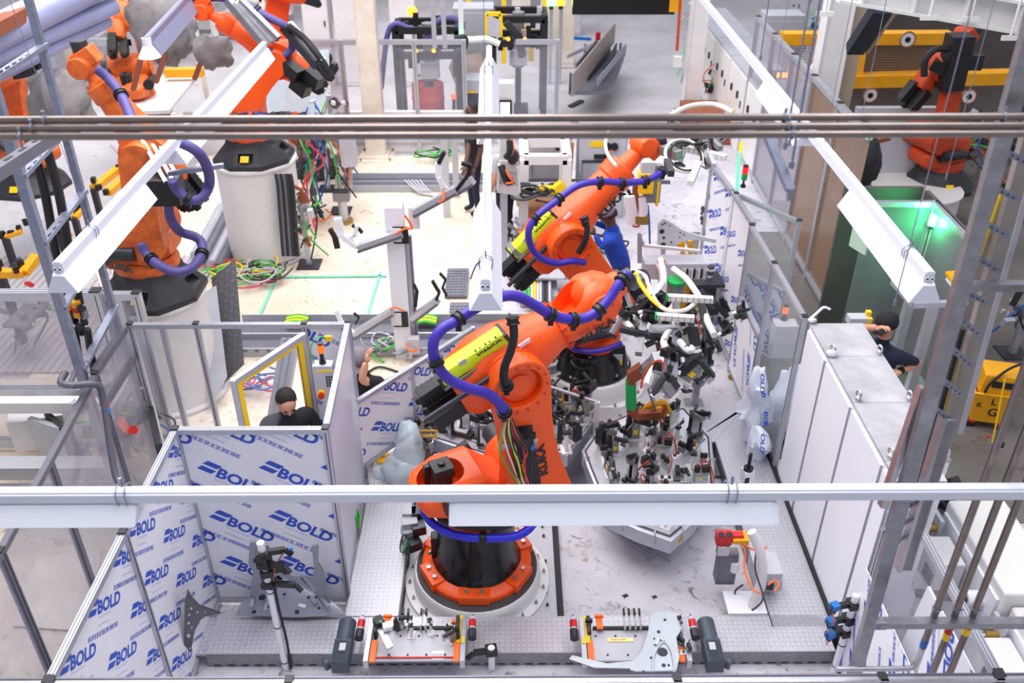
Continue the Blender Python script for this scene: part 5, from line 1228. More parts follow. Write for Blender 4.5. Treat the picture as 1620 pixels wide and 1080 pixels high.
# device with red and gold gripper, right
t = thing('gripper_station', 'red and gold gripper station with orange cables right of the near floor', 'gripper', G(1170, 960, 0))
f = G(1180, 962, .15)
m = M(); m.box(f+Vector((0, .05, .01)), (.32, .24, .02), 'white_paint'); m.tube([f+Vector((.05, 0, 0)), f+Vector((.1, .05, .3)), f+Vector((.06, .1, .55)), f+Vector((-.02, .15, .72))], .04, 'white_dusty', seg=12); m.build('stand', t)
m = M(); c = G(1145, 850, .7); m.box(c, (.13, .08, .10), 'red'); m.cyl(c+Vector((-.03, -.02, .05)), c+Vector((-.03, -.02, .056)), .03, 'black'); m.cyl(c+Vector((.035, -.02, .05)), c+Vector((.035, -.02, .056)), .03, 'black'); m.box(c+Vector((.13, 0, 0)), (.13, .12, .04), 'yellow_deep'); m.box(c+Vector((.11, 0, .03)), (.09, .06, .03), 'red'); m.box(c+Vector((.0, -.03, -.1)), (.1, .06, .1), 'bright_steel'); m.build('gripper_head', t, bevel=.005)
m = M(); c = G(1148, 895, .35); m.box(c, (.16, .12, .32), 'alu_dark'); m.box(c+Vector((.04, -.01, .12)), (.08, .08, .14), 'cast'); m.cyl(c+Vector((.06, -.05, .0)), c+Vector((.06, -.05, .1)), .04, 'white_paint'); m.build('body', t, bevel=.004)
m = M(); c = G(1210, 900, .32); m.box(c, (.22, .26, .16), 'machine_grey'); m.box(c+Vector((.02, -.12, -.06)), (.2, .03, .12), 'machine_grey'); m.box(c+Vector((.02, -.14, -.06)), (.06, .01, .08), 'dark'); m.build('junction_box', t, bevel=.005)
m = M()
for P in ([(1165, 855), (1178, 870), (1178, 900), (1190, 930), (1203, 938)], [(1178, 862), (1200, 872), (1212, 865), (1200, 880)], [(1172, 840), (1195, 850), (1195, 900), (1207, 945), (1190, 965)], [(1225, 935), (1232, 925), (1226, 918), (1215, 925)]):
    m.tube([G(x, y, .55) for x, y in P], .008, 'orange_cable' if P[0][0] != 1172 else 'dark', seg=6)
m.tube([G(1175, 925, .3), G(1163, 935, .2), G(1166, 950, .1), G(1178, 952, .12)], .008, 'dark')
m.build('cable', t, label='orange and black cables')
# --------------------------------------------------- the two front toggle fixtures
def front_fixture(label, x0, x1, mirror, seed):
    """a plate between two side rails, seen in the gap of the walkway; x0,x1 pixels"""
    z = .2; a = G(x0, 1060, z); b = G(x1, 1060, z); yb = G(x0, 985, z).y; w = b.x-a.x; c = Vector(((a.x+b.x)/2, (a.y+yb)/2, z))
    t = thing('clamping_fixture', label, 'fixture', (c.x, c.y, 0))
    m = M(); m.box(c+Vector((0, -.02, .03)), (w*.78, .30, .02), 'machine_grey'); m.build('plate', t, bevel=.003)
    for s in (-1, 1):
        m = M(); m.box(c+Vector((s*w*.46, 0, .04)), (.04, .42, .09), 'alu'); m.box(c+Vector((s*w*.40, .12, .07)), (.03, .16, .10), 'dark'); m.build('side_rail', t, bevel=.003)
        m = M(); m.box(c+Vector((s*w*.40, -.1, .06)), (.045, .2, .02), 'orange_cable'); m.build('rail_cover', t, label='orange strip')
        sx = s*w*.46+s*.07
        m = M(); q = c+Vector((sx, .05, .12)); m.cyl(q, q+Vector((0, .12, 0)), .028, 'machine_grey', seg=14); m.cyl(q+Vector((0, .02, 0)), q+Vector((0, .09, 0)), .030, 'red', seg=14); m.cyl(q-Vector((0, .08, 0)), q, .034, 'dark', seg=14); m.cyl(q+Vector((0, .12, 0)), q+Vector((0, .15, 0)), .01, 'blue', seg=8); m.build('air_spring', t, label='red banded cylinder')
    side = -1 if not mirror else 1
    q = c+Vector((side*(w*.46+.19), -.02, .03))
    m = M(); m.cyl(q+Vector((0, .20, .03)), q+Vector((0, -.04, .03)), .07, 'motor_grey', seg=16); m.box(q+Vector((0, -.12, .03)), (.13, .22, .13), 'motor_grey')
    for k in range(8): m.box(q+Vector((-.05+k*.015, -.13, .10)), (.006, .2, .02), 'motor_grey')
    m.cyl(q+Vector((-side*-.1, -.16, .0)), q+Vector((side*.13, -.18, 0)), .05, 'motor_grey', seg=14); m.box(q+Vector((-side*.01, -.1, .1)), (.05, .07, .03), 'machine_grey'); m.build('gear_motor', t, label='dark grey gear motor', bevel=.006)
    m = M(); q = c+Vector((-side*(w*.46+.03), .1, .09)); m.box(q+Vector((-side*-.06, -.0, -.02)), (.05, .26, .015), 'yellow'); m.box(c+Vector((-side*w*.46, -.02, .09)), (.02, .06, .01), 'yellow'); m.build('warning_plate', t, label='yellow plates')
    m = M(); m.box(c+Vector((0, .13, .045)), (w*.72, .025, .03), 'black'); m.bar(c+Vector((-w*.4, -.15, .05)), c+Vector((w*.4, -.15, .05)), .012, .008, 'red') if not mirror else None
    for k in range(8): m.cyl(c+Vector((-w*.34+k*w*.09, (-.12 if k % 2 else .06), .04)), c+Vector((-w*.34+k*w*.09, (-.12 if k % 2 else .06), .046)), .009, 'dark', seg=8)
    m.build('cross_bar', t)
    m = M()
    for k in ((-.1, .05) if not mirror else (-.04, .04)):
        for dx in (-.02, .02): m.box(c+Vector((k*w*1.2+dx, .17, .1)), (.015, .15, .06), 'bright_steel'); m.box(c+Vector((k*w*1.2+dx, .22, .14)), (.016, .05, .02), 'black')
    m.build('guide_jaws', t)
    m = M(); m.box(c+Vector((-w*.3, .15, .09)), (.05, .12, .02), 'orange_cable'); m.box(c+Vector((-w*.3, .2, .11)), (.07, .02, .02), 'orange_cable'); m.box(c+Vector((w*.36, .13, .12)), (.03, .03, .03), 'orange_cable'); m.build('stop', t, label='orange stop tabs')
    rnd = random.Random(seed)
    for dx, dy in ((-.16, .12), (.14, .08), (.3, .1), (-.05, .08), (.36, -.0)) if not mirror else ((-.4, .1), (.42, .1), (.44, -.02), (.42, -.12)):
        add_clamp(t, rnd.choice((1, 2, 5)), c+Vector((dx*w, dy, .04)), rnd.uniform(0, 6), .8)
    return t, c, w
t, c, w = front_fixture('left front clamping fixture with dark motor on its left', 572, 738, False, 2)
m = M(); q = c+Vector((-w*.26, -.04, .22)); m.bar(q+Vector((-.08, .07, 0)), q+Vector((.03, -.12, -.05)), .05, .03, 'bright_steel'); m.box(q+Vector((.0, .02, .03)), (.07, .06, .04), 'white_paint', rz=.3); m.box(q+Vector((-.07, .06, .03)), (.07, .07, .07), 'black', rz=.6); m.box(q+Vector((-.05, .03, .07)), (.02, .02, .01), 'green'); m.build('swing_head', t)
for dx, dy in ((.22, -.1), (.22, -.15)): M().box(c+Vector((w*dx, dy, .042)), (.09, .025, .006), 'white_paint').build('name_plate', t)
t, c, w = front_fixture('right front clamping fixture with motor on its right, under the silver part', 918, 1098, True, 5)
m = M(); m.box(c+Vector((-w*.12, .02, .045)), (.2, .035, .006), 'label_cream'); put_text(m, 'TKN0104W', c+Vector((-w*.12-.08, .01, .05)), (1, 0, 0), (0, 0, 1), .018, 'red', .01); m.build('name_plate', t, label='cream label with red writing')
# silver stamped car part lying over the right fixture
t = thing('stamped_part', 'bright silver stamped pillar part lying over the right front fixture', 'car body part', G(1040, 1040, .35))
m = M(); Z = .36
O = [(900, 1043), (905, 1037), (960, 1050), (1000, 1046), (1015, 1030), (1025, 1000), (1028, 975), (1035, 968), (1060, 968), (1076, 972), (1082, 990), (1070, 1010), (1075, 1040), (1070, 1062), (1005, 1063), (990, 1058), (940, 1057)]
P = [G(x, y, Z) for x, y in O]; m.loft([P, [p+Vector((0, 0, .012)) for p in P]], 'part_silver'); o = m.build('shell', t, bevel=.004)
m = M(); 
for px, py, r in ((1048, 1031, .04), (1042, 999, .014), (1035, 1010, .008), (1036, 1020, .008), (1052, 980, .012), (1050, 1052, .016), (1058, 1052, .01), (1030, 1040, .01), (995, 1058, .008), (1018, 1062, .01)):
    q = G(px, py, Z+.013); m.cyl(q, q+Vector((0, 0, .002)), r, 'dark', seg=16)
m.build('holes', t, label='punched holes')
m = M(); m.tube([G(x, y, Z+.016) for x, y in ((1032, 1062), (1034, 1040), (1042, 1022), (1052, 1016), (1062, 1030), (1066, 1050), (1066, 1062))], .01, 'part_silver', seg=6); m.tube([G(x, y, Z+.02) for x, y in ((1040, 1020), (1044, 1008), (1050, 1014))], .012, 'part_silver'); m.build('pressed_ribs', t)
# ================================================================ LEFT CELL
cx, cy = G(641, 562, 0).x, G(641, 562, 0).y
ct = D(628, 322, cy).z
def cp(px, py, dy=0): return D(px, py, cy+dy)
t = thing('inspection_column', 'white square column with grey side arms carrying zigzag brackets', 'column', (cx, cy, 0))
m = M(); m.box((cx, cy, ct/2), (.20, .22, ct), 'white_paint'); m.build('column', t, bevel=.006)
m = M(); m.box((cx+.14, cy-.02, ct*.42), (.07, .08, ct*.8), 'alu'); m.box((cx+.16, cy-.065, ct*.42), (.02, .01, ct*.78), 'alu_dark'); m.build('cable_rail', t)
for px, py in ((634, 372), (634, 505)): 
    c = cp(px, py, -.12); m = M(); m.box(c, (.17, .02, .2), 'black'); m.box(c+Vector((-.05, -.015, .01)), (.12, .02, .16), 'white_dusty'); m.build('mount_plate', t)
c = cp(655, 345, -.1); M().box(c, (.12, .02, .26), 'white_paint', rz=.2).box(c+Vector((0, -.012, .03)), (.02, .004, .04), 'green').build('mount_plate', t)
for a, b in (((636, 368), (566, 392)), ((656, 336), (722, 300)), ((722, 302), (748, 285)), ((622, 492), (560, 530)), ((652, 505), (692, 475))):
    m = M(); m.bar(cp(*a, -.15), cp(*b, -.2), .09, .085, 'alu'); m.bar(cp(*a, -.15)+Vector((0, -.048, -.03)), cp(*b, -.2)+Vector((0, -.048, -.03)), .004, .03, 'alu_dark'); m.build('side_arm', t)
m = M()
def zig(m, pts, w, mt): 
    for a, b in zip(pts, pts[1:]): m.bar(a, b, w, w*.7, mt)
zig(m, [cp(706, 312, -.2), cp(702, 296, -.2), cp(694, 280, -.2), cp(694, 258, -.2)], .07, 'white_paint'); zig(m, [cp(566, 390, -.2), cp(548, 378, -.2), cp(540, 370, -.2), cp(534, 345, -.2)], .08, 'white_paint'); zig(m, [cp(545, 378, -.2), cp(562, 372, -.2), cp(565, 355, -.2)], .06, 'white_paint'); zig(m, [cp(560, 528, -.2), cp(540, 510, -.2), cp(532, 490, -.2)], .06, 'white_paint')
m.build('bracket', t, label='white zigzag brackets')
m = M(); zig(m, [cp(522, 362, -.2), cp(530, 375, -.2), cp(534, 392, -.2)], .06, 'black'); zig(m, [cp(557, 356, -.2), cp(568, 362, -.2), cp(573, 368, -.2)], .04, 'black'); zig(m, [cp(684, 444, -.2), cp(691, 456, -.2), cp(695, 462, -.2), cp(688, 480, -.2)], .045, 'black'); zig(m, [cp(696, 432, -.2), cp(705, 442, -.2), cp(700, 455, -.2), cp(707, 468, -.2)], .035, 'black'); zig(m, [cp(694, 258, -.2), cp(700, 246, -.2), cp(703, 240, -.2)], .06, 'black'); zig(m, [cp(722, 300, -.2), cp(738, 280, -.2), cp(745, 262, -.2), cp(730, 258, -.2)], .05, 'black'); zig(m, [cp(655, 450, -.1), cp(660, 460, -.1), cp(657, 485, -.1)], .04, 'black'); zig(m, [cp(560, 495, -.2), cp(568, 502, -.2), cp(562, 512, -.2)], .03, 'black')
m.build('bracket', t, label='black zigzag brackets')
m = M(); m.tube([cp(626, 370, -.2), cp(640, 362, -.25), cp(652, 360, -.2), cp(640, 340, -.2)], .012, 'orange_cable'); m.tube([cp(650, 540, -.2), cp(643, 545, -.25), cp(648, 555, -.3), cp(660, 552, -.25), cp(656, 535, -.2)], .012, 'orange_cable'); m.tube([cp(618, 490, -.2), cp(625, 486, -.2), cp(640, 492, -.2)], .01, 'orange_cable'); m.tube([cp(700, 300, -.2), cp(702, 315, -.3), cp(695, 320, -.25)], .012, 'orange_cable'); m.build('cable', t, label='orange cables')
m = M(); c = cp(655, 545, -.2); m.box(c, (.13, .1, .2), 'machine_grey'); m.build('socket_box', t)
# clamp stands, messy tooling around the middle pedestal
def mess(label, px, py, z0, w, h, n, seed, cols, name='tooling_stand', cat='tooling stand', pole=True):
    b = G(px, py, z0); t = thing(name, label, cat, b); rnd = random.Random(seed)
    m = M()
    if pole: m.box(b+Vector((0, 0, h/2)), (.07, .07, h), 'alu'); m.box(b+Vector((0, 0, .015)), (.32, .32, .03), 'dark')
    m.box(b+Vector((0, 0, h*.6)), (w*.7, w*.4, .05), 'cast', rz=rnd.uniform(0, 3)); m.build('stand', t)
    m = M()
    for k in range(n):
        p = b+Vector((rnd.gauss(0, w*.35), rnd.gauss(0, w*.35), h*rnd.uniform(.3, 1.0))); s = rnd.uniform(.04, .14)
        m.box(p, (s, s*rnd.uniform(.4, 1), s*rnd.uniform(.5, 1.5)), rnd.choice(cols), R=Euler((rnd.uniform(-.7, .7), rnd.uniform(-.7, .7), rnd.uniform(0, 3))).to_matrix()) if k % 3 else m.cyl(p, p+Vector((rnd.uniform(-.12, .12), rnd.uniform(-.1, .1), rnd.uniform(-.12, .12))), s*.3, rnd.choice(cols), seg=8)
    m.build('tooling', t)
    m = M()
    for k in range(max(3, n//4)):
        p = b+Vector((rnd.gauss(0, w*.4), rnd.gauss(0, w*.4), h*rnd.uniform(.5, 1))); q = b+Vector((rnd.gauss(0, w*.6), rnd.gauss(0, w*.5), h*rnd.uniform(0, .5)))
        m.tube([p, (p+q)/2+Vector((rnd.uniform(-.2, .2), rnd.uniform(-.1, .1), .1)), q], .012, rnd.choice(['orange_cable', 'green_cable', 'dark', 'rubber', 'blue']), seg=6)
    m.build('cable', t); return t
mixed = ['cast', 'steel', 'dark', 'white_dusty', 'machine_grey', 'copper', 'dark']
mess('tall tangled tooling stand right of the middle white pedestal, with a red handle', 540, 335, 0, .5, 1.9, 40, 31, mixed+['dark', 'alu'])
mess('slim tooling stand with orange hoses in front of the middle pedestal', 490, 420, 0, .3, 1.1, 20, 33, mixed+['orange_cable', 'white_dusty'])
mess('grey jumbled clamp stand behind the slim one', 520, 300, 0, .5, 1.5, 30, 35, mixed)
t = thing('stand_box', 'grey box head on a small foot on the cream floor, dark on top', 'tooling', G(545, 352, 0)); c = G(545, 352, 0)
M().box(c+Vector((0, 0, .45)), (.25, .16, .14), 'cast').box(c+Vector((0, 0, .53)), (.24, .15, .03), 'dark').build('head', t, bevel=.01); M().cyl(c, c+Vector((0, 0, .4)), .07, 'alu').cyl(c, c+Vector((0, 0, .05)), .14, 'brass').build('foot', t)
# cable heaps
def heap(label, px, py, z, w, n, seed, cols, r=.011, d=.6, h=.12):
    c = G(px, py, z); m = M(); rnd = random.Random(seed)
    for k in range(n):
        o = c+Vector((rnd.uniform(-w, w), rnd.uniform(-w*d, w*d), .02+rnd.random()*h)); rr = rnd.uniform(.3, .9)*w; a0 = rnd.uniform(0, 6); e = rnd.uniform(.5, 1)
        m.tube([o+Vector((math.cos(a0+j)*rr, math.sin(a0+j)*rr*e, .03*math.sin(j*2+k)+.03)) for j in range(rnd.randint(4, 7))], r, rnd.choice(cols), seg=6, sub=5)
    return m.build('cable_heap', label=label, cat='cables')
heap('tangle of green, yellow and black cables by the foot of the left pedestal', 388, 442, .05, .42, 26, 1, ['green_cable', 'green_cable', 'yellow', 'machine_grey', 'dark', 'green', 'red_cable'])
heap('flat coil of grey cable on the floor near the white column', 605, 562, .0, .26, 14, 2, ['grey_paint', 'machine_grey', 'cast', 'green_cable'], .012)
heap('loose green cables lying beside the back column', 690, 255, .03, .3, 9, 3, ['green_cable', 'green', 'dark'], .014)
heap('coloured cables inside the yellow edged doorway', 408, 612, .05, .2, 9, 4, ['red_cable', 'dark', 'green_cable', 'blue', 'dark'], .012)
heap('green and white cables in a heap near the small white clamp stand', 470, 340, .05, .3, 14, 5, ['green_cable', 'dark', 'blue', 'rubber', 'orange_cable'], .014)
m = M()
for k in range(5): m.tube([G(640+k*6, 285, .1), G(655+k*5, 298, .12), G(668+k*4, 306, .05), G(690, 309+k, .04)], .016, 'machine_grey')
m.build('cable_run', label='bundle of grey cables draped over the back channel', cat='cables')
m = M(); m.tube([G(595, 615, .03), G(615, 600, .03), G(640, 590, .03)], .02, 'dark'); m.tube([G(580, 590, .03), G(600, 580, .03), G(630, 588, .03)], .012, 'dark'); m.build('loose_cable', label='black cables lying on the floor behind the low barrier', cat='cables')
# cable tray and cables down the side of the middle pedestal
m = M(); b = Vector((-3.5, 11.95, 0))
for k in range(7): 
    x = 440+k*4; m.tube([D(x-4, 275, 11.45), D(x, 300, 11.4), D(x+6, 380, 11.35), D(x+8, 405, 11.3)], .022, ['dark', 'alu_dark', 'rubber', 'alu_dark', 'dark', 'rubber', 'dark'][k], seg=6)
m.build('cable_tray', label='vertical run of dark cables on the side of the middle pedestal', cat='cables')
m = M(); rnd = random.Random(12)
for k in range(16):
    x = rnd.uniform(460, 505); y = rnd.uniform(190, 225); m.tube([G(x, y, 1.6), G(x+rnd.uniform(5, 30), y+rnd.uniform(10, 50), 1.2), G(x+rnd.uniform(-20, 20), y+rnd.uniform(60, 110), .6), G(x+rnd.uniform(-10, 30), y+rnd.uniform(120, 150), .1)], .016, rnd.choice(['dark', 'rubber', 'green', 'red_cable', 'blue', 'dark', 'white_dusty']), seg=6)
m.build('cable_bundle', label='hanging tangle of black, green and pink cables right of the middle robot', cat='cables')
t = thing('wall_box', 'grey metal box on a post right of the cable tangle', 'box', G(551, 275, 1)); M().box(G(551, 235, 1.3), (.22, .2, .5), 'machine_grey').build('housing', t, bevel=.008); M().box(G(551, 245, .7), (.06, .06, 1.2), 'alu').build('post', t)
# dark checker ramp and ducts behind the left pedestal
m = M(); P = [D(335, 440, 9.2), D(368, 412, 9.4), D(382, 580, 8.6), D(350, 610, 8.4)]; m.loft([P, [p+Vector((.03, .02, .02)) for p in P]], 'checker_dark'); m.build('checker_sheet', label='dark checker plate sheet standing behind the left pedestal', cat='metal sheet')

m = M(); P = [D(312, 470, 8.9), D(335, 455, 9.0), D(352, 600, 8.2), D(330, 640, 8.0)]; m.loft([P, [p+Vector((.05, .02, .02)) for p in P]], 'grey_paint'); m.build('side_sheet', label='grey sheet steel cover beside the left pedestal', cat='metal sheet')
for k, (a, b, c_) in enumerate((((310, 405), (352, 328), 'grey_paint'), ((322, 412), (362, 335), 'alu_dark'), ((335, 420), (370, 350), 'alu'), ((345, 425), (372, 375), 'alu_dark'))):
    m = M(); m.cyl(G(*a, .12), G(*b, .12), .085, c_, seg=12); m.build('duct_pipe', label='grey duct pipe lying on the floor between the pedestals, %s' % ('leftmost of four', 'second from the left', 'third from the left', 'rightmost of four')[k], cat='pipe')
# white doors and boards behind the post rack
for k, (a, b, c_, d_) in enumerate((((160, 400), (182, 398), (205, 455), (196, 470)), ((147, 420), (158, 412), (176, 470), (170, 482)), ((165, 390), (190, 395), (192, 420), (170, 415)))):
    P = [G(*q, .8) for q in (a, b, c_, d_)]; m = M(); m.loft([P, [p+Vector((0, 0, .06)) for p in P]], 'cream' if k < 2 else 'grey_paint'); m.build('board', label=('long cream board leaning behind the post rack', 'narrow cream board left of the long one', 'small grey panel by the pedestal top')[k], cat='board')
# grating floor and yellow tooling at far left
m = M(); m.box((-6.2, 10.3, .01), (4.0, 3.0, .05), 'grate_left'); 
for i in range(40): m.box((-8.1+i*.1, 10.3, .04), (.02, 3.0, .02), 'alu')
struct(m, 'floor_grating_left')

def ytool(label, pts, r, seed, name='yellow_clamp'):
    t = thing(name, label, 'clamp', pts[0]); m = M()
    for a, b in zip(pts, pts[1:]): m.bar(a, b, r, r*.8, 'yellow_deep')
    m.build('body', t, bevel=.006); q = pts[0]; M().box((q.x, q.y, q.z/2), (.08, .08, q.z), 'dark').build('stand', t); m = M(); rnd = random.Random(seed)
    for k in range(6): p = rnd.choice(pts)+Vector((rnd.uniform(-.1, .1), rnd.uniform(-.1, .1), rnd.uniform(0, .12))); m.box(p, (.08, .06, .08), 'black', rz=rnd.uniform(0, 3))
    m.build('cylinder', t)
ytool('yellow steel clamp frame behind the left strip light', [G(148, 298, .8), G(190, 265, .8), G(205, 275, .8), G(170, 305, .8)], .12, 1)
ytool('row of small yellow clamps on the grating, upper', [G(118, 345, .6), G(130, 330, .65), G(136, 320, .7)], .09, 2)
ytool('row of small yellow clamps on the grating, lower', [G(95, 370, .6), G(104, 358, .65), G(110, 372, .6)], .08, 3)
ytool('yellow arm at the left edge above the hazy fence', [G(0, 432, 1.0), G(38, 432, 1.0), G(58, 405, 1.1)], .11, 4)
ytool('yellow bar and black tool on the grating at far left', [G(8, 375, .5), G(35, 366, .55)], .07, 5)
# white table and covered equipment, upper left
t = thing('machine_table', 'white topped table with steel legs behind the left strip light', 'table', G(250, 190, 0))
P = [G(205, 150, 1.3), G(225, 128, 1.3), G(316, 120, 1.3), G(268, 180, 1.3), G(205, 182, 1.3)]; M().loft([P, [p+Vector((0, 0, .06)) for p in P]], 'white_dusty').build('table_top', t)
for q in P: M().box(Vector((q.x*.99, q.y+.02, .65)), (.07, .07, 1.3), 'cream').build('leg', t)
M().bar(G(262, 115, 1.5), G(322, 114, 1.5), .16, .14, 'yellow_deep').build('yellow_beam', label='yellow beam behind the white topped table', cat='beam')
for k, (a, b) in enumerate((((222, 95), (211, 142)), ((262, 85), (247, 130)), ((318, 98), (308, 125)))): M().bar(D(*a, 13.4), D(*b, 13.4), .1, .06, 'rust').build('rusty_strut', label='rusty brown support leg of the grey cover, ' + ('left', 'middle', 'right')[k], cat='support')
blob('large crumpled grey fabric cover over a machine at top left', [(D(252, 38, 13.6), .48, (.9, .7, 1.1)), (D(272, 50, 13.7), .34, (1, .7, 1))], 'fabric_cover', 'cover_grey', 'cover', 5, .2)
blob('small crumpled grey fabric cover left of the orange forearm', [(D(338, 82, 13.0), .28, (1.0, .6, .9))], 'fabric_cover', 'cover_grey', 'cover', 8, .2)
# big pale ducts and brown beam at top left
for k, (a, b, r, c_) in enumerate((((-20, 60), (180, -40), .17, 'duct'), ((-20, 95), (180, 8), .10, 'duct'), ((-20, 125), (170, 32), .08, 'duct'))):
    M().cyl(D(*a, 9.2), D(*b, 10.5), r, c_, seg=16).build('duct', label=('thick', 'medium', 'thin')[k]+' pale blue duct crossing the top left corner', cat='duct')
M().bar(D(-20, 50, 9.0), D(90, -8, 10.0), .16, .12, 'rust').build('beam', label='rusty brown beam in the top left corner', cat='beam')
blob('crumpled grey sheet wrapped round a machine in the upper left rack', [(D(95, 165, 9.6), .36, (.9, .6, 1.0))], 'fabric_cover', 'cover_grey', 'cover', 11, .2)
# post rack (vertical cable ladder) left
t = thing('post_rack', 'tall bluish steel post rack with slotted rungs on the left', 'rack', (-3.42, 6.4, 0))
for y, w in ((6.0, .07), (6.78, .055)): M().box((-3.42, y, 3.0), (w, w*.8, 6.0), 'zinc').build('post', t)
for z, dz in ((3.62, .05), (4.3, 0), (2.55, .12), (1.98, .1), (3.1, .05)):
    m = M(); m.bar((-3.40, 5.98, z-.02), (-3.40, 6.80, z+dz), .06, .03, 'zinc')
    for i in range(7): m.box((-3.385, 6.08+i*.1, z+dz*i/8), (.01, .05, .018), 'dark')
    m.build('rung', t)
m = M()
for x in (70, 92): m.tube([D(x-22, 225, 6.45), D(x, 300, 6.45), D(x+18, 400, 6.45), D(x+34, 480, 6.45)], .035, 'black', seg=10)
for x in (104, 124): m.tube([D(x+14, 520, 6.3), D(x+20, 560, 6.3), D(x+28, 600, 6.3)], .03, 'black', seg=10)
m.build('hose', t, label='thick black hoses tied up the rack')
m = M(); rnd = random.Random(5)
for k in range(14): p = D(122+rnd.uniform(-8, 12), 505+rnd.uniform(-20, 22), 6.4); m.box(p, (.05, .05, .06), rnd.choice(['black', 'steel', 'dark']), rz=rnd.uniform(0, 3))
m.build('hose_fitting', t)
for x, y0 in ((106, 480), (119, 476)):
    a = D(x, y0, 6.4); b = D(x+5, y0+24, 6.4)
    for k, c_ in enumerate(('yellow_deep', 'red', 'yellow_deep')): M().cyl(a.lerp(b, k/3), a.lerp(b, (k+1)/3), .038, c_, seg=12).build('colour_band', t, label='yellow and red hose band')
m = M(); a = D(-30, 290, 4.6); b = D(92, 210, 5.6); m.bar(a, b, .07, .07, 'alu_dark')
for i in range(5): m.bar(a.lerp(b, .12+i*.18)+Vector((0, 0, .037)), a.lerp(b, .2+i*.18)+Vector((0, 0, .037)), .02, .004, 'dark')
m.build('slotted_channel', label='dark slotted channel below the pipes at the left edge', cat='channel')
m = M(); a = G(95, 608, 2.0); m.tube([G(103, 590, 2.0), G(96, 605, 2.0), G(112, 609, 2.0), G(150, 608, 1.95), G(162, 625, 1.8), G(180, 740, 1.3), G(190, 765, 1.2)], .028, 'alu_dark', seg=10); m.tube([G(118, 590, 2.0), G(112, 606, 2.0), G(118, 612, 2.0)], .02, 'alu_dark', seg=8); m.box(G(166, 640, 1.7), (.05, .05, .06), 'red'); m.box(G(168, 650, 1.68), (.05, .05, .05), 'blue')
m.build('bent_conduit', label='bent grey conduit with red and blue bands beside the hazy fence', cat='pipe')
# fixture inside between hazy fence and BOLD cell
t = mess('long dark conveyor fixture with a red knob seen behind the outer left fence', 215, 745, 0, .5, 1.0, 50, 44, ['dark_metal', 'dark', 'alu_dark', 'grey_paint', 'cast', 'dark'], pole=False)
m = M(); m.bar(G(228, 600, 1.0), G(252, 710, .9), .06, .12, 'dark_metal'); m.bar(G(205, 590, 1.1), G(170, 655, 1.1), .12, .12, 'grey_paint'); m.bar(G(215, 640, .8), G(185, 720, .8), .1, .1, 'alu_dark'); m.cyl(G(211, 680, 1.05), G(211, 680, 1.12), .04, 'red'); m.cyl(G(211, 680, 1.0), G(211, 680, 1.05), .03, 'dark')
for k in range(5): m.tube([G(183+k*3, 660, 1.0), G(190+k*3, 674, 1.0), G(200+k*2, 686, 1.0)], .008, 'orange_cable')
m.build('rail', t)
# pale objects in the outer left bay behind the hazy panes
for k, (px, py, z, s, c_, rz) in enumerate(((65, 672, .5, (.5, .3, .35), 'white_dusty', .3), (82, 700, .5, (.4, .05, .5), 'machine_grey', -.4), (105, 705, .5, (.5, .04, .6), 'dark', -.7))):
    M().box(G(px, py, z), s, c_, rz=rz).build('machine_box', label=('white machine box behind the outer left fence', 'tilted pale sheet leaning on the white box', 'dark sheet behind the outer left fence')[k], cat='box')
m = M(); m.box(G(70, 640, .9), (1.3, .12, .12), 'white_dusty'); m.box(G(60, 740, .5), (1.6, .18, .14), 'grey_paint'); m.box(G(60, 775, .5), (1.6, .08, .1), 'alu_dark'); m.build('conveyor_rail', label='pale conveyor rails crossing behind the outer left fence', cat='rail')
m = M(); P = [G(60, 880, .02), G(160, 870, .02), G(150, 1000, .02), G(20, 990, .02)]; m.loft([P, [p+Vector((0, 0, .01)) for p in P]], 'cream'); struct(m, 'floor_outer_patch')
mess('blurred orange and dark machine parts far left behind the hazy pane', 60, 560, 0, .7, .9, 14, 50, ['dark', 'red', 'orange_old', 'grey_paint', 'cast'], pole=False)
# yellow duct/operator box with beacon by the doorway
t = thing('operator_box', 'grey operator box with amber beacon and red stop button by the fence', 'control box', G(515, 660, 1))
c = G(514, 600, 1.55)
m = M(); m.box(c, (.17, .1, .34), 'machine_grey'); m.build('housing', t, bevel=.005); M().box(c+Vector((.02, -.052, .12)), (.13, .004, .02), 'yellow').build('warning_strip', t)
m = M()
for i in range(3):
    for j in range(4): m.box(c+Vector((.03+i*.022, -.053, .06-j*.03)), (.015, .006, .02), 'dark')
m.build('keypad', t)
M().cyl(c+Vector((-.03, -.05, -.11)), c+Vector((-.03, -.075, -.11)), .036, 'yellow').cyl(c+Vector((-.03, -.075, -.11)), c+Vector((-.03, -.11, -.11)), .026, 'red').build('stop_button', t, label='red stop button on a yellow ring')
M().cyl(c+Vector((0, 0, .17)), c+Vector((0, 0, .2)), .03, 'black').cyl(c+Vector((0, 0, .2)), c+Vector((0, 0, .28)), .018, 'black').build('beacon_foot', t); M().cyl(c+Vector((0, 0, .28)), c+Vector((0, 0, .36)), .028, 'amber').cyl(c+Vector((0, 0, .36)), c+Vector((0, 0, .375)), .026, 'black').build('beacon_lamp', t, label='amber beacon lens')
m = M(); m.tube([c+Vector((-.07, 0, .17)), c+Vector((-.09, 0, .3)), c+Vector((-.03, 0, .42)), c+Vector((.05, .02, .42))], .005, 'green_cable'); m.box(c+Vector((.07, .03, .4)), (.06, .02, .05), 'yellow'); m.build('cable', t); M().box((c.x+.03, c.y+.06, c.z-.7), (.05, .05, 1.3), 'alu').build('post', t)
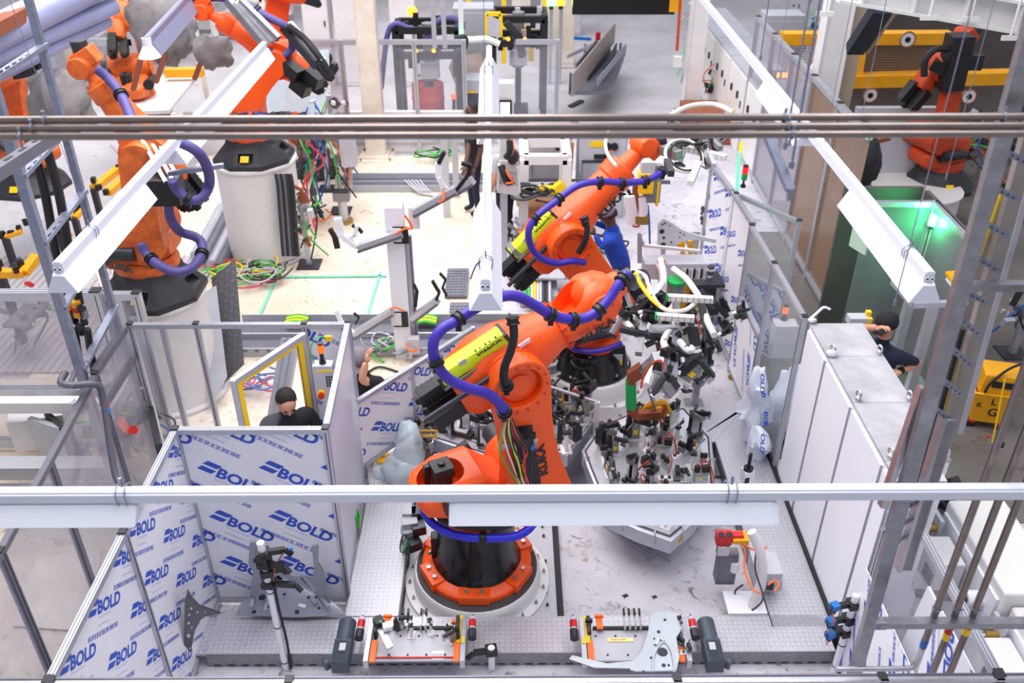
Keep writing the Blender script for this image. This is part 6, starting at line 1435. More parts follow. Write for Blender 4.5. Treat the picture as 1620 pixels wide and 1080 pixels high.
for k, x in enumerate((436, 446, 456)): M().bar(G(x-8, 660, .3), D(x+14, 535, 7.9), .05, .05, 'alu').build('leaning_profile', label='aluminium profile leaning inside the yellow edged doorway, '+('left', 'middle', 'right')[k], cat='profile')
# ================================================================ BACK OF THE CELL
def cabinet(label, c, d, mt='machine_grey', rz=0, door=True, handle='dark', extra=None, name='control_cabinet', top=None, cat='cabinet'):
    """c: centre of the foot, d: (w, depth, h), door faces the camera side (-y)"""
    t = thing(name, label, cat, c, rz); T = Matrix.Translation(c) @ Matrix.Rotation(rz, 4, 'Z')
    M(T).box((0, 0, d[2]/2), (d[0], d[1], d[2]), mt).build('body', t, bevel=.006)
    if top: M(T).box((0, 0, d[2]+.012), (d[0]+.03, d[1]+.03, .025), top).build('top_panel', t)
    if door:
        M(T).box((0, -d[1]/2-.008, d[2]/2), (d[0]*.94, .016, d[2]*.92), mt).build('door', t, bevel=.004)
        M(T).box((d[0]*.36, -d[1]/2-.025, d[2]*.62), (.03, .02, .12), handle).build('handle', t)
    return t, T
def frame_box(label, x0, x1, y0, y1, z1, mt='white_dusty', w=.09, name='machine_guard', mid=None, cat='machine frame'):
    t = thing(name, label, cat, ((x0+x1)/2, (y0+y1)/2, 0))
    for x in (x0, x1):
        for y in (y0, y1): M().box((x, y, z1/2), (w, w, z1), mt).build('post', t)
    for z in [z1]+([mid] if mid else []):
        for y in (y0, y1): M().box(((x0+x1)/2, y, z), (x1-x0, w, w), mt).build('beam', t)
        for x in (x0, x1): M().box((x, (y0+y1)/2, z), (w, y1-y0, w), mt).build('beam', t)
    return t
for k, (px0, px1, py, lb) in enumerate(((833, 901, 345, 'left grey control cabinet with yellow label and two black sockets'), (912, 985, 345, 'right grey control cabinet with yellow label behind the rear robot'))):
    a, b = G(px0, py, 0), G(px1, py, 0); w = b.x-a.x; h = D(px0, 205, a.y).z
    t, T = cabinet(lb, ((a.x+b.x)/2, a.y+.3, 0), (w, .6, h), 'machine_grey', door=True)
    m = M(); yy = a.y-.02; m.box(D(px0+32, 228, yy), (.2, .01, .09), 'yellow'); m.build('label_plate', t, label='yellow warning label')
    m = M()
    for dx in (50, 60): c = D(px0+dx, 231, yy); m.cyl(c, c+Vector((0, -.05, 0)), .055, 'black', seg=14)
    c = D(px0+38, 247, yy); m.box(c, (.2, .05, .06), 'black'); m.box(D(px0+53, 240, yy), (.07, .01, .02), 'amber'); m.build('socket', t)
    m = M(); c = D(px0+33, 272, yy); m.box(c, (.46, .05, .34), 'grey_paint'); m.box(c+Vector((0, -.02, .18)), (.48, .04, .03), 'dark'); m.box(c+Vector((-.27, -.02, .1)), (.04, .05, .25), 'grey_paint'); m.build('service_box', t, bevel=.004)
M().bar(D(820, 285, 13.0), D(1060, 288, 13.0), .05, .05, 'alu_dark').build('cross_rail', label='grey rail running in front of the two grey control cabinets', cat='rail')
M().bar(D(903, 225, 12.9), D(898, 300, 12.9), .10, .04, 'wood').build('wood_strip', label='brown wooden strip standing between the two control cabinets', cat='board')
t = frame_box('white steel machine frame around the cable spool', D(828, 380, 12.3).x, D(892, 380, 12.3).x, 12.2, 12.9, 1.35, 'white_dusty', .13)
t = thing('cable_spool', 'wooden spool wound with orange cable behind the rear robot', 'cable spool', G(850, 372, 0)); c = G(850, 368, 0)
M().cyl(c, c+Vector((0, 0, .5)), .25, 'orange_cable', seg=28).build('cable', t); M().cyl(c+Vector((0, 0, .5)), c+Vector((0, 0, .53)), .33, 'wood', seg=32).cyl(c+Vector((0, 0, .53)), c+Vector((0, 0, .535)), .04, 'dark', seg=10).build('flange', t); M().cyl(c, c+Vector((0, 0, .03)), .33, 'wood', seg=32).build('flange', t)
m = M(); c = G(870, 300, .95); m.bar(c+Vector((-.2, 0, 0)), c+Vector((.1, 0, 0)), .1, .1, 'yellow'); m.bar(c+Vector((.08, -.02, -.02)), c+Vector((.2, 0, .08)), .12, .16, 'yellow'); m.tube([c+Vector((.1, 0, -.05)), c+Vector((.0, -.1, -.15)), c+Vector((-.2, 0, -.15))], .012, 'dark'); m.build('power_tool', label='yellow power tool with black cord on the shelf', cat='tool', bevel=.01)
M().box(G(862, 300, .85)+Vector((0, 0, .0)), (.95, .5, .04), 'machine_grey').build('shelf', label='grey shelf carrying the yellow power tool', cat='shelf')
heap('dark scraps and cables under the shelf by the yellow tool', 850, 310, .9, .25, 8, 9, ['dark', 'rubber', 'dark'], .02)
# inspection arm box with black and orange cables
t = thing('cable_box', 'open white angled box with black and orange cables beside the centre light', 'box', G(795, 330, 1))
g = lambda px, py, Y=11.2: D(px, py, Y)
P = [g(790, 258), g(819, 262), g(822, 300), g(787, 295)]; M().loft([P, [p+Vector((.0, .12, 0)) for p in P]], 'white_dusty').build('back_plate', t)
m = M()
for i in range(4): m.bar(P[i]+Vector((0, -.05, 0)), P[(i+1) % 4]+Vector((0, -.05, 0)), .03, .12, 'white_dusty')
m.build('rim', t); m = M(); m.tube([g(793, 262, 11.05), g(797, 275, 11.0), g(803, 288, 11.0), g(812, 285, 11.0)], .05, 'rubber'); m.tube([g(800, 268, 11.0), g(806, 280, 10.95), g(812, 288, 10.95), g(800, 290, 10.95)], .015, 'orange_cable'); m.tube([g(806, 222, 11.0), g(806, 240, 10.95), g(800, 250, 10.95)], .04, 'rubber'); m.tube([g(810, 220, 11), g(812, 238, 11), g(806, 248, 11)], .014, 'orange_cable'); m.build('cable', t)
m = M(); m.bar(g(797, 215), g(796, 262), .09, .08, 'white_dusty'); m.sph(g(811, 248, 11.1), .11, 'dark', (.7, .6, 1)); m.bar(g(797, 300), g(797, 420), .1, .1, 'alu'); m.build('stand', t)
for k, (px, py0, py1, Y, w) in enumerate(((706, 215, 305, 13.2, .11), (722, 215, 300, 14.0, .1), (797, 300, 400, 11.4, .08))):
    a, b = D(px, py0, Y), D(px, py1, Y); M().bar((b.x, Y, 0), (b.x, Y, a.z), w, w, 'alu').build('profile_post', label=('aluminium profile post left of the black shirted person', 'second aluminium profile post beside the black shirted person', 'profile post under the open white cable box')[k], cat='post')
# small dark open crate and low checker covers
t = thing('cable_tray_box', 'low steel tray with sorted cables beside the rear robot base', 'tray', G(850, 460, 0))
a, b = G(830, 455, .1), G(872, 452, .1)
M().box(G(848, 432, .35), (.75, .34, .03), 'checker').build('lid', t); M().box(G(850, 415, .36), (.55, .2, .03), 'alu_dark').build('lid', t)
m = M()
for k in range(9): x = 832+k*4.7; m.tube([G(x, 445, .3), G(x, 460, .26), G(x, 478, .2)], .02, ['green', 'green_cable', 'alu', 'yellow', 'alu', 'machine_grey', 'dark', 'dark', 'machine_grey'][k], seg=6)
m.build('cable', t); M().box(G(852, 462, .1), (.5, .5, .16), 'grey_paint').build('body', t)
mess('small valve stand with a red button left of the rear robot motors', 828, 412, 0, .25, .6, 16, 61, ['machine_grey', 'alu', 'cast', 'red', 'lime'])
M().box(G(895, 425, .3), (.5, .25, .2), 'grey_paint').build('dark_patch_and_duct', label='grey duct section in front of the blue worker', cat='duct')
heap('dark green cables on the floor behind the rear robot', 950, 395, .05, .35, 12, 13, ['dark', 'green', 'rubber'], .014)
# fender panel on its stand, guarded control box, yellow stool, cup
M().box((D(1050, 391, 9.62).x, 9.63, D(1050, 391, 9.6).z/2), (.05, .04, D(1050, 391, 9.6).z), 'alu').build('fender_stand', label='thin aluminium stand under the pale fender panel', cat='stand')
t = thing('fender', 'pale pressed steel fender panel with a long arm, on the guarded stand', 'car body part', G(1060, 400, .9))
O = [(1049, 346), (1062, 352), (1080, 364), (1100, 371), (1118, 376), (1134, 379), (1132, 385), (1108, 380), (1090, 380), (1075, 384), (1068, 391), (1040, 390), (1041, 355)]
Y0 = 9.6; Q = [D(x, y, Y0) for x, y in O]; m = M(); m.loft([Q, [q+Vector((.0, .03, 0)) for q in Q]], 'part_pale'); m.build('panel', t, bevel=.003)
m = M()
for px, py, r in ((1048, 355, .012), (1052, 353, .01), (1047, 366, .03), (1050, 376, .018), (1049, 387, .03), (1062, 383, .012), (1076, 368, .01), (1082, 371, .01), (1075, 375, .008), (1056, 390, .01), (1060, 357, .008)):
    c = D(px, py, Y0-.002); m.cyl(c, c+Vector((0, -.003, 0)), r, 'dark', seg=10)
m.build('holes', t, label='punched holes')
t = thing('guarded_terminal', 'terminal box behind a clear guard, with a yellow frame below', 'terminal box', G(1065, 430, 0))
g = lambda px, py, Y=9.3: D(px, py, Y)
P = [g(1017, 388), g(1107, 397), g(1115, 414), g(1020, 407)]; M().loft([P, [p+Vector((0, .006, .004)) for p in P]], 'clear_thin').build('guard', t)
m = M(); m.bar(g(1017, 388), g(1107, 397), .035, .03, 'white_dusty'); m.bar(g(1012, 370), g(1012, 415), .05, .04, 'alu'); m.bar(g(1010, 368), g(1018, 388), .03, .03, 'alu'); m.build('frame', t)
c = g(1066, 422, 9.35); M().box(c, (.72, .25, .2), 'machine_grey').build('body', t, bevel=.004)
m = M(); rnd = random.Random(5)
for k in range(12): m.box(c+Vector((.02+k*.028, -.135, -.02)), (.018, .02, .12), ['white_dusty', 'dark', 'machine_grey'][k % 3])
m.tube([c+Vector((-.2, -.1, .1)), c+Vector((-.15, -.16, .0)), c+Vector((-.13, -.2, -.3))], .05, 'white_paint'); m.box(c+Vector((-.17, -.1, .12)), (.09, .05, .05), 'orange_cable'); m.tube([c+Vector((.0, -.15, .0)), c+Vector((.1, -.2, -.08)), c+Vector((.15, -.2, -.15))], .014, 'green_cable'); m.build('plug', t)
m = M(); 
for a_, b_ in (((1012, 432), (1050, 438)), ((1022, 440), (1005, 500)), ((1012, 432), (1008, 480))): m.bar(g(*a_), g(*b_), .07, .06, 'yellow_deep')
m.build('yellow_frame', t, label='yellow steel frame'); m = M()
for x in (1080, 1092): m.bar(D(x, 380, 9.9), D(x, 402, 9.9), .05, .05, 'yellow_deep')
m.bar(D(1068, 385, 9.9), D(1082, 390, 9.9), .04, .04, 'yellow_deep'); q = D(1086, 402, 9.9); m.box((q.x, 9.9, q.z/2), (.2, .05, q.z), 'yellow_deep'); m.build('yellow_stool', label='small yellow tubular frame behind the clear guard', cat='frame')
M().box(G(1118, 442, .75), (.45, .35, .04), 'dark').build('shelf', label='dark shelf carrying the coffee cup', cat='shelf'); M().box((G(1118, 442, .75).x, G(1118, 442, .75).y+.1, .36), (.3, .1, .72), 'dark').build('shelf_support', label='dark support under the cup shelf', cat='support')
t = thing('coffee_cup', 'white paper cup with grey sleeve on the dark shelf', 'cup', G(1123, 440, .77)); c = G(1123, 438, .77)
m = M(Matrix.Translation(c)); m.lathe([(.032, 0), (.045, .13), (0, .13)], 'white_paint', seg=18); m.build('cup', t); M(Matrix.Translation(c)).lathe([(.0375, .035), (.043, .09)], 'alu_dark', seg=18).build('sleeve', t); M(Matrix.Translation(c)).lathe([(.048, .13), (.046, .145), (0, .15)], 'dark', seg=18).build('lid', t)
t = thing('signal_tower', 'red over green signal tower on the far right corner post', 'signal lamp', G(1172, 300, 1.95)); c = Vector((2.72, 9.72, 1.95))
M().cyl(c, c+Vector((0, 0, .09)), .012, 'black').cyl(c, c+Vector((0, 0, .03)), .03, 'black').build('foot', t); M().cyl(c+Vector((0, 0, .09)), c+Vector((0, 0, .17)), .032, 'green').build('lens', t, label='green lens'); M().cyl(c+Vector((0, 0, .17)), c+Vector((0, 0, .25)), .032, 'red_lamp').cyl(c+Vector((0, 0, .25)), c+Vector((0, 0, .265)), .032, 'black').build('lens', t, label='red lens')
M().bar(D(1170, 240, 10.4), D(1166, 300, 10.0), .045, .01, 'tape').bar(D(1173, 225, 10.5), D(1169, 262, 10.3), .05, .012, 'yellow').build('sign_strip', label='green and yellow strip sign by the signal tower', cat='sign')
# back clear screen with aluminium frame
for k, (a, b) in enumerate(((-2.9, -1.62), (-1.62, -.75), (-4.3, -2.9), (.12, .9))):
    fence(('clear screen left of the red drum with white top rail', 'clear screen in front of the black frame and red drum', 'hazy clear screen behind the orange robot in plastic', 'clear screen right of the centre light at the back')[k], (a, 16.1), (b, 16.1), z0=.2, z1=2.05, pane='clear' if k == 2 else 'clear_thin', pw=.08, posts=(0, 1), cap=False, name='clear_screen')
t = thing('plastic_sheet', 'hazy plastic sheet hanging in front of the distant orange robot', 'plastic sheet', D(460, 180, 14.4)); P = [D(395, 90, 14.4), D(520, 78, 14.4), D(525, 185, 14.2), D(400, 190, 14.2)]; M().loft([P, [p+Vector((0, .01, 0)) for p in P]], 'plastic_wrap').build('sheet', t)
# red drum and press frames
t = thing('steel_drum', 'red steel drum standing behind the clear screen', 'drum', G(680, 205, 0)); c = G(680, 203, 0)
m = M(Matrix.Translation(c)); m.lathe([(.31, 0), (.31, .28), (.325, .3), (.31, .32), (.31, .6), (.325, .62), (.31, .64), (.31, .9), (.28, .9), (.28, .86), (0, .86)], 'drum_red', seg=32); m.build('body', t)
m = M(Matrix.Translation(c)); m.cyl((0, 0, .86), (0, 0, 1.3), .08, 'cast'); m.sph((0, .0, 1.35), .16, 'cast', (1, .7, .8)); m.box((0, 0, 1.05), (.5, .04, .04), 'cast'); m.build('pump', t)
def press(label, px, pyf, w, h, Yd, seed):
    c = G(px, pyf, 0); t = frame_box(label, c.x-w/2, c.x+w/2, c.y, c.y+Yd, h, 'black', .12, 'press_frame', mid=h-.45, cat='press')
    m = M(); m.cyl((c.x, c.y+Yd/2, h+.05), (c.x, c.y+Yd/2, h-1.0), .12, 'cast', seg=14); m.cyl((c.x, c.y+Yd/2, h-1.0), (c.x, c.y+Yd/2, .2), .06, 'dark_metal', seg=12); m.box((c.x, c.y+Yd/2, h-.8), (.35, .3, .3), 'machine_grey'); m.box((c.x, c.y+Yd/2, .1), (.4, .4, .2), 'dark'); m.build('ram', t)
    m = M(); rnd = random.Random(seed)
    for k in range(12): p = Vector((c.x+rnd.uniform(-w/2, w/2), c.y+rnd.uniform(0, Yd), h-rnd.uniform(-.1, .6))); m.box(p, (.1, .08, rnd.uniform(.1, .3)), rnd.choice(['dark', 'black', 'machine_grey']))
    for dx in (-.2, .12): m.sph((c.x+dx, c.y-.08, h-.35), .035, 'amber_lamp')
    m.build('fittings', t)
press('black framed press stand behind the clear screen over the red drum', 683, 215, 1.15, 2.0, .7, 5); press('black framed press stand with hoses right of the centre light', 820, 192, 1.0, 2.0, .8, 6)
m = M(); m.tube([D(603, 140, 17), D(612, 60, 17), D(625, 38, 17), D(650, 45, 17), D(690, 52, 17), D(735, 42, 17)], .05, 'purple_old'); m.tube([D(675, 60, 17), D(690, 35, 17), D(715, 28, 17), D(735, 40, 17)], .05, 'purple_old'); m.tube([D(800, 35, 17), D(820, 60, 17), D(826, 90, 17)], .07, 'rubber'); m.tube([D(720, 62, 16.6), D(735, 60, 16.6), D(733, 78, 16.6), D(722, 85, 16.6), D(722, 120, 16.6)], .06, 'rubber')
m.build('hose_run', label='dark violet hoses looping over the back press stands', cat='hoses')
# operator station with screen, chute
t, T = cabinet('grey operator cabinet with a dark screen left of the centre light', (G(750, 200, 0).x, G(750, 205, 0).y, 0), (.62, .5, 1.05), 'machine_grey', door=False)
c = D(748, 162, G(750, 205, 0).y-.26); M().box(c, (.42, .03, .34), 'screen_off').box(c+Vector((0, -.01, .2)), (.2, .02, .03), 'yellow').box(c+Vector((-.1, -.02, -.24)), (.14, .02, .04), 'yellow').build('screen', t)
t, T = cabinet('tall grey back cabinet with a white hood above the chute', (D(752, 150, 18.5).x, 18.6, 0), (.8, .6, 2.1), 'grey_paint'); M().bar(D(735, 95, 18), D(752, 138, 17.6), .6, .35, 'chute').build('chute', t, label='brownish sheet chute')
M().cyl(D(718, 150, 16.6), D(718, 156, 16.6), .05, 'amber').cyl(D(718, 156, 16.6), D(718, 182, 16.6), .03, 'black').cyl(D(718, 182, 16.6)*1, Vector((D(718, 182, 16.6).x, 16.6, 0)), .025, 'alu').build('beacon', label='amber topped black beacon left of the operator cabinet', cat='beacon')
t, T = cabinet('small white terminal with lit screen right of the centre light', (D(799, 175, 17.0).x, 17.2, 0), (.34, .3, 1.0), 'white_dusty', door=False, name='terminal'); M().box(D(799, 172, 16.98), (.18, .03, .24), 'screen_on').build('screen', t, label='lit pale screen'); M().box(D(799, 172, 17.0), (.26, .02, .34), 'black').build('bezel', t)
# yellow door frames and wall sections far back
def yframe(label, x0, x1, y0, y1, Y, w=.1, name='door_frame'):
    m = M(); a, b = D(x0, y1, Y), D(x1, y1, Y); c, d = D(x0, y0, Y), D(x1, y0, Y)
    m.bar(a, c, w, w, 'yellow'); m.bar(b, d, w, w, 'yellow'); m.bar(c, d, w, w, 'yellow'); m.build(name, label=label, cat='frame')
yframe('tall yellow frame behind the press stand at the top', 797, 862, -25, 100, 21); yframe('small yellow orange frame inside the tall one', 812, 840, 46, 96, 19.5, .12); yframe('yellow edged clear hatch beside the centre light', 770, 792, 22, 58, 17.5, .07); M().bar(D(742, -10, 20), D(743, 42, 20), .1, .1, 'yellow').build('yellow_post', label='yellow post at the top left of the centre light', cat='post')
m = M(); P = [D(772, 24, 17.45), D(791, 32, 17.45), D(791, 60, 17.45), D(771, 56, 17.45)]; m.loft([P, [p+Vector((0, .02, 0)) for p in P]], 'machine_grey'); m.build('hatch', label='pale hatch panel with yellow orange edge at the back', cat='hatch')
M().tube([D(729, 55, 16.9), D(733, 60, 16.9), D(745, 63, 16.9), D(770, 62, 16.9), D(790, 70, 16.9)], .06, 'white_dusty').bar(D(728, -20, 16.9), D(730, 56, 16.9), .09, .06, 'white_dusty').sph(D(731, 61, 16.8), .05, 'green_lamp').build('swivel_arm', label='white swivel arm with a green indicator lamp', cat='arm')
for k, (px, w) in enumerate(((683, .07), (699, .07))): M().bar(D(px, -20, 14.5), D(px+5, 76, 14.5), w, .04, 'alu').build('ladder_rail', label='vertical rail of the overhead ladder, '+('left', 'right')[k], cat='rail')
# lamp posts of the gate and grey gate cabinets
for k, (px, lm) in enumerate(((872, 'green_lamp'), (887, 'amber_lamp'))):
    t = thing('lamp_post', ('gate post with a green lamp', 'gate post with an orange red lamp')[k]+' left of the black board', 'lamp', D(px, 113, 20.5)); b = D(px-2, 113, 20.5)
    M().box((b.x, 20.5, 1.6), (.08, .08, 3.2), 'alu').build('post', t); p = D(px, 8, 20.4); M().cyl(p, D(px, -2, 20.4), .09, lm).cyl(D(px, 14, 20.4), p, .05, 'black').build('lamp', t)
for k, (px, py, w, h) in enumerate(((882, 112, .8, 2.9), (905, 60, .5, 1.4))): 
    c = G(px, py, 0); cabinet(('tall pale gate cabinet left of the sheet trolley', 'grey cabinet far behind the trolley')[k], (c.x, c.y+.5, 0), (w, .5, h), 'machine_grey' if k else 'cream')
# trolley with long sheets
t = thing('sheet_trolley', 'low trolley loaded with long grey metal strips', 'trolley', G(935, 140, 0)); g = lambda x, y, z=.7: G(x, y, z)
for q in ((902, 148), (965, 148), (925, 100), (980, 98)): c = G(*q, 0); M().cyl(c+Vector((-.03, 0, .1)), c+Vector((.03, 0, .1)), .1, 'black').box(c+Vector((0, 0, .3)), (.06, .06, .3), 'alu_dark').build('castor', t)
m = M(); P = [g(902, 150, .5), g(968, 150, .5), g(990, 85, .5), g(935, 85, .5)]; m.loft([P, [p+Vector((0, 0, .08)) for p in P]], 'alu_dark'); m.build('deck', t)
M().bar(g(908, 60, .9), g(935, 62, .9), .06, .06, 'blue').box(g(946, 57, 1.1), (.1, .1, .16), 'red').build('handle', t)
for k, (a, b, w, c_) in enumerate((((905, 135), (972, 52), .42, 'sheet_brown'), ((912, 105), (945, 65), .12, 'alu_dark'), ((945, 130), (990, 75), .14, 'zinc'), ((955, 115), (975, 75), .2, 'dark'), ((930, 120), (965, 80), .2, 'dark_metal'), ((897, 90), (935, 72), .08, 'alu'))):
    M().bar(G(*a, 1.0-.08*k if k else 1.05), G(*b, 1.0-.08*k if k else 1.05), .03, w, c_).build('metal_strip', label='long metal strip on the trolley, '+('widest brown topped', 'narrow dark leftmost', 'silver rightmost', 'dark second from the right', 'dark metal in the middle', 'short pale at the far left')[k], cat='metal strip')
M().box(G(898, 152, .02)+Vector((.15, -.5, 0)), (.12, .5, .02), 'dark', rz=-.6).build('floor_plate', label='short dark plate on the floor in front of the trolley', cat='plate')
a = D(905, 22, 19); b = D(1066, 22, 19); m = M(); m.box(((a.x+b.x)/2, 19, a.z+.9), (b.x-a.x, .15, 1.8), 'screen_black'); m.build('black_board', label='large black board hanging at the top of the view', cat='board')
M().box(D(1068, 5, 19), (.25, .2, .3), 'yellow_deep').build('yellow_bracket', label='yellow bracket at the right end of the black board', cat='bracket')
# row of control cabinets along the aisle, right of the white column
for k in range(5):
    x = 4.25; y = 17.0-k*-1.15; 
    t, T = cabinet('white aisle control cabinet with tilted grey top, '+('nearest', 'second nearest', 'third', 'fourth', 'farthest')[k]+' in the row', (x+.35, 15.2+k*1.35, 0), (1.3, .7, 1.45), 'white_dusty', rz=-PI/2, top='grey_paint'); 
    m = M(T)
    for j in range(2): m.box((-.3+j*.5, -.37, 1.0), (.07, .05, .12), 'dark'); m.box((-.3+j*.5, -.365, .7), (.07, .01, .06), 'yellow')
    m.build('switch', t)
mess('dark cabling and plugs in front of the aisle cabinets', 1105, 130, 0, .5, 1.1, 36, 70, ['dark', 'machine_grey', 'copper', 'dark', 'white_dusty'], pole=False)
mess('plugs and brown hoses at the near end of the aisle cabinets', 1135, 175, 0, .4, 1.0, 30, 71, ['dark', 'machine_grey', 'rust', 'dark', 'white_dusty'], pole=False)
mess('round machine parts beyond the white column', 1100, 70, 0, .5, 1.2, 26, 72, ['machine_grey', 'grey_paint', 'dark', 'white_dusty'], pole=False)
M().bar(D(1077, -10, 18.0), D(1071, 80, 18.0), .05, .05, 'orange_deep').build('orange_conduit', label='thin orange conduit up the right side of the white column', cat='conduit')
t = thing('junction_box', 'small white junction box on the white back column', 'box', D(1068, 100, 17.9)); M().box(D(1072, 97, 17.95), (.16, .12, .2), 'white_dusty').build('housing', t); 
# far away machinery
rnd = random.Random(77)
far = [(480, 26, 'white machine frame far behind the small distant robot'), (530, 30, 'white framed guard left of the cream column'), (640, 32, 'white machine frame right of the cream column'), (700, 34, 'pale machine frame at the top by the ladder rails'), (840, 27, 'pale machine frame beyond the yellow frames'), (350, 24, 'pale machine frame behind the middle robot'), (230, 22, 'pale machine frame at the upper left'), (120, 20, 'pale machine frame behind the rack at far left')]
for k, (px, Y, lb) in enumerate(far):
    x = D(px, 60, Y).x; h = rnd.uniform(2.2, 3.2); t = frame_box(lb, x-1.2, x+1.2, Y, Y+1.5, h, ['white_dusty', 'grey_paint', 'cream'][k % 3], .14, mid=h*.45)
    m = M()
    for j in range(9): m.box((x+rnd.uniform(-1, 1), Y+rnd.uniform(.2, 1.3), rnd.uniform(.3, h*.8)), (rnd.uniform(.2, .7), .4, rnd.uniform(.2, .8)), rnd.choice(['machine_grey', 'white_dusty', 'dark', 'grey_paint', 'yellow_deep' if j % 4 == 0 else 'cream']))
    m.build('machinery', t)
for k, px in enumerate((505, 553, 640)): cabinet('tall white panel cabinet at the back wall, '+('left', 'middle', 'right')[k]+' of three', (D(px, 60, 20.5).x, 20.5, 0), (.55, .4, 2.2), 'white_dusty')
p = D(652, 18, 18.5); M().sph(p, .10, 'amber_lamp').cyl((p.x, p.y, 0), p-Vector((0, 0, .08)), .04, 'alu').build('warning_lamp', label='glowing orange warning lamp right of the cream column', cat='lamp')
# ================================================================ RIGHT SIDE
X4 = 4.15
dim = [(9.9, 11.1, 'door_brown', 'brown tinted clear door nearest the green lit booth'), (11.1, 12.3, 'clear_dark', 'brown tinted clear panel, second from the booth'), (12.3, 13.4, 'clear', 'clear corridor panel, third from the booth'), (13.4, 14.6, 'clear', 'clear corridor panel, fourth from the booth'), (14.6, 15.8, 'clear', 'farthest clear corridor panel by the aisle cabinets')]
for y0, y1, pm, lb in dim: fence(lb, (X4+(y1-9.9)*.02, y1), (X4+(y0-9.9)*.02, y0), z0=.08, z1=2.5, pane='clear_brown' if y0 < 12 else pm, pw=.07, posts=(1, 0), fm='alu', name='corridor_panel')
m = M(); m.box((5.6, 11.6, .0), (2.7, 4.4, .03), 'dim_floor'); m.box((3.44, 9.9, .001), (1.5, 5.4, .03), 'floor_dusk'); m.box((9.2, 9.5, -.002), (9.6, 6.5, .03), 'floor_dusk'); m.box((9.2, 14.0, -.004), (4.5, 5.5, .03), 'floor_dusk'); struct(m, 'floor_corridor', org=(0, 0, 0))  # dimness of this area put into darker floor colours
# green lit booth
zt = 2.0; A = G(1375, 318, zt); B = G(1480, 318, zt); C_ = G(1541, 383, zt)
for k, (a, b, lb) in enumerate(((A, B, 'rear clear panel of the booth lit green by the lamp'), (B, C_, 'side clear panel of the booth lit green by the lamp'))): fence(lb, (a.x, a.y), (b.x, b.y), z0=.1, z1=zt, pane='clear_thin', pw=.06, cap=False, posts=(0, 1), name='booth_panel')
c = G(1475, 356, 1.75); t = thing('signal_lamp', 'glowing green signal lamp on a thin pole in the booth', 'signal lamp', c); M().cyl(c, c+Vector((0, 0, .12)), .05, 'green_lamp', seg=16).build('lens', t, label='glowing green lens'); M().cyl(c+Vector((0, 0, -.55)), c, .01, 'alu').cyl(c+Vector((0, 0, -.04)), c, .03, 'black').build('pole', t)
pl = bpy.data.lights.new('green_signal_light', 'POINT'); pl.energy = 38; pl.color = (.06, 1, .30); pl.shadow_soft_size = .08; po = bpy.data.objects.new('green_signal_light', pl); COL.objects.link(po); po.location = c+Vector((0, -.15, .1)); po.parent = t; po.matrix_parent_inverse = PM[t.name].inverted()
for k, (px, py, z, s, lb) in enumerate(((1466, 388, 1.2, (.36, .36, .5), 'pale green lit machine head under the green lamp'), (1458, 368, 1.15, (.55, .2, .2), 'grey machine bar behind the green lamp pole'), (1492, 440, 1.1, (.3, .3, .6), 'light grey box carrying the orange beacon'))):
    c = G(px, py, z); t = thing('machine_box', lb, 'machine', (c.x, c.y, 0)); M().box(c-Vector((0, 0, s[2]/2)), s, 'machine_grey', rz=-.6).build('housing', t, bevel=.01); M().box(c-Vector((0, 0, s[2]*.5))+Vector((0, -s[1]/2-.02, .05)), (.12, .02, .08), 'dark', rz=-.6).build('switch', t); M().box((c.x, c.y, (z-s[2])/2), (.12, .12, z-s[2]), 'alu_dark').build('stand', t)
def beacon(label, px, py, z, r=.03): 
    c = G(px, py, z); t = thing('warning_beacon', label, 'beacon', c); M().cyl(c, c+Vector((0, 0, .02)), r*1.3, 'black').cyl(c, c+Vector((0, 0, .08)), r*.5, 'black').build('foot', t); M().cyl(c+Vector((0, 0, .08)), c+Vector((0, 0, .16)), r, 'amber').build('lens', t, label='orange lens'); M().cyl(c+Vector((0, 0, .16)), c+Vector((0, 0, .175)), r, 'black').build('cap', t)
beacon('orange warning beacon on the light grey box by the right ladder', 1497, 430, 1.12); beacon('orange warning beacon on the white box behind the right fence', 1240, 505, 1.1)
c = G(1243, 510, 1.1); t = thing('operator_box', 'grey operator box behind the clear right fence, below the beacon', 'control box', (c.x, c.y, 0)); M().box(c-Vector((0, 0, .2)), (.24, .16, .4), 'machine_grey').build('housing', t, bevel=.005); M().box((c.x, c.y, .35), (.06, .06, .7), 'alu').build('post', t)
M().bar(D(1505, 430, 8.2), D(1521, 452, 8.0), .14, .03, 'yellow_deep').bar(D(1503, 440, 8.2), D(1518, 460, 8.0), .1, .02, 'white_paint').build('sign_strip', label='orange and white strip sign by the booth corner', cat='sign')
M().box(G(1362, 370, 1.9)+Vector((0, 0, 0)), (.25, .02, .38), 'paper_green', rz=-1.2).build('paper_sheet', label='pale green paper sheet taped to the corridor panel', cat='paper')
t = thing('dark_doorway', 'dark doorway with grey edges behind the black capped man', 'cabinet', (4.6, 8.6, 0)); M().box((4.75, 8.9, 1.0), (.05, 1.2, 2.0), 'pane_dark').box((4.3, 9.6, 1.0), (.9, .05, 2.0), 'pane_dark').build('wall_panel', t)  # dark panels put where the doorway opening reads dark
for px0, py0, px1, py1, Y in ((1441, 470, 1425, 560, 8.6), (1478, 480, 1455, 600, 8.2), (1356, 385, 1335, 500, 9.8)): a, b = D(px0, py0, Y), D(px1, py1, Y); M().box((a.x, Y, a.z/2), (.09, .09, a.z), 'alu').build('post', t)
M().bar(G(1413, 445, 1.9), G(1445, 482, 1.9), .05, .05, 'alu').bar(G(1445, 482, 1.9), G(1500, 480, 1.9), .05, .05, 'alu').build('top_rail', t)
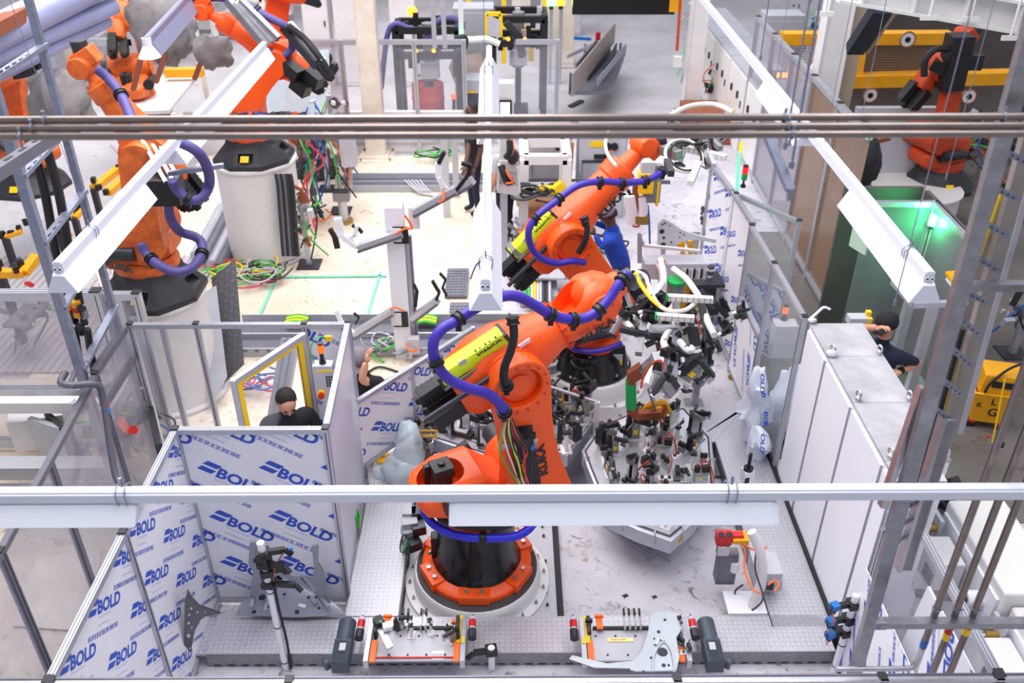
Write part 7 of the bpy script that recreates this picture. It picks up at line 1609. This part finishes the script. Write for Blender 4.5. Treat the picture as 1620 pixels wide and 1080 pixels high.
c = G(1357, 505, 1.35); t = thing('small_device', 'small pale device with yellow knobs behind the enclosure', 'device', c); M().box((c.x, c.y, c.z/2), (.05, .05, c.z), 'alu').build('stand', t); M().box(c, (.2, .12, .08), 'machine_grey').build('housing', t); M().box(c+Vector((.1, .02, .06)), (.05, .05, .05), 'yellow').box(c+Vector((.1, -.05, .02)), (.04, .04, .05), 'yellow').build('knob', t)
# yellow railed mesh fences
def yrail(label, x0, y0, x1, y1, Y, r=.11): M().bar(D(x0, y0, Y), D(x1, y1, Y), r*2, r*1.4, 'yellow_deep').build('guard_rail', label=label, cat='guard rail')
yrail('yellow upper guard rail behind the white right column', 1236, 60, 1503, 59, 15.2, .13); yrail('thick yellow lower guard rail behind the dull orange robot', 1343, 127, 1608, 121, 15.0, .14)
for k, (a, b) in enumerate((((1367, 65), (1358, 120)), ((1503, 58), (1500, 75)), ((1455, 130), (1443, 182)))): M().bar(D(*a, 15.1), D(*b, 15.0), .1, .1, 'yellow_deep').build('guard_post', label='yellow guard post, '+('between the two yellow rails', 'at the right end of the upper rail', 'below the thick rail beside the robot')[k], cat='guard post')
for k, (x0, x1, y0, y1, mt_) in enumerate(((1236, 1500, 66, 118, 'amber_mesh'), (1330, 1606, 134, 215, 'grey_mesh'))):
    P = [D(x0, y0, 15.25), D(x1, y0, 15.25), D(x1, y1, 15.1), D(x0, y1, 15.1)]; M().quad(P, mt_).build('wire_mesh', label=('amber wire mesh between the two yellow rails', 'grey wire mesh under the thick yellow rail')[k], cat='wire mesh')
m = M(); m.box((8.6, 16.4, 1.2), (5.0, .1, 2.4), 'pane_dark'); m.box((6.0, 17.2, .2), (5, 1.5, .4), 'rust'); struct(m, 'wall_panel_right')
rnd = random.Random(5)
for k in range(5): mess('dim machine jumble behind the amber mesh, '+('first', 'second', 'third', 'fourth', 'rightmost')[k]+' from the left', 1262+k*58, 108-k*2, 0, .7, 1.5, 22, 80+k, ['dark', 'rust', 'cast', 'dark_metal', 'tan', 'dark'], pole=False)
for k, (px, py) in enumerate(((1303, 62), (1435, 62), (1376, 150), (1532, 152))):
    c = D(px, py, 14.8); t = thing('round_horn', 'round white horn with a dark centre, '+('on the upper rail left', 'on the upper rail right', 'below the thick rail left', 'below the thick rail right')[k], 'horn', c); M().cyl(c+Vector((0, .1, 0)), c+Vector((0, -.03, 0)), .07, 'white_dusty', r2=.12, seg=20).build('horn', t); M().cyl(c+Vector((0, -.03, 0)), c+Vector((0, -.04, 0)), .045, 'black').build('centre', t); M().ring(c+Vector((0, -.03, 0)), (0, 1, 0), .12, .012, 'rust').build('rim', t)
# dark machine jumble at right
mess('black and chrome tooling heap under the dull orange robot', 1490, 290, 0, .8, 1.3, 70, 90, ['black', 'dark', 'bright_steel', 'rust', 'dark_metal', 'steel'], pole=False); mess('dark tooling behind the right strip light, above the booth', 1400, 315, 0, .7, .7, 50, 91, ['black', 'dark', 'cast', 'dark', 'yellow_deep', 'rust'], pole=False)
mess('dark machine parts right of the right ladder', 1600, 330, 0, .7, 1.1, 40, 92, ['black', 'dark', 'cast', 'dark_metal'], pole=False); mess('grey machine stand with a red pipe at the right edge', 1600, 560, 0, .45, 1.1, 24, 93, ['alu_dark', 'grey_paint', 'dark', 'red', 'machine_grey'])
blob('dark crumpled cover over a machine behind the right strip light', [(D(1350, 250, 11.5), .38, (.9, .8, 1.3))], 'fabric_cover', 'cover_dark', 'cover', 21, .2)
plinth('pale round pedestal in the dark machine area above the booth', D(1465, 240, 12.6).x, 12.6, .75, .7, .62, studs=False, name='robot_pedestal')
M().bar(D(1350, 232, 12), D(1408, 218, 12), .06, .06, 'rust').build('rust_arm', label='rusty arm sticking out of the dark cover', cat='arm')
M().box(D(1400, 250, 13.2), (1.2, .1, 1.6), 'machine_grey').build('grey_board', label='pale grey board behind the dark cover', cat='board')
cabinet('small grey cabinet on legs left of the yellow mesh, upper right', (D(1235, 45, 17).x, 17, 0), (.7, .5, 2.3), 'grey_paint')
t = thing('spray_nozzle', 'small white angled nozzle on the right corridor post', 'nozzle', D(1292, 118, 14)); M().bar(D(1284, 106, 14), D(1294, 116, 14), .16, .12, 'white_dusty').bar(D(1292, 120, 14), D(1302, 110, 14), .12, .1, 'machine_grey').build('housing', t); M().bar(D(1292, 122, 14), D(1296, 128, 14), .05, .05, 'dark').build('tip', t)
c = D(1240, 118, 14.5); t = thing('display_sign', 'small glowing orange display sign upper right', 'display', c)
M().box(c, (.42, .05, .14), 'screen_black').build('housing', t); m = M(); put_text(m, '8 88', c+Vector((-.13, -.03, -.045)), (1, 0, 0), (0, -1, 0), .09, 'amber_lamp', .03); m.build('digits', t, label='glowing orange digits')
M().bar(D(1247, 106, 14.3), D(1265, 122, 14.0), .03, .14, 'yellow').bar(D(1249, 128, 14.2), D(1260, 138, 14.2), .02, .3, 'white_dusty').build('notice', label='yellow edged notice below the orange display', cat='sign')
# white trusses at the top right
def plate_beam(name, label, a, b, h, d, mt='white_dusty'):
    t = thing(name, label, 'beam', a); u = (b-a).normalized(); M().bar(a, b, d, .03, mt).build('flange', t); M().bar(a-Vector((0, 0, h)), b-Vector((0, 0, h)), d, .03, mt).build('flange', t); M().bar(a-Vector((0, 0, h/2)), b-Vector((0, 0, h/2)), .03, h, mt).build('web', t)
    for f in (.1, .33, .56, .8): p = a.lerp(b, f); M().box(p-Vector((0, 0, h/2)), (.02, d*.9, h), mt).build('stiffener', t)
    return t
t = plate_beam('roof_truss', 'big white steel beam crossing the top right corner', D(1330, -50, 10), D(1680, 14, 10), .3, .3)
for k, (px, py) in enumerate(((1345, 22), (1470, 28), (1535, 30), (1598, 60))): p = D(px-40 if k == 0 else px, py, 9.8); M().box(p, (.18, .03, .05), 'white_dusty').cyl(p, p+Vector((0, 0, .5)), .015, 'white_dusty').build('hanger', t)
a = D(1395, 12, 11.5); b = D(1352, 78, 12.2); M().bar(a, b, .22, .16, 'steel_dark').bar(a+Vector((.16, 0, 0)), b+Vector((.16, 0, 0)), .04, .16, 'tan').build('diagonal_brace', label='dark diagonal steel brace beside the white right column', cat='brace')
# tall side ladders (cable ladders) at right
t = thing('cable_ladder', 'tall galvanised cable ladder with two wide rails, right of the capped man', 'ladder', D(1400, 900, 3.45))
Lr = [(1345, 1090, 3.38), (1582, 230, 3.45)]; Rr = [(1500, 690, 3.6), (1632, 200, 3.62)]
a0, a1 = D(*Lr[0]), D(*Lr[1]); b0, b1 = D(*Rr[0]), D(*Rr[1])
M().bar(a0, a1+(a1-a0)*.3, .07, .04, 'steel').build('rail', t); M().bar(b0, b1+(b1-b0)*.4, .065, .04, 'tan_steel').bar(b0+Vector((.07, .03, 0)), b1+(b1-b0)*.4+Vector((.07, .03, 0)), .025, .03, 'alu').build('rail', t)
for k, (x0, y0, x1, y1) in enumerate(((1569, 293, 1602, 315), (1553, 348, 1585, 372), (1541, 402, 1572, 428), (1524, 458, 1553, 478), (1521, 502, 1542, 530), (1509, 550, 1530, 578), (1495, 600, 1514, 625), (1482, 645, 1500, 668), (1585, 235, 1618, 258))):
    a = D(x0-4, y0, 3.5-.003*k); b = D(x1+8, y1, 3.55); m = M(); m.bar(a, b, .022, .025, 'zinc')
    for f in (.2, .4, .6, .8): m.cyl(a.lerp(b, f)+Vector((0, -.014, 0)), a.lerp(b, f)+Vector((0, -.017, 0)), .004, 'dark', seg=6)
    m.build('rung', t)
M().bar(D(1572, 300, 3.66), D(1535, 430, 3.65), .02, .02, 'rubber').bar(D(1523, 520, 3.62), D(1450, 780, 3.55), .02, .02, 'rubber').build('cable', t)
M().bar(D(1586, 300, 3.66), D(1545, 420, 3.65), .01, .01, 'yellow').bar(D(1515, 560, 3.62), D(1484, 680, 3.62), .01, .01, 'yellow').build('cable', t, label='yellow cable inside the ladder')
a = D(1523, 452, 3.47); b = D(1700, 452, 3.47); m = M(); m.bar(a, b, .045, .035, 'steel')
for i in range(4): m.bar(a+Vector((.12+i*.1, -.02, 0)), a+Vector((.18+i*.1, -.02, 0)), .01, .004, 'dark', up=(0, 1, 0))
m.cyl(a+Vector((0, -.03, -.06)), a+Vector((0, -.05, -.06)), .02, 'bright_steel'); m.build('cross_bar', label='slotted cross bar bolted to the right ladder rail', cat='bar')
t = thing('ladder_section', 'slotted short ladder section behind the white enclosure, lower right', 'ladder', D(1430, 820, 3.45))
M().bar(D(1459, 612, 3.52), D(1395, 800, 3.42), .03, .05, 'bright_steel').build('rail', t); m = M(); m.bar(D(1470, 616, 3.54), D(1410, 830, 3.44), .05, .02, 'alu_dark')
for i in range(8): p = D(1470-7*i, 620+25*i, 3.5); m.bar(p+Vector((0, -.02, .015)), p+Vector((-.008, -.02, -.03)), .018, .01, 'white_dusty')
m.build('slotted_rail', t)
for k in range(4): M().bar(D(1424+k*-9, 752+k*28, 3.5), D(1452+k*-9, 770+k*28, 3.5), .03, .03, 'zinc').build('rung', t)
t = thing('rounded_conduit', 'wide rounded steel channel beside the ladder, lower right', 'conduit', D(1480, 760, 3.47)); M().bar(D(1503, 660, 3.52), D(1430, 900, 3.42), .075, .05, 'steel').build('channel', t, bevel=.015); M().bar(D(1492, 658, 3.51), D(1420, 900, 3.41), .02, .06, 'bright_steel').build('lip', t)
M().bar(D(1590, 600, 3.60), D(1570, 700, 3.58), .006, .006, 'yellow').box(D(1582, 702, 3.55), (.03, .03, .03), 'black').box(D(1578, 702, 3.54), (.01, .03, .04), 'yellow').build('strap', label='yellow strap with black buckle near the right edge', cat='strap')
# mop bucket
c = G(1552, 668, 0); t = thing('mop_bucket', 'yellow wheeled mop bucket with black marker writing', 'bucket', c, .0)
T = Matrix.Translation(c) @ Matrix.Rotation(-.25, 4, 'Z')
m = M(T); m.loft([[Vector((x*w, y*d, z)) for x, y in ((-1, -1), (1, -1), (1, 1), (-1, 1))] for z, w, d in ((.1, .16, .13), (.42, .2, .16), (.48, .22, .18), (.485, .19, .15), (.3, .17, .13))], 'yellow_deep', cap=False); m.box((0, 0, .12), (.3, .24, .02), 'yellow_deep'); m.build('tub', t, bevel=.008)
m = M(T); m.loft([[Vector((x*w+o, y*d, z)) for x, y in ((-1, -1), (1, -1), (1, 1), (-1, 1))] for z, w, d, o in ((.46, .17, .14, .0), (.70, .19, .15, .03), (.72, .17, .13, .03))], 'yellow_deep'); m.build('wringer', t, bevel=.008)
M(T).box((.04, -.152, .6), (.22, .02, .07), 'black').build('wringer_slot', t); M(T).tube([(-.12, -.17, .5), (-.1, -.18, .62), (.02, -.14, .78), (.16, -.1, .86), (.26, -.1, .88)], .014, 'black', seg=8).build('handle', t)
for x in (-.14, .14):
    for y in (-.11, .11): M(T).cyl((x, y-.015, .045), (x, y+.015, .045), .045, 'black', seg=14).box((x, y, .09), (.05, .05, .03), 'red').build('castor', t)
m = M(T); put_text(m, 'G', Vector((-.02, -.152, .2)), (1, 0, 0), (0, -1, 0), .1, 'black', .01); put_text(m, 'L', Vector((-.02, -.163, .35)), (1, 0, 0), (0, -1, 0), .08, 'black', .01); put_text(m, 'K', Vector((-.15, -.16, .3)), (1, 0, 0), (0, -1, 0), .06, 'black', .01); m.build('marker_writing', t)
M().sph(G(1563, 690, .02), .02, 'red').build('red_cap', label='tiny red cap on the floor by the mop bucket', cat='cap')
M().cyl(G(1560, 584, .25), G(1660, 582, .25), .06, 'grey_paint').build('pipe', label='grey horizontal pipe behind the mop bucket', cat='pipe')
# machine control cabinets, lower right, with round connectors
def ctrl(label, px0, px1, pyt, z, dpt, seed):
    a, b = G(px0, pyt, z), G(px1, pyt, z); t = thing('control_cabinet', label, 'cabinet', ((a.x+b.x)/2, a.y-dpt/2, 0)); cxx = (a.x+b.x)/2; cy_ = a.y-dpt/2; w = b.x-a.x
    M().box((cxx, cy_, z/2), (w, dpt, z), 'white_dusty').build('body', t, bevel=.02); M().box((a.x-.01, cy_, z*.5), (.02, dpt*.92, z*.85), 'white_paint').build('side_door', t); M().box((b.x-.03, cy_-dpt/2-.005, z*.82), (.05, .02, .03), 'black').build('catch', t)
    x = a.x-.08; M().box((x-.06, cy_+.1, z*.75), (.2, .3, .3), 'white_dusty').build('terminal_box', t, bevel=.01)
    m = M(); m.cyl((x+.06, cy_-dpt*.3, z*.8), (x-.05, cy_-dpt*.3, z*.8), .06, 'white_paint'); m.build('gland', t); M().tube([(x-.05, cy_-dpt*.3, z*.8), (x-.2, cy_-dpt*.3, z*.82), (x-.35, cy_-dpt*.2, z*.76)], .035, 'dark', seg=10).build('cable', t)
    m = M()
    for q in range(6): m.box((x-.165, cy_-.02+q*.025, z*.72), (.01, .012, .12), 'dark')
    m.build('vent', t); m = M(); m.box((x, cy_+dpt*.42, z*.85), (.03, .16, .2), 'machine_grey'); 
    for q in (-.04, .04): m.cyl((x, cy_+dpt*.42+q, z*.85), (x-.1, cy_+dpt*.42+q, z*.85), .03, 'brass'); m.cyl((x-.1, cy_+dpt*.42+q, z*.85), (x-.2, cy_+dpt*.42+q, z*.83), .014, 'machine_grey')
    m.build('connector', t); return t
ctrl('large white control cabinet with cable glands at the lower right', 1500, 1590, 790, 1.25, .95, 1); ctrl('second white control cabinet cut off by the lower right corner', 1600, 1720, 958, 1.15, .8, 2)
c = G(1450, 875, .9); t = mess('brown tinted machinery behind the near right clear fence', 1452, 900, 0, .4, 1.1, 30, 95, ['dark', 'cream', 'cast', 'rust', 'dark_metal', 'clear_dark'], pole=False)
# film sheets on the near right fence
def xsheet(label, y0, y1, z0, z1, x, mt, pr):
    t = thing('film_sheet', label, 'film sheet', (x, (y0+y1)/2, z0)); M().box((x, (y0+y1)/2, (z0+z1)/2), (.006, y1-y0, z1-z0), mt).build('sheet', t)
    pm = bold_mesh(y1-y0, z1-z0, **pr); X = Matrix(((0, 0, -1, x-.005), (-1, 0, 0, y1), (0, 1, 0, z0), (0, 0, 0, 1))); bmesh.ops.transform(pm.bm, matrix=X, verts=pm.bm.verts); pm.build('printed_film', t)
xsheet('BOLD printed film sheet on the lower part of the near right fence', 3.25, 4.6, .12, 1.15, 2.58, 'film', dict(ang=-1.15, sz=.1, dx=.5, dy=.52, ox=.1, oz=.3))
xsheet('second BOLD film sheet behind the front right corner', 3.2, 3.7, 1.15, 1.75, 2.6, 'film', dict(ang=-1.15, sz=.1, dx=.5, dy=.5, ox=.05, oz=.2))
t = thing('film_board', 'white film covered board leaning outside the front right corner', 'board', (2.9, 3.5, 0)); P = [Vector((2.72, 3.15, .3)), Vector((2.72, 4.2, .3)), Vector((2.80, 4.2, 1.4)), Vector((2.80, 3.15, 1.4))]; M().loft([P, [p+Vector((.02, 0, 0)) for p in P]], 'film').build('board', t)
# torn film hanging by the right fence, plastic cover
blob('crumpled white BOLD film bag hanging on the right fence post', [(Vector((2.5, 7.35, .55)), .2, (.55, .8, 2.3)), (Vector((2.52, 7.1, .3)), .15, (.7, .9, 1.2))], 'film_bag', 'bag_blue', 'film', 30, .5)
m = M(); rnd = random.Random(3)
for py in (590, 620, 650, 665, 685): p = XP(1200+rnd.uniform(0, 14), py, 2.34); put_text(m, rnd.choice(['BO', 'OLD', 'BOLD', 'B']), p, (0, -.5, -1), (-1, -.3, 0), .07, 'print_blue', .03)
m.build('printed_letters', S.objects['film_bag'])
blob('pale translucent plastic cover behind the right fence', [(Vector((2.95, 7.5, .5)), .22, (1, 1, 2.2))], 'plastic_cover', 'bag_blue', 'plastic bag', 33, .3)
for k, (yy, x) in enumerate(((6.77, 2.68), (6.24, 2.68))): 
    blob(('scrap of clear foil tied at the far corner of the enclosure top', 'crumpled foil knot on the enclosure top edge')[k], [(Vector((x, yy, 1.93)), .035, (1.2, 1, .7))], 'foil_scrap', 'bag', 'foil', 40+k, .5)
M().tube([Vector((2.66, 6.8, 1.92)), Vector((2.72, 6.82, 1.97)), Vector((2.78, 6.84, 2.02)), Vector((2.84, 6.84, 2.0))], .012, 'white_paint').build('cable_tie', label='white plastic strap sticking up at the enclosure far corner', cat='strap')
c = G(1158, 598, 0); M().cyl(c, c+Vector((0, 0, .02)), .05, 'brass').cyl(c, c+Vector((.02, .02, .9)), .008, 'dark').build('floor_stop', label='brass floor foot at the base of the right film panel', cat='foot')
# ================================================================ PEOPLE
def skin_mesh(verts, radii, edges, sub=2):
    me = bpy.data.meshes.new('s'); me.from_pydata([tuple(v) for v in verts], edges, []); o = bpy.data.objects.new('s', me); COL.objects.link(o)
    md = o.modifiers.new('skin', 'SKIN'); md.use_smooth_shade = True
    for i, r in enumerate(radii): me.skin_vertices[0].data[i].radius = (r, r) if isinstance(r, float) else r
    me.skin_vertices[0].data[0].use_root = True
    s = o.modifiers.new('sub', 'SUBSURF'); s.levels = sub; s.render_levels = sub
    bpy.context.view_layer.update(); dg = bpy.context.evaluated_depsgraph_get(); out = bpy.data.meshes.new_from_object(o.evaluated_get(dg)); bpy.data.objects.remove(o); return out
def person(label, J, face, cl, long_sleeve=False, cap=None, hair='hair_dark', skin='skin', extra=None):
    """J: joints in the world; face: where the head looks; cl: (shirt, trousers)"""
    V = lambda p: Vector(p)
    J = {k: V(p) for k, p in J.items()}; face = V(face).normalized()
    pel = (J['lh']+J['rh'])/2+Vector((0, 0, .05)); che = (J['ls']+J['rs'])/2-Vector((0, 0, .10)); nk = (J['ls']+J['rs'])/2+Vector((0, 0, .04)); hd = J['head']
    names = ['pel', 'belly', 'chest', 'neck', 'jaw', 'crown', 'ls', 'le', 'lw', 'rs', 're', 'rw', 'lh', 'lk', 'la', 'lt', 'rh', 'rk', 'ra', 'rt']
    fx = Vector((face.x, face.y, 0)).normalized()
    P = [pel, (pel+che)/2, che, nk, nk.lerp(hd, .5), hd+Vector((0, 0, .04)), J['ls'], J['le'], J['lw'], J['rs'], J['re'], J['rw'], J['lh'], J['lk'], J['la'], J['la']+fx*.14-Vector((0, 0, .03)), J['rh'], J['rk'], J['ra'], J['ra']+fx*.14-Vector((0, 0, .03))]
    R = [.135, .135, .15, .062, .068, .09, .072, .045, .032, .072, .045, .032, .10, .065, .045, .04, .10, .065, .045, .04]
    E_ = [(0, 1), (1, 2), (2, 3), (3, 4), (4, 5), (2, 6), (6, 7), (7, 8), (2, 9), (9, 10), (10, 11), (0, 12), (12, 13), (13, 14), (14, 15), (0, 16), (16, 17), (17, 18), (18, 19)]
    me = skin_mesh(P, R, E_); t = thing('person', label, 'person', (pel.x, pel.y, 0))
    m = M(); reg = {(0, 1): 0, (1, 2): 0, (2, 3): 0, (3, 4): 2, (4, 5): 2, (2, 6): 0, (6, 7): 3, (7, 8): 4, (2, 9): 0, (9, 10): 3, (10, 11): 4, (0, 12): 1, (12, 13): 1, (13, 14): 1, (14, 15): 5, (0, 16): 1, (16, 17): 1, (17, 18): 1, (18, 19): 5}
    mt = {0: cl[0], 1: cl[1], 2: skin, 4: cl[0] if long_sleeve else skin, 5: 'shoe'}
    VV = [m.v(v.co) for v in me.vertices]
    for f in me.polygons:
        c = f.center; best = None
        for e in E_:
            a, b = P[e[0]], P[e[1]]; tt = max(0, min(1, (c-a).dot(b-a)/max(1e-6, (b-a).length_squared))); d = (c-a.lerp(b, tt)).length/((R[e[0]]+R[e[1]])/2)
            if best is None or d < best[0]: best = (d, e, tt)
        g = reg[best[1]]
        if g == 3: k = cl[0] if (long_sleeve or best[2] < .75) else skin
        else: k = mt[g]
        if best[1] == (0, 1) and best[2] < .12: k = cl[1]
        m.face([VV[i] for i in f.vertices], m.mi(k))
    # face and ears
    sd = face.cross(Vector((0, 0, 1))).normalized(); up = sd.cross(face); 
    m.sph(hd+face*.02, .095, skin, (.82, .95, 1.15), seg=18, R=Matrix((sd, face, up)).transposed())
    m.sph(hd+face*.115-up*.005, .02, skin, (.7, 1, 1.3), seg=8, R=Matrix((sd, face, up)).transposed()); m.sph(hd+face*.10-up*.055, .022, 'lip', (1.2, .4, .35), seg=8, R=Matrix((sd, face, up)).transposed())
    for s in (-1, 1):
        m.sph(hd+sd*s*.083-face*.0, .024, skin, (.4, .8, 1.2), seg=8, R=Matrix((sd, face, up)).transposed()); m.sph(hd+sd*s*.034+face*.102+up*.022, .011, 'black', seg=8); m.bar(hd+sd*(s*.034-.015)+face*.105+up*.042, hd+sd*(s*.034+.015)+face*.105+up*.042, .006, .006, 'hair_dark')
    # hands: palm, four fingers, thumb
    for side, wr, el in (('l', J['lw'], J['le']), ('r', J['rw'], J['re'])):
        d = (wr-el).normalized(); q = d.cross(Vector((0, 0, 1))); q = q.normalized() if q.length > .1 else sd; n = q.cross(d)
        m.sph(wr+d*.045, .042, skin, (.95, 1.15, .45), seg=10, R=Matrix((q, d, n)).transposed())
        for k, L in enumerate((.068, .078, .072, .056)): a = wr+d*.075+q*(.027-.018*k); m.tube([a, a+d*L*.5-n*.004, a+d*L*.8-n*.02, a+d*L*.9-n*.035], lambda u: .0092-.002*u, skin, seg=6, sub=3)
        a = wr+d*.03+q*.035; m.tube([a, a+d*.025+q*.02, a+d*.055+q*.022-n*.01], lambda u: .011-.002*u, skin, seg=6, sub=3)
    m.build('body', t, sharp=80)
    if cap:
        m = M(Matrix.Translation(hd+up*.03) @ Matrix((sd, face, up)).transposed().to_4x4()); m.lathe([(.103, -.01), (.106, .02), (.10, .06), (.075, .095), (.03, .112), (0, .115)], cap, seg=20)
        m.loft([[Vector((.07*math.cos(a), .085+.0+.085*math.sin(a)*k, .0-.012*k)) for a in [PI*i/10 for i in range(11)]] for k in (.0, 1.0)], cap, cap=False) if False else m.sph((0, .115, .0), .075, cap, (1, .95, .12), seg=14); m.build('cap', t)
    m = M(Matrix.Translation(hd-face*.012+up*.012) @ Matrix((sd, face, up)).transposed().to_4x4()); 
    m.sph((0, -.012, .0 if cap else .012), .101, hair, (.9, .95, 1.06 if not cap else .85), seg=16)
    bm = m.bm; X = m.T.inverted(); kill = [v for v in bm.verts if (X @ v.co).y > .035 and (X @ v.co).z < .045 or (X @ v.co).z < -.05]; bmesh.ops.delete(bm, geom=kill, context='VERTS'); m.build('hair', t, sharp=80)
    m = M()
    for q in (che+Vector((0, 0, .13)),): m.ring(q, (0, 0, 1), .062, .013, cl[0], seg=16)
    m.build('collar', t)
    if extra: extra(t, J, face)
    return t
def stand(head, face, lean=(0, 0), sh=.2, feet=None):
    """default standing joints below a head position"""
    f = Vector((face[0], face[1], 0)).normalized(); s = Vector((-f.y, f.x, 0)); h = Vector(head); L = Vector((lean[0], lean[1], 0)); k = h.z/1.62
    n = h-L*.25; J = dict(head=h, ls=n+s*sh+Vector((0, 0, -.24*k)), rs=n-s*sh+Vector((0, 0, -.24*k)))
    b = h-L; J['lh'] = b+s*.09+Vector((0, 0, -.72*k)); J['rh'] = b-s*.09+Vector((0, 0, -.72*k)); z = J['lh'].z
    for q, sg in (('l', 1), ('r', -1)):
        J[q+'k'] = Vector((J[q+'h'].x+f.x*.03, J[q+'h'].y+f.y*.03, z*.52)); J[q+'a'] = Vector((J[q+'h'].x+s.x*sg*.03, J[q+'h'].y+s.y*sg*.03, .09))
        J[q+'e'] = J[q+'s']+s*sg*.05-Vector((0, 0, .29*k)); J[q+'w'] = J[q+'e']+f*.1-Vector((0, 0, .24*k))
    return J
# worker in blue overalls
hd = G(962, 340, 1.60); fc = Vector((-.95, .25, -.35)); J = stand(hd, fc, (-.22, .0)); 
J['rw'] = D(940, 352, hd.y+.05); J['re'] = D(958, 358, hd.y+.12); J['lw'] = D(941, 371, hd.y-.12); J['le'] = D(953, 392, hd.y-.18)
person('person in a blue work jacket and grey cap working behind the rear robot', J, fc, ('blue_cloth', 'jeans'), True, 'cap_grey', skin='skin_dark')
# capped man right
hd = G(1403, 514, 1.66); fc = Vector((-.75, -.6, -.3)); J = stand(hd, fc, (.0, .0), .21)
J['ls'], J['rs'] = J['rs'], J['ls']
for q in 'ka': J['l'+q], J['r'+q] = J['r'+q], J['l'+q]
J['lh'], J['rh'] = J['rh'], J['lh']
a, b = (J['ls'], J['rs']); 
if a.x > b.x: J['ls'], J['rs'] = b, a
J['le'] = D(1364, 519, hd.y-.02); J['lw'] = D(1388, 518, hd.y-.18); J['re'] = D(1454, 574, hd.y+.02); J['rw'] = D(1424, 587, hd.y-.2)
def wt(t, J, f):
    d = (J['rw']-J['re']).normalized(); M().cyl(J['rw']-d*.03, J['rw']-d*.005, .036, 'black').build('wrist_watch', t)
    m = M(); put_text(m, 'alsoxxxx', J['ls'].lerp(J['rs'], .55)+Vector((-.02, -.165, -.16)), (1, 0, -.25), (0, -1, .3), .018, 'white_paint', .01); m.build('chest_print', t)
person('person in a navy polo shirt and black cap, hand on hip, behind the white enclosure', J, fc, ('navy', 'black_cloth'), False, 'black_cloth', extra=wt)
# person lifting the cap behind the hazy panel
hd = G(570, 568, 1.15); fc = Vector((-.2, -.9, -.5)); J = stand(hd+Vector((0, 0, .5)), fc, (0, 0))
for q in J: J[q] = J[q]-Vector((0, 0, .5)) if q[-1] not in 'ka' else Vector((J[q].x-.05, J[q].y-(.3 if q[-1] == 'k' else .0), .42 if q[-1] == 'k' else .09))
a, b = J['ls'], J['rs']
if a.x > b.x: 
    for q in ('s', 'h', 'k', 'a', 'e', 'w'): J['l'+q], J['r'+q] = J['r'+q], J['l'+q]
J['re'] = D(572, 602, hd.y-.2); J['rw'] = D(579, 572, hd.y-.17); J['le'] = D(555, 615, hd.y-.1); J['lw'] = D(550, 620, hd.y-.3)
person('person in a black T-shirt raising a hand to a grey cap by the low barrier', J, fc, ('black_cloth', 'black_cloth'), False, 'cap_grey')
# dark haired person seen through the door pane
hd = Vector(G(453, 634, 1.42)); fc = Vector((.3, -.7, -.7)); J = stand(hd, fc, (.1, -.2)); person('person with dark hair in a dark T-shirt behind the yellow edged door', J, fc, ('black_cloth', 'black_cloth'), False, None)
# persons in the back
b = G(806, 385, 0); hd = Vector((b.x-.05, b.y, 1.66)); fc = Vector((-.6, .5, -.2)); J = stand(hd, fc, (0, 0)); person('person in grey shirt and black trousers standing behind the centre light', J, fc, ('grey_paint', 'black_cloth'), False, 'black_cloth')
b = G(752, 338, 0); hd = Vector((b.x, b.y, 1.68)); fc = Vector((-.8, -.4, -.3)); J = stand(hd, fc, (0, 0)); J['rw'] = D(736, 262, b.y-.35); J['re'] = D(741, 240, b.y-.2); person('person in a black shirt and navy trousers left of the centre light', J, fc, ('black_cloth', 'navy'), False, None, skin='skin_dark')
# ================================================================ GROUPS
GR = {'fence_panel': 'safety fence panels round the welding cell', 'industrial_robot': 'orange industrial robots', 'robot_plinth': 'low round robot plinths', 'robot_pedestal': 'tall round robot pedestals', 'enclosure_cabinet': 'white enclosure cabinets along the right fence', 'control_cabinet': 'control cabinets', 'corridor_panel': 'clear panels along the right corridor', 'booth_panel': 'clear panels of the green lit booth', 'person': 'people at work in the hall', 'tooling_stand': 'jumbled tooling stands', 'clamp_stand': 'clamp stands in the cell', 'fixture_table': 'fixture tables loaded with clamps', 'clamping_fixture': 'front clamping fixtures', 'sensor_post': 'white sensor posts', 'steel_pipe': 'bare steel pipes across the view', 'conduit_pipe': 'vertical conduits at the lower right', 'machine_guard': 'framed machine guards', 'clear_screen': 'clear screens at the back', 'cable_heap': 'heaps of loose cables', 'film_sheet': 'printed film sheets', 'duct_pipe': 'duct pipes between the pedestals', 'round_horn': 'round horns by the mesh fence', 'hanging_rod': 'hanging rods and wires', 'fabric_cover': 'crumpled machine covers', 'metal_strip': 'long metal strips on the trolley', 'leaning_profile': 'aluminium profiles in the doorway', 'profile_post': 'aluminium profile posts at the back', 'duct': 'pale blue ducts at top left', 'yellow_clamp': 'yellow clamps at far left', 'rusty_strut': 'rusty struts under the cover', 'press_frame': 'black press stands', 'guard_rail': 'yellow guard rails', 'guard_post': 'yellow guard posts', 'wire_mesh': 'wire mesh fields', 'warning_beacon': 'orange warning beacons', 'lamp_post': 'gate lamp posts', 'gripper_tool': 'robot gripper tools', 'foil_scrap': 'foil scraps on the enclosure', 'machine_box': 'machine boxes', 'board': 'boards behind the rack'}
for o in S.objects:
    if o.parent is None and 'label' in o and 'group' not in o:
        k = o.name.split('.')[0]
        if k in GR: o['group'] = GR[k]
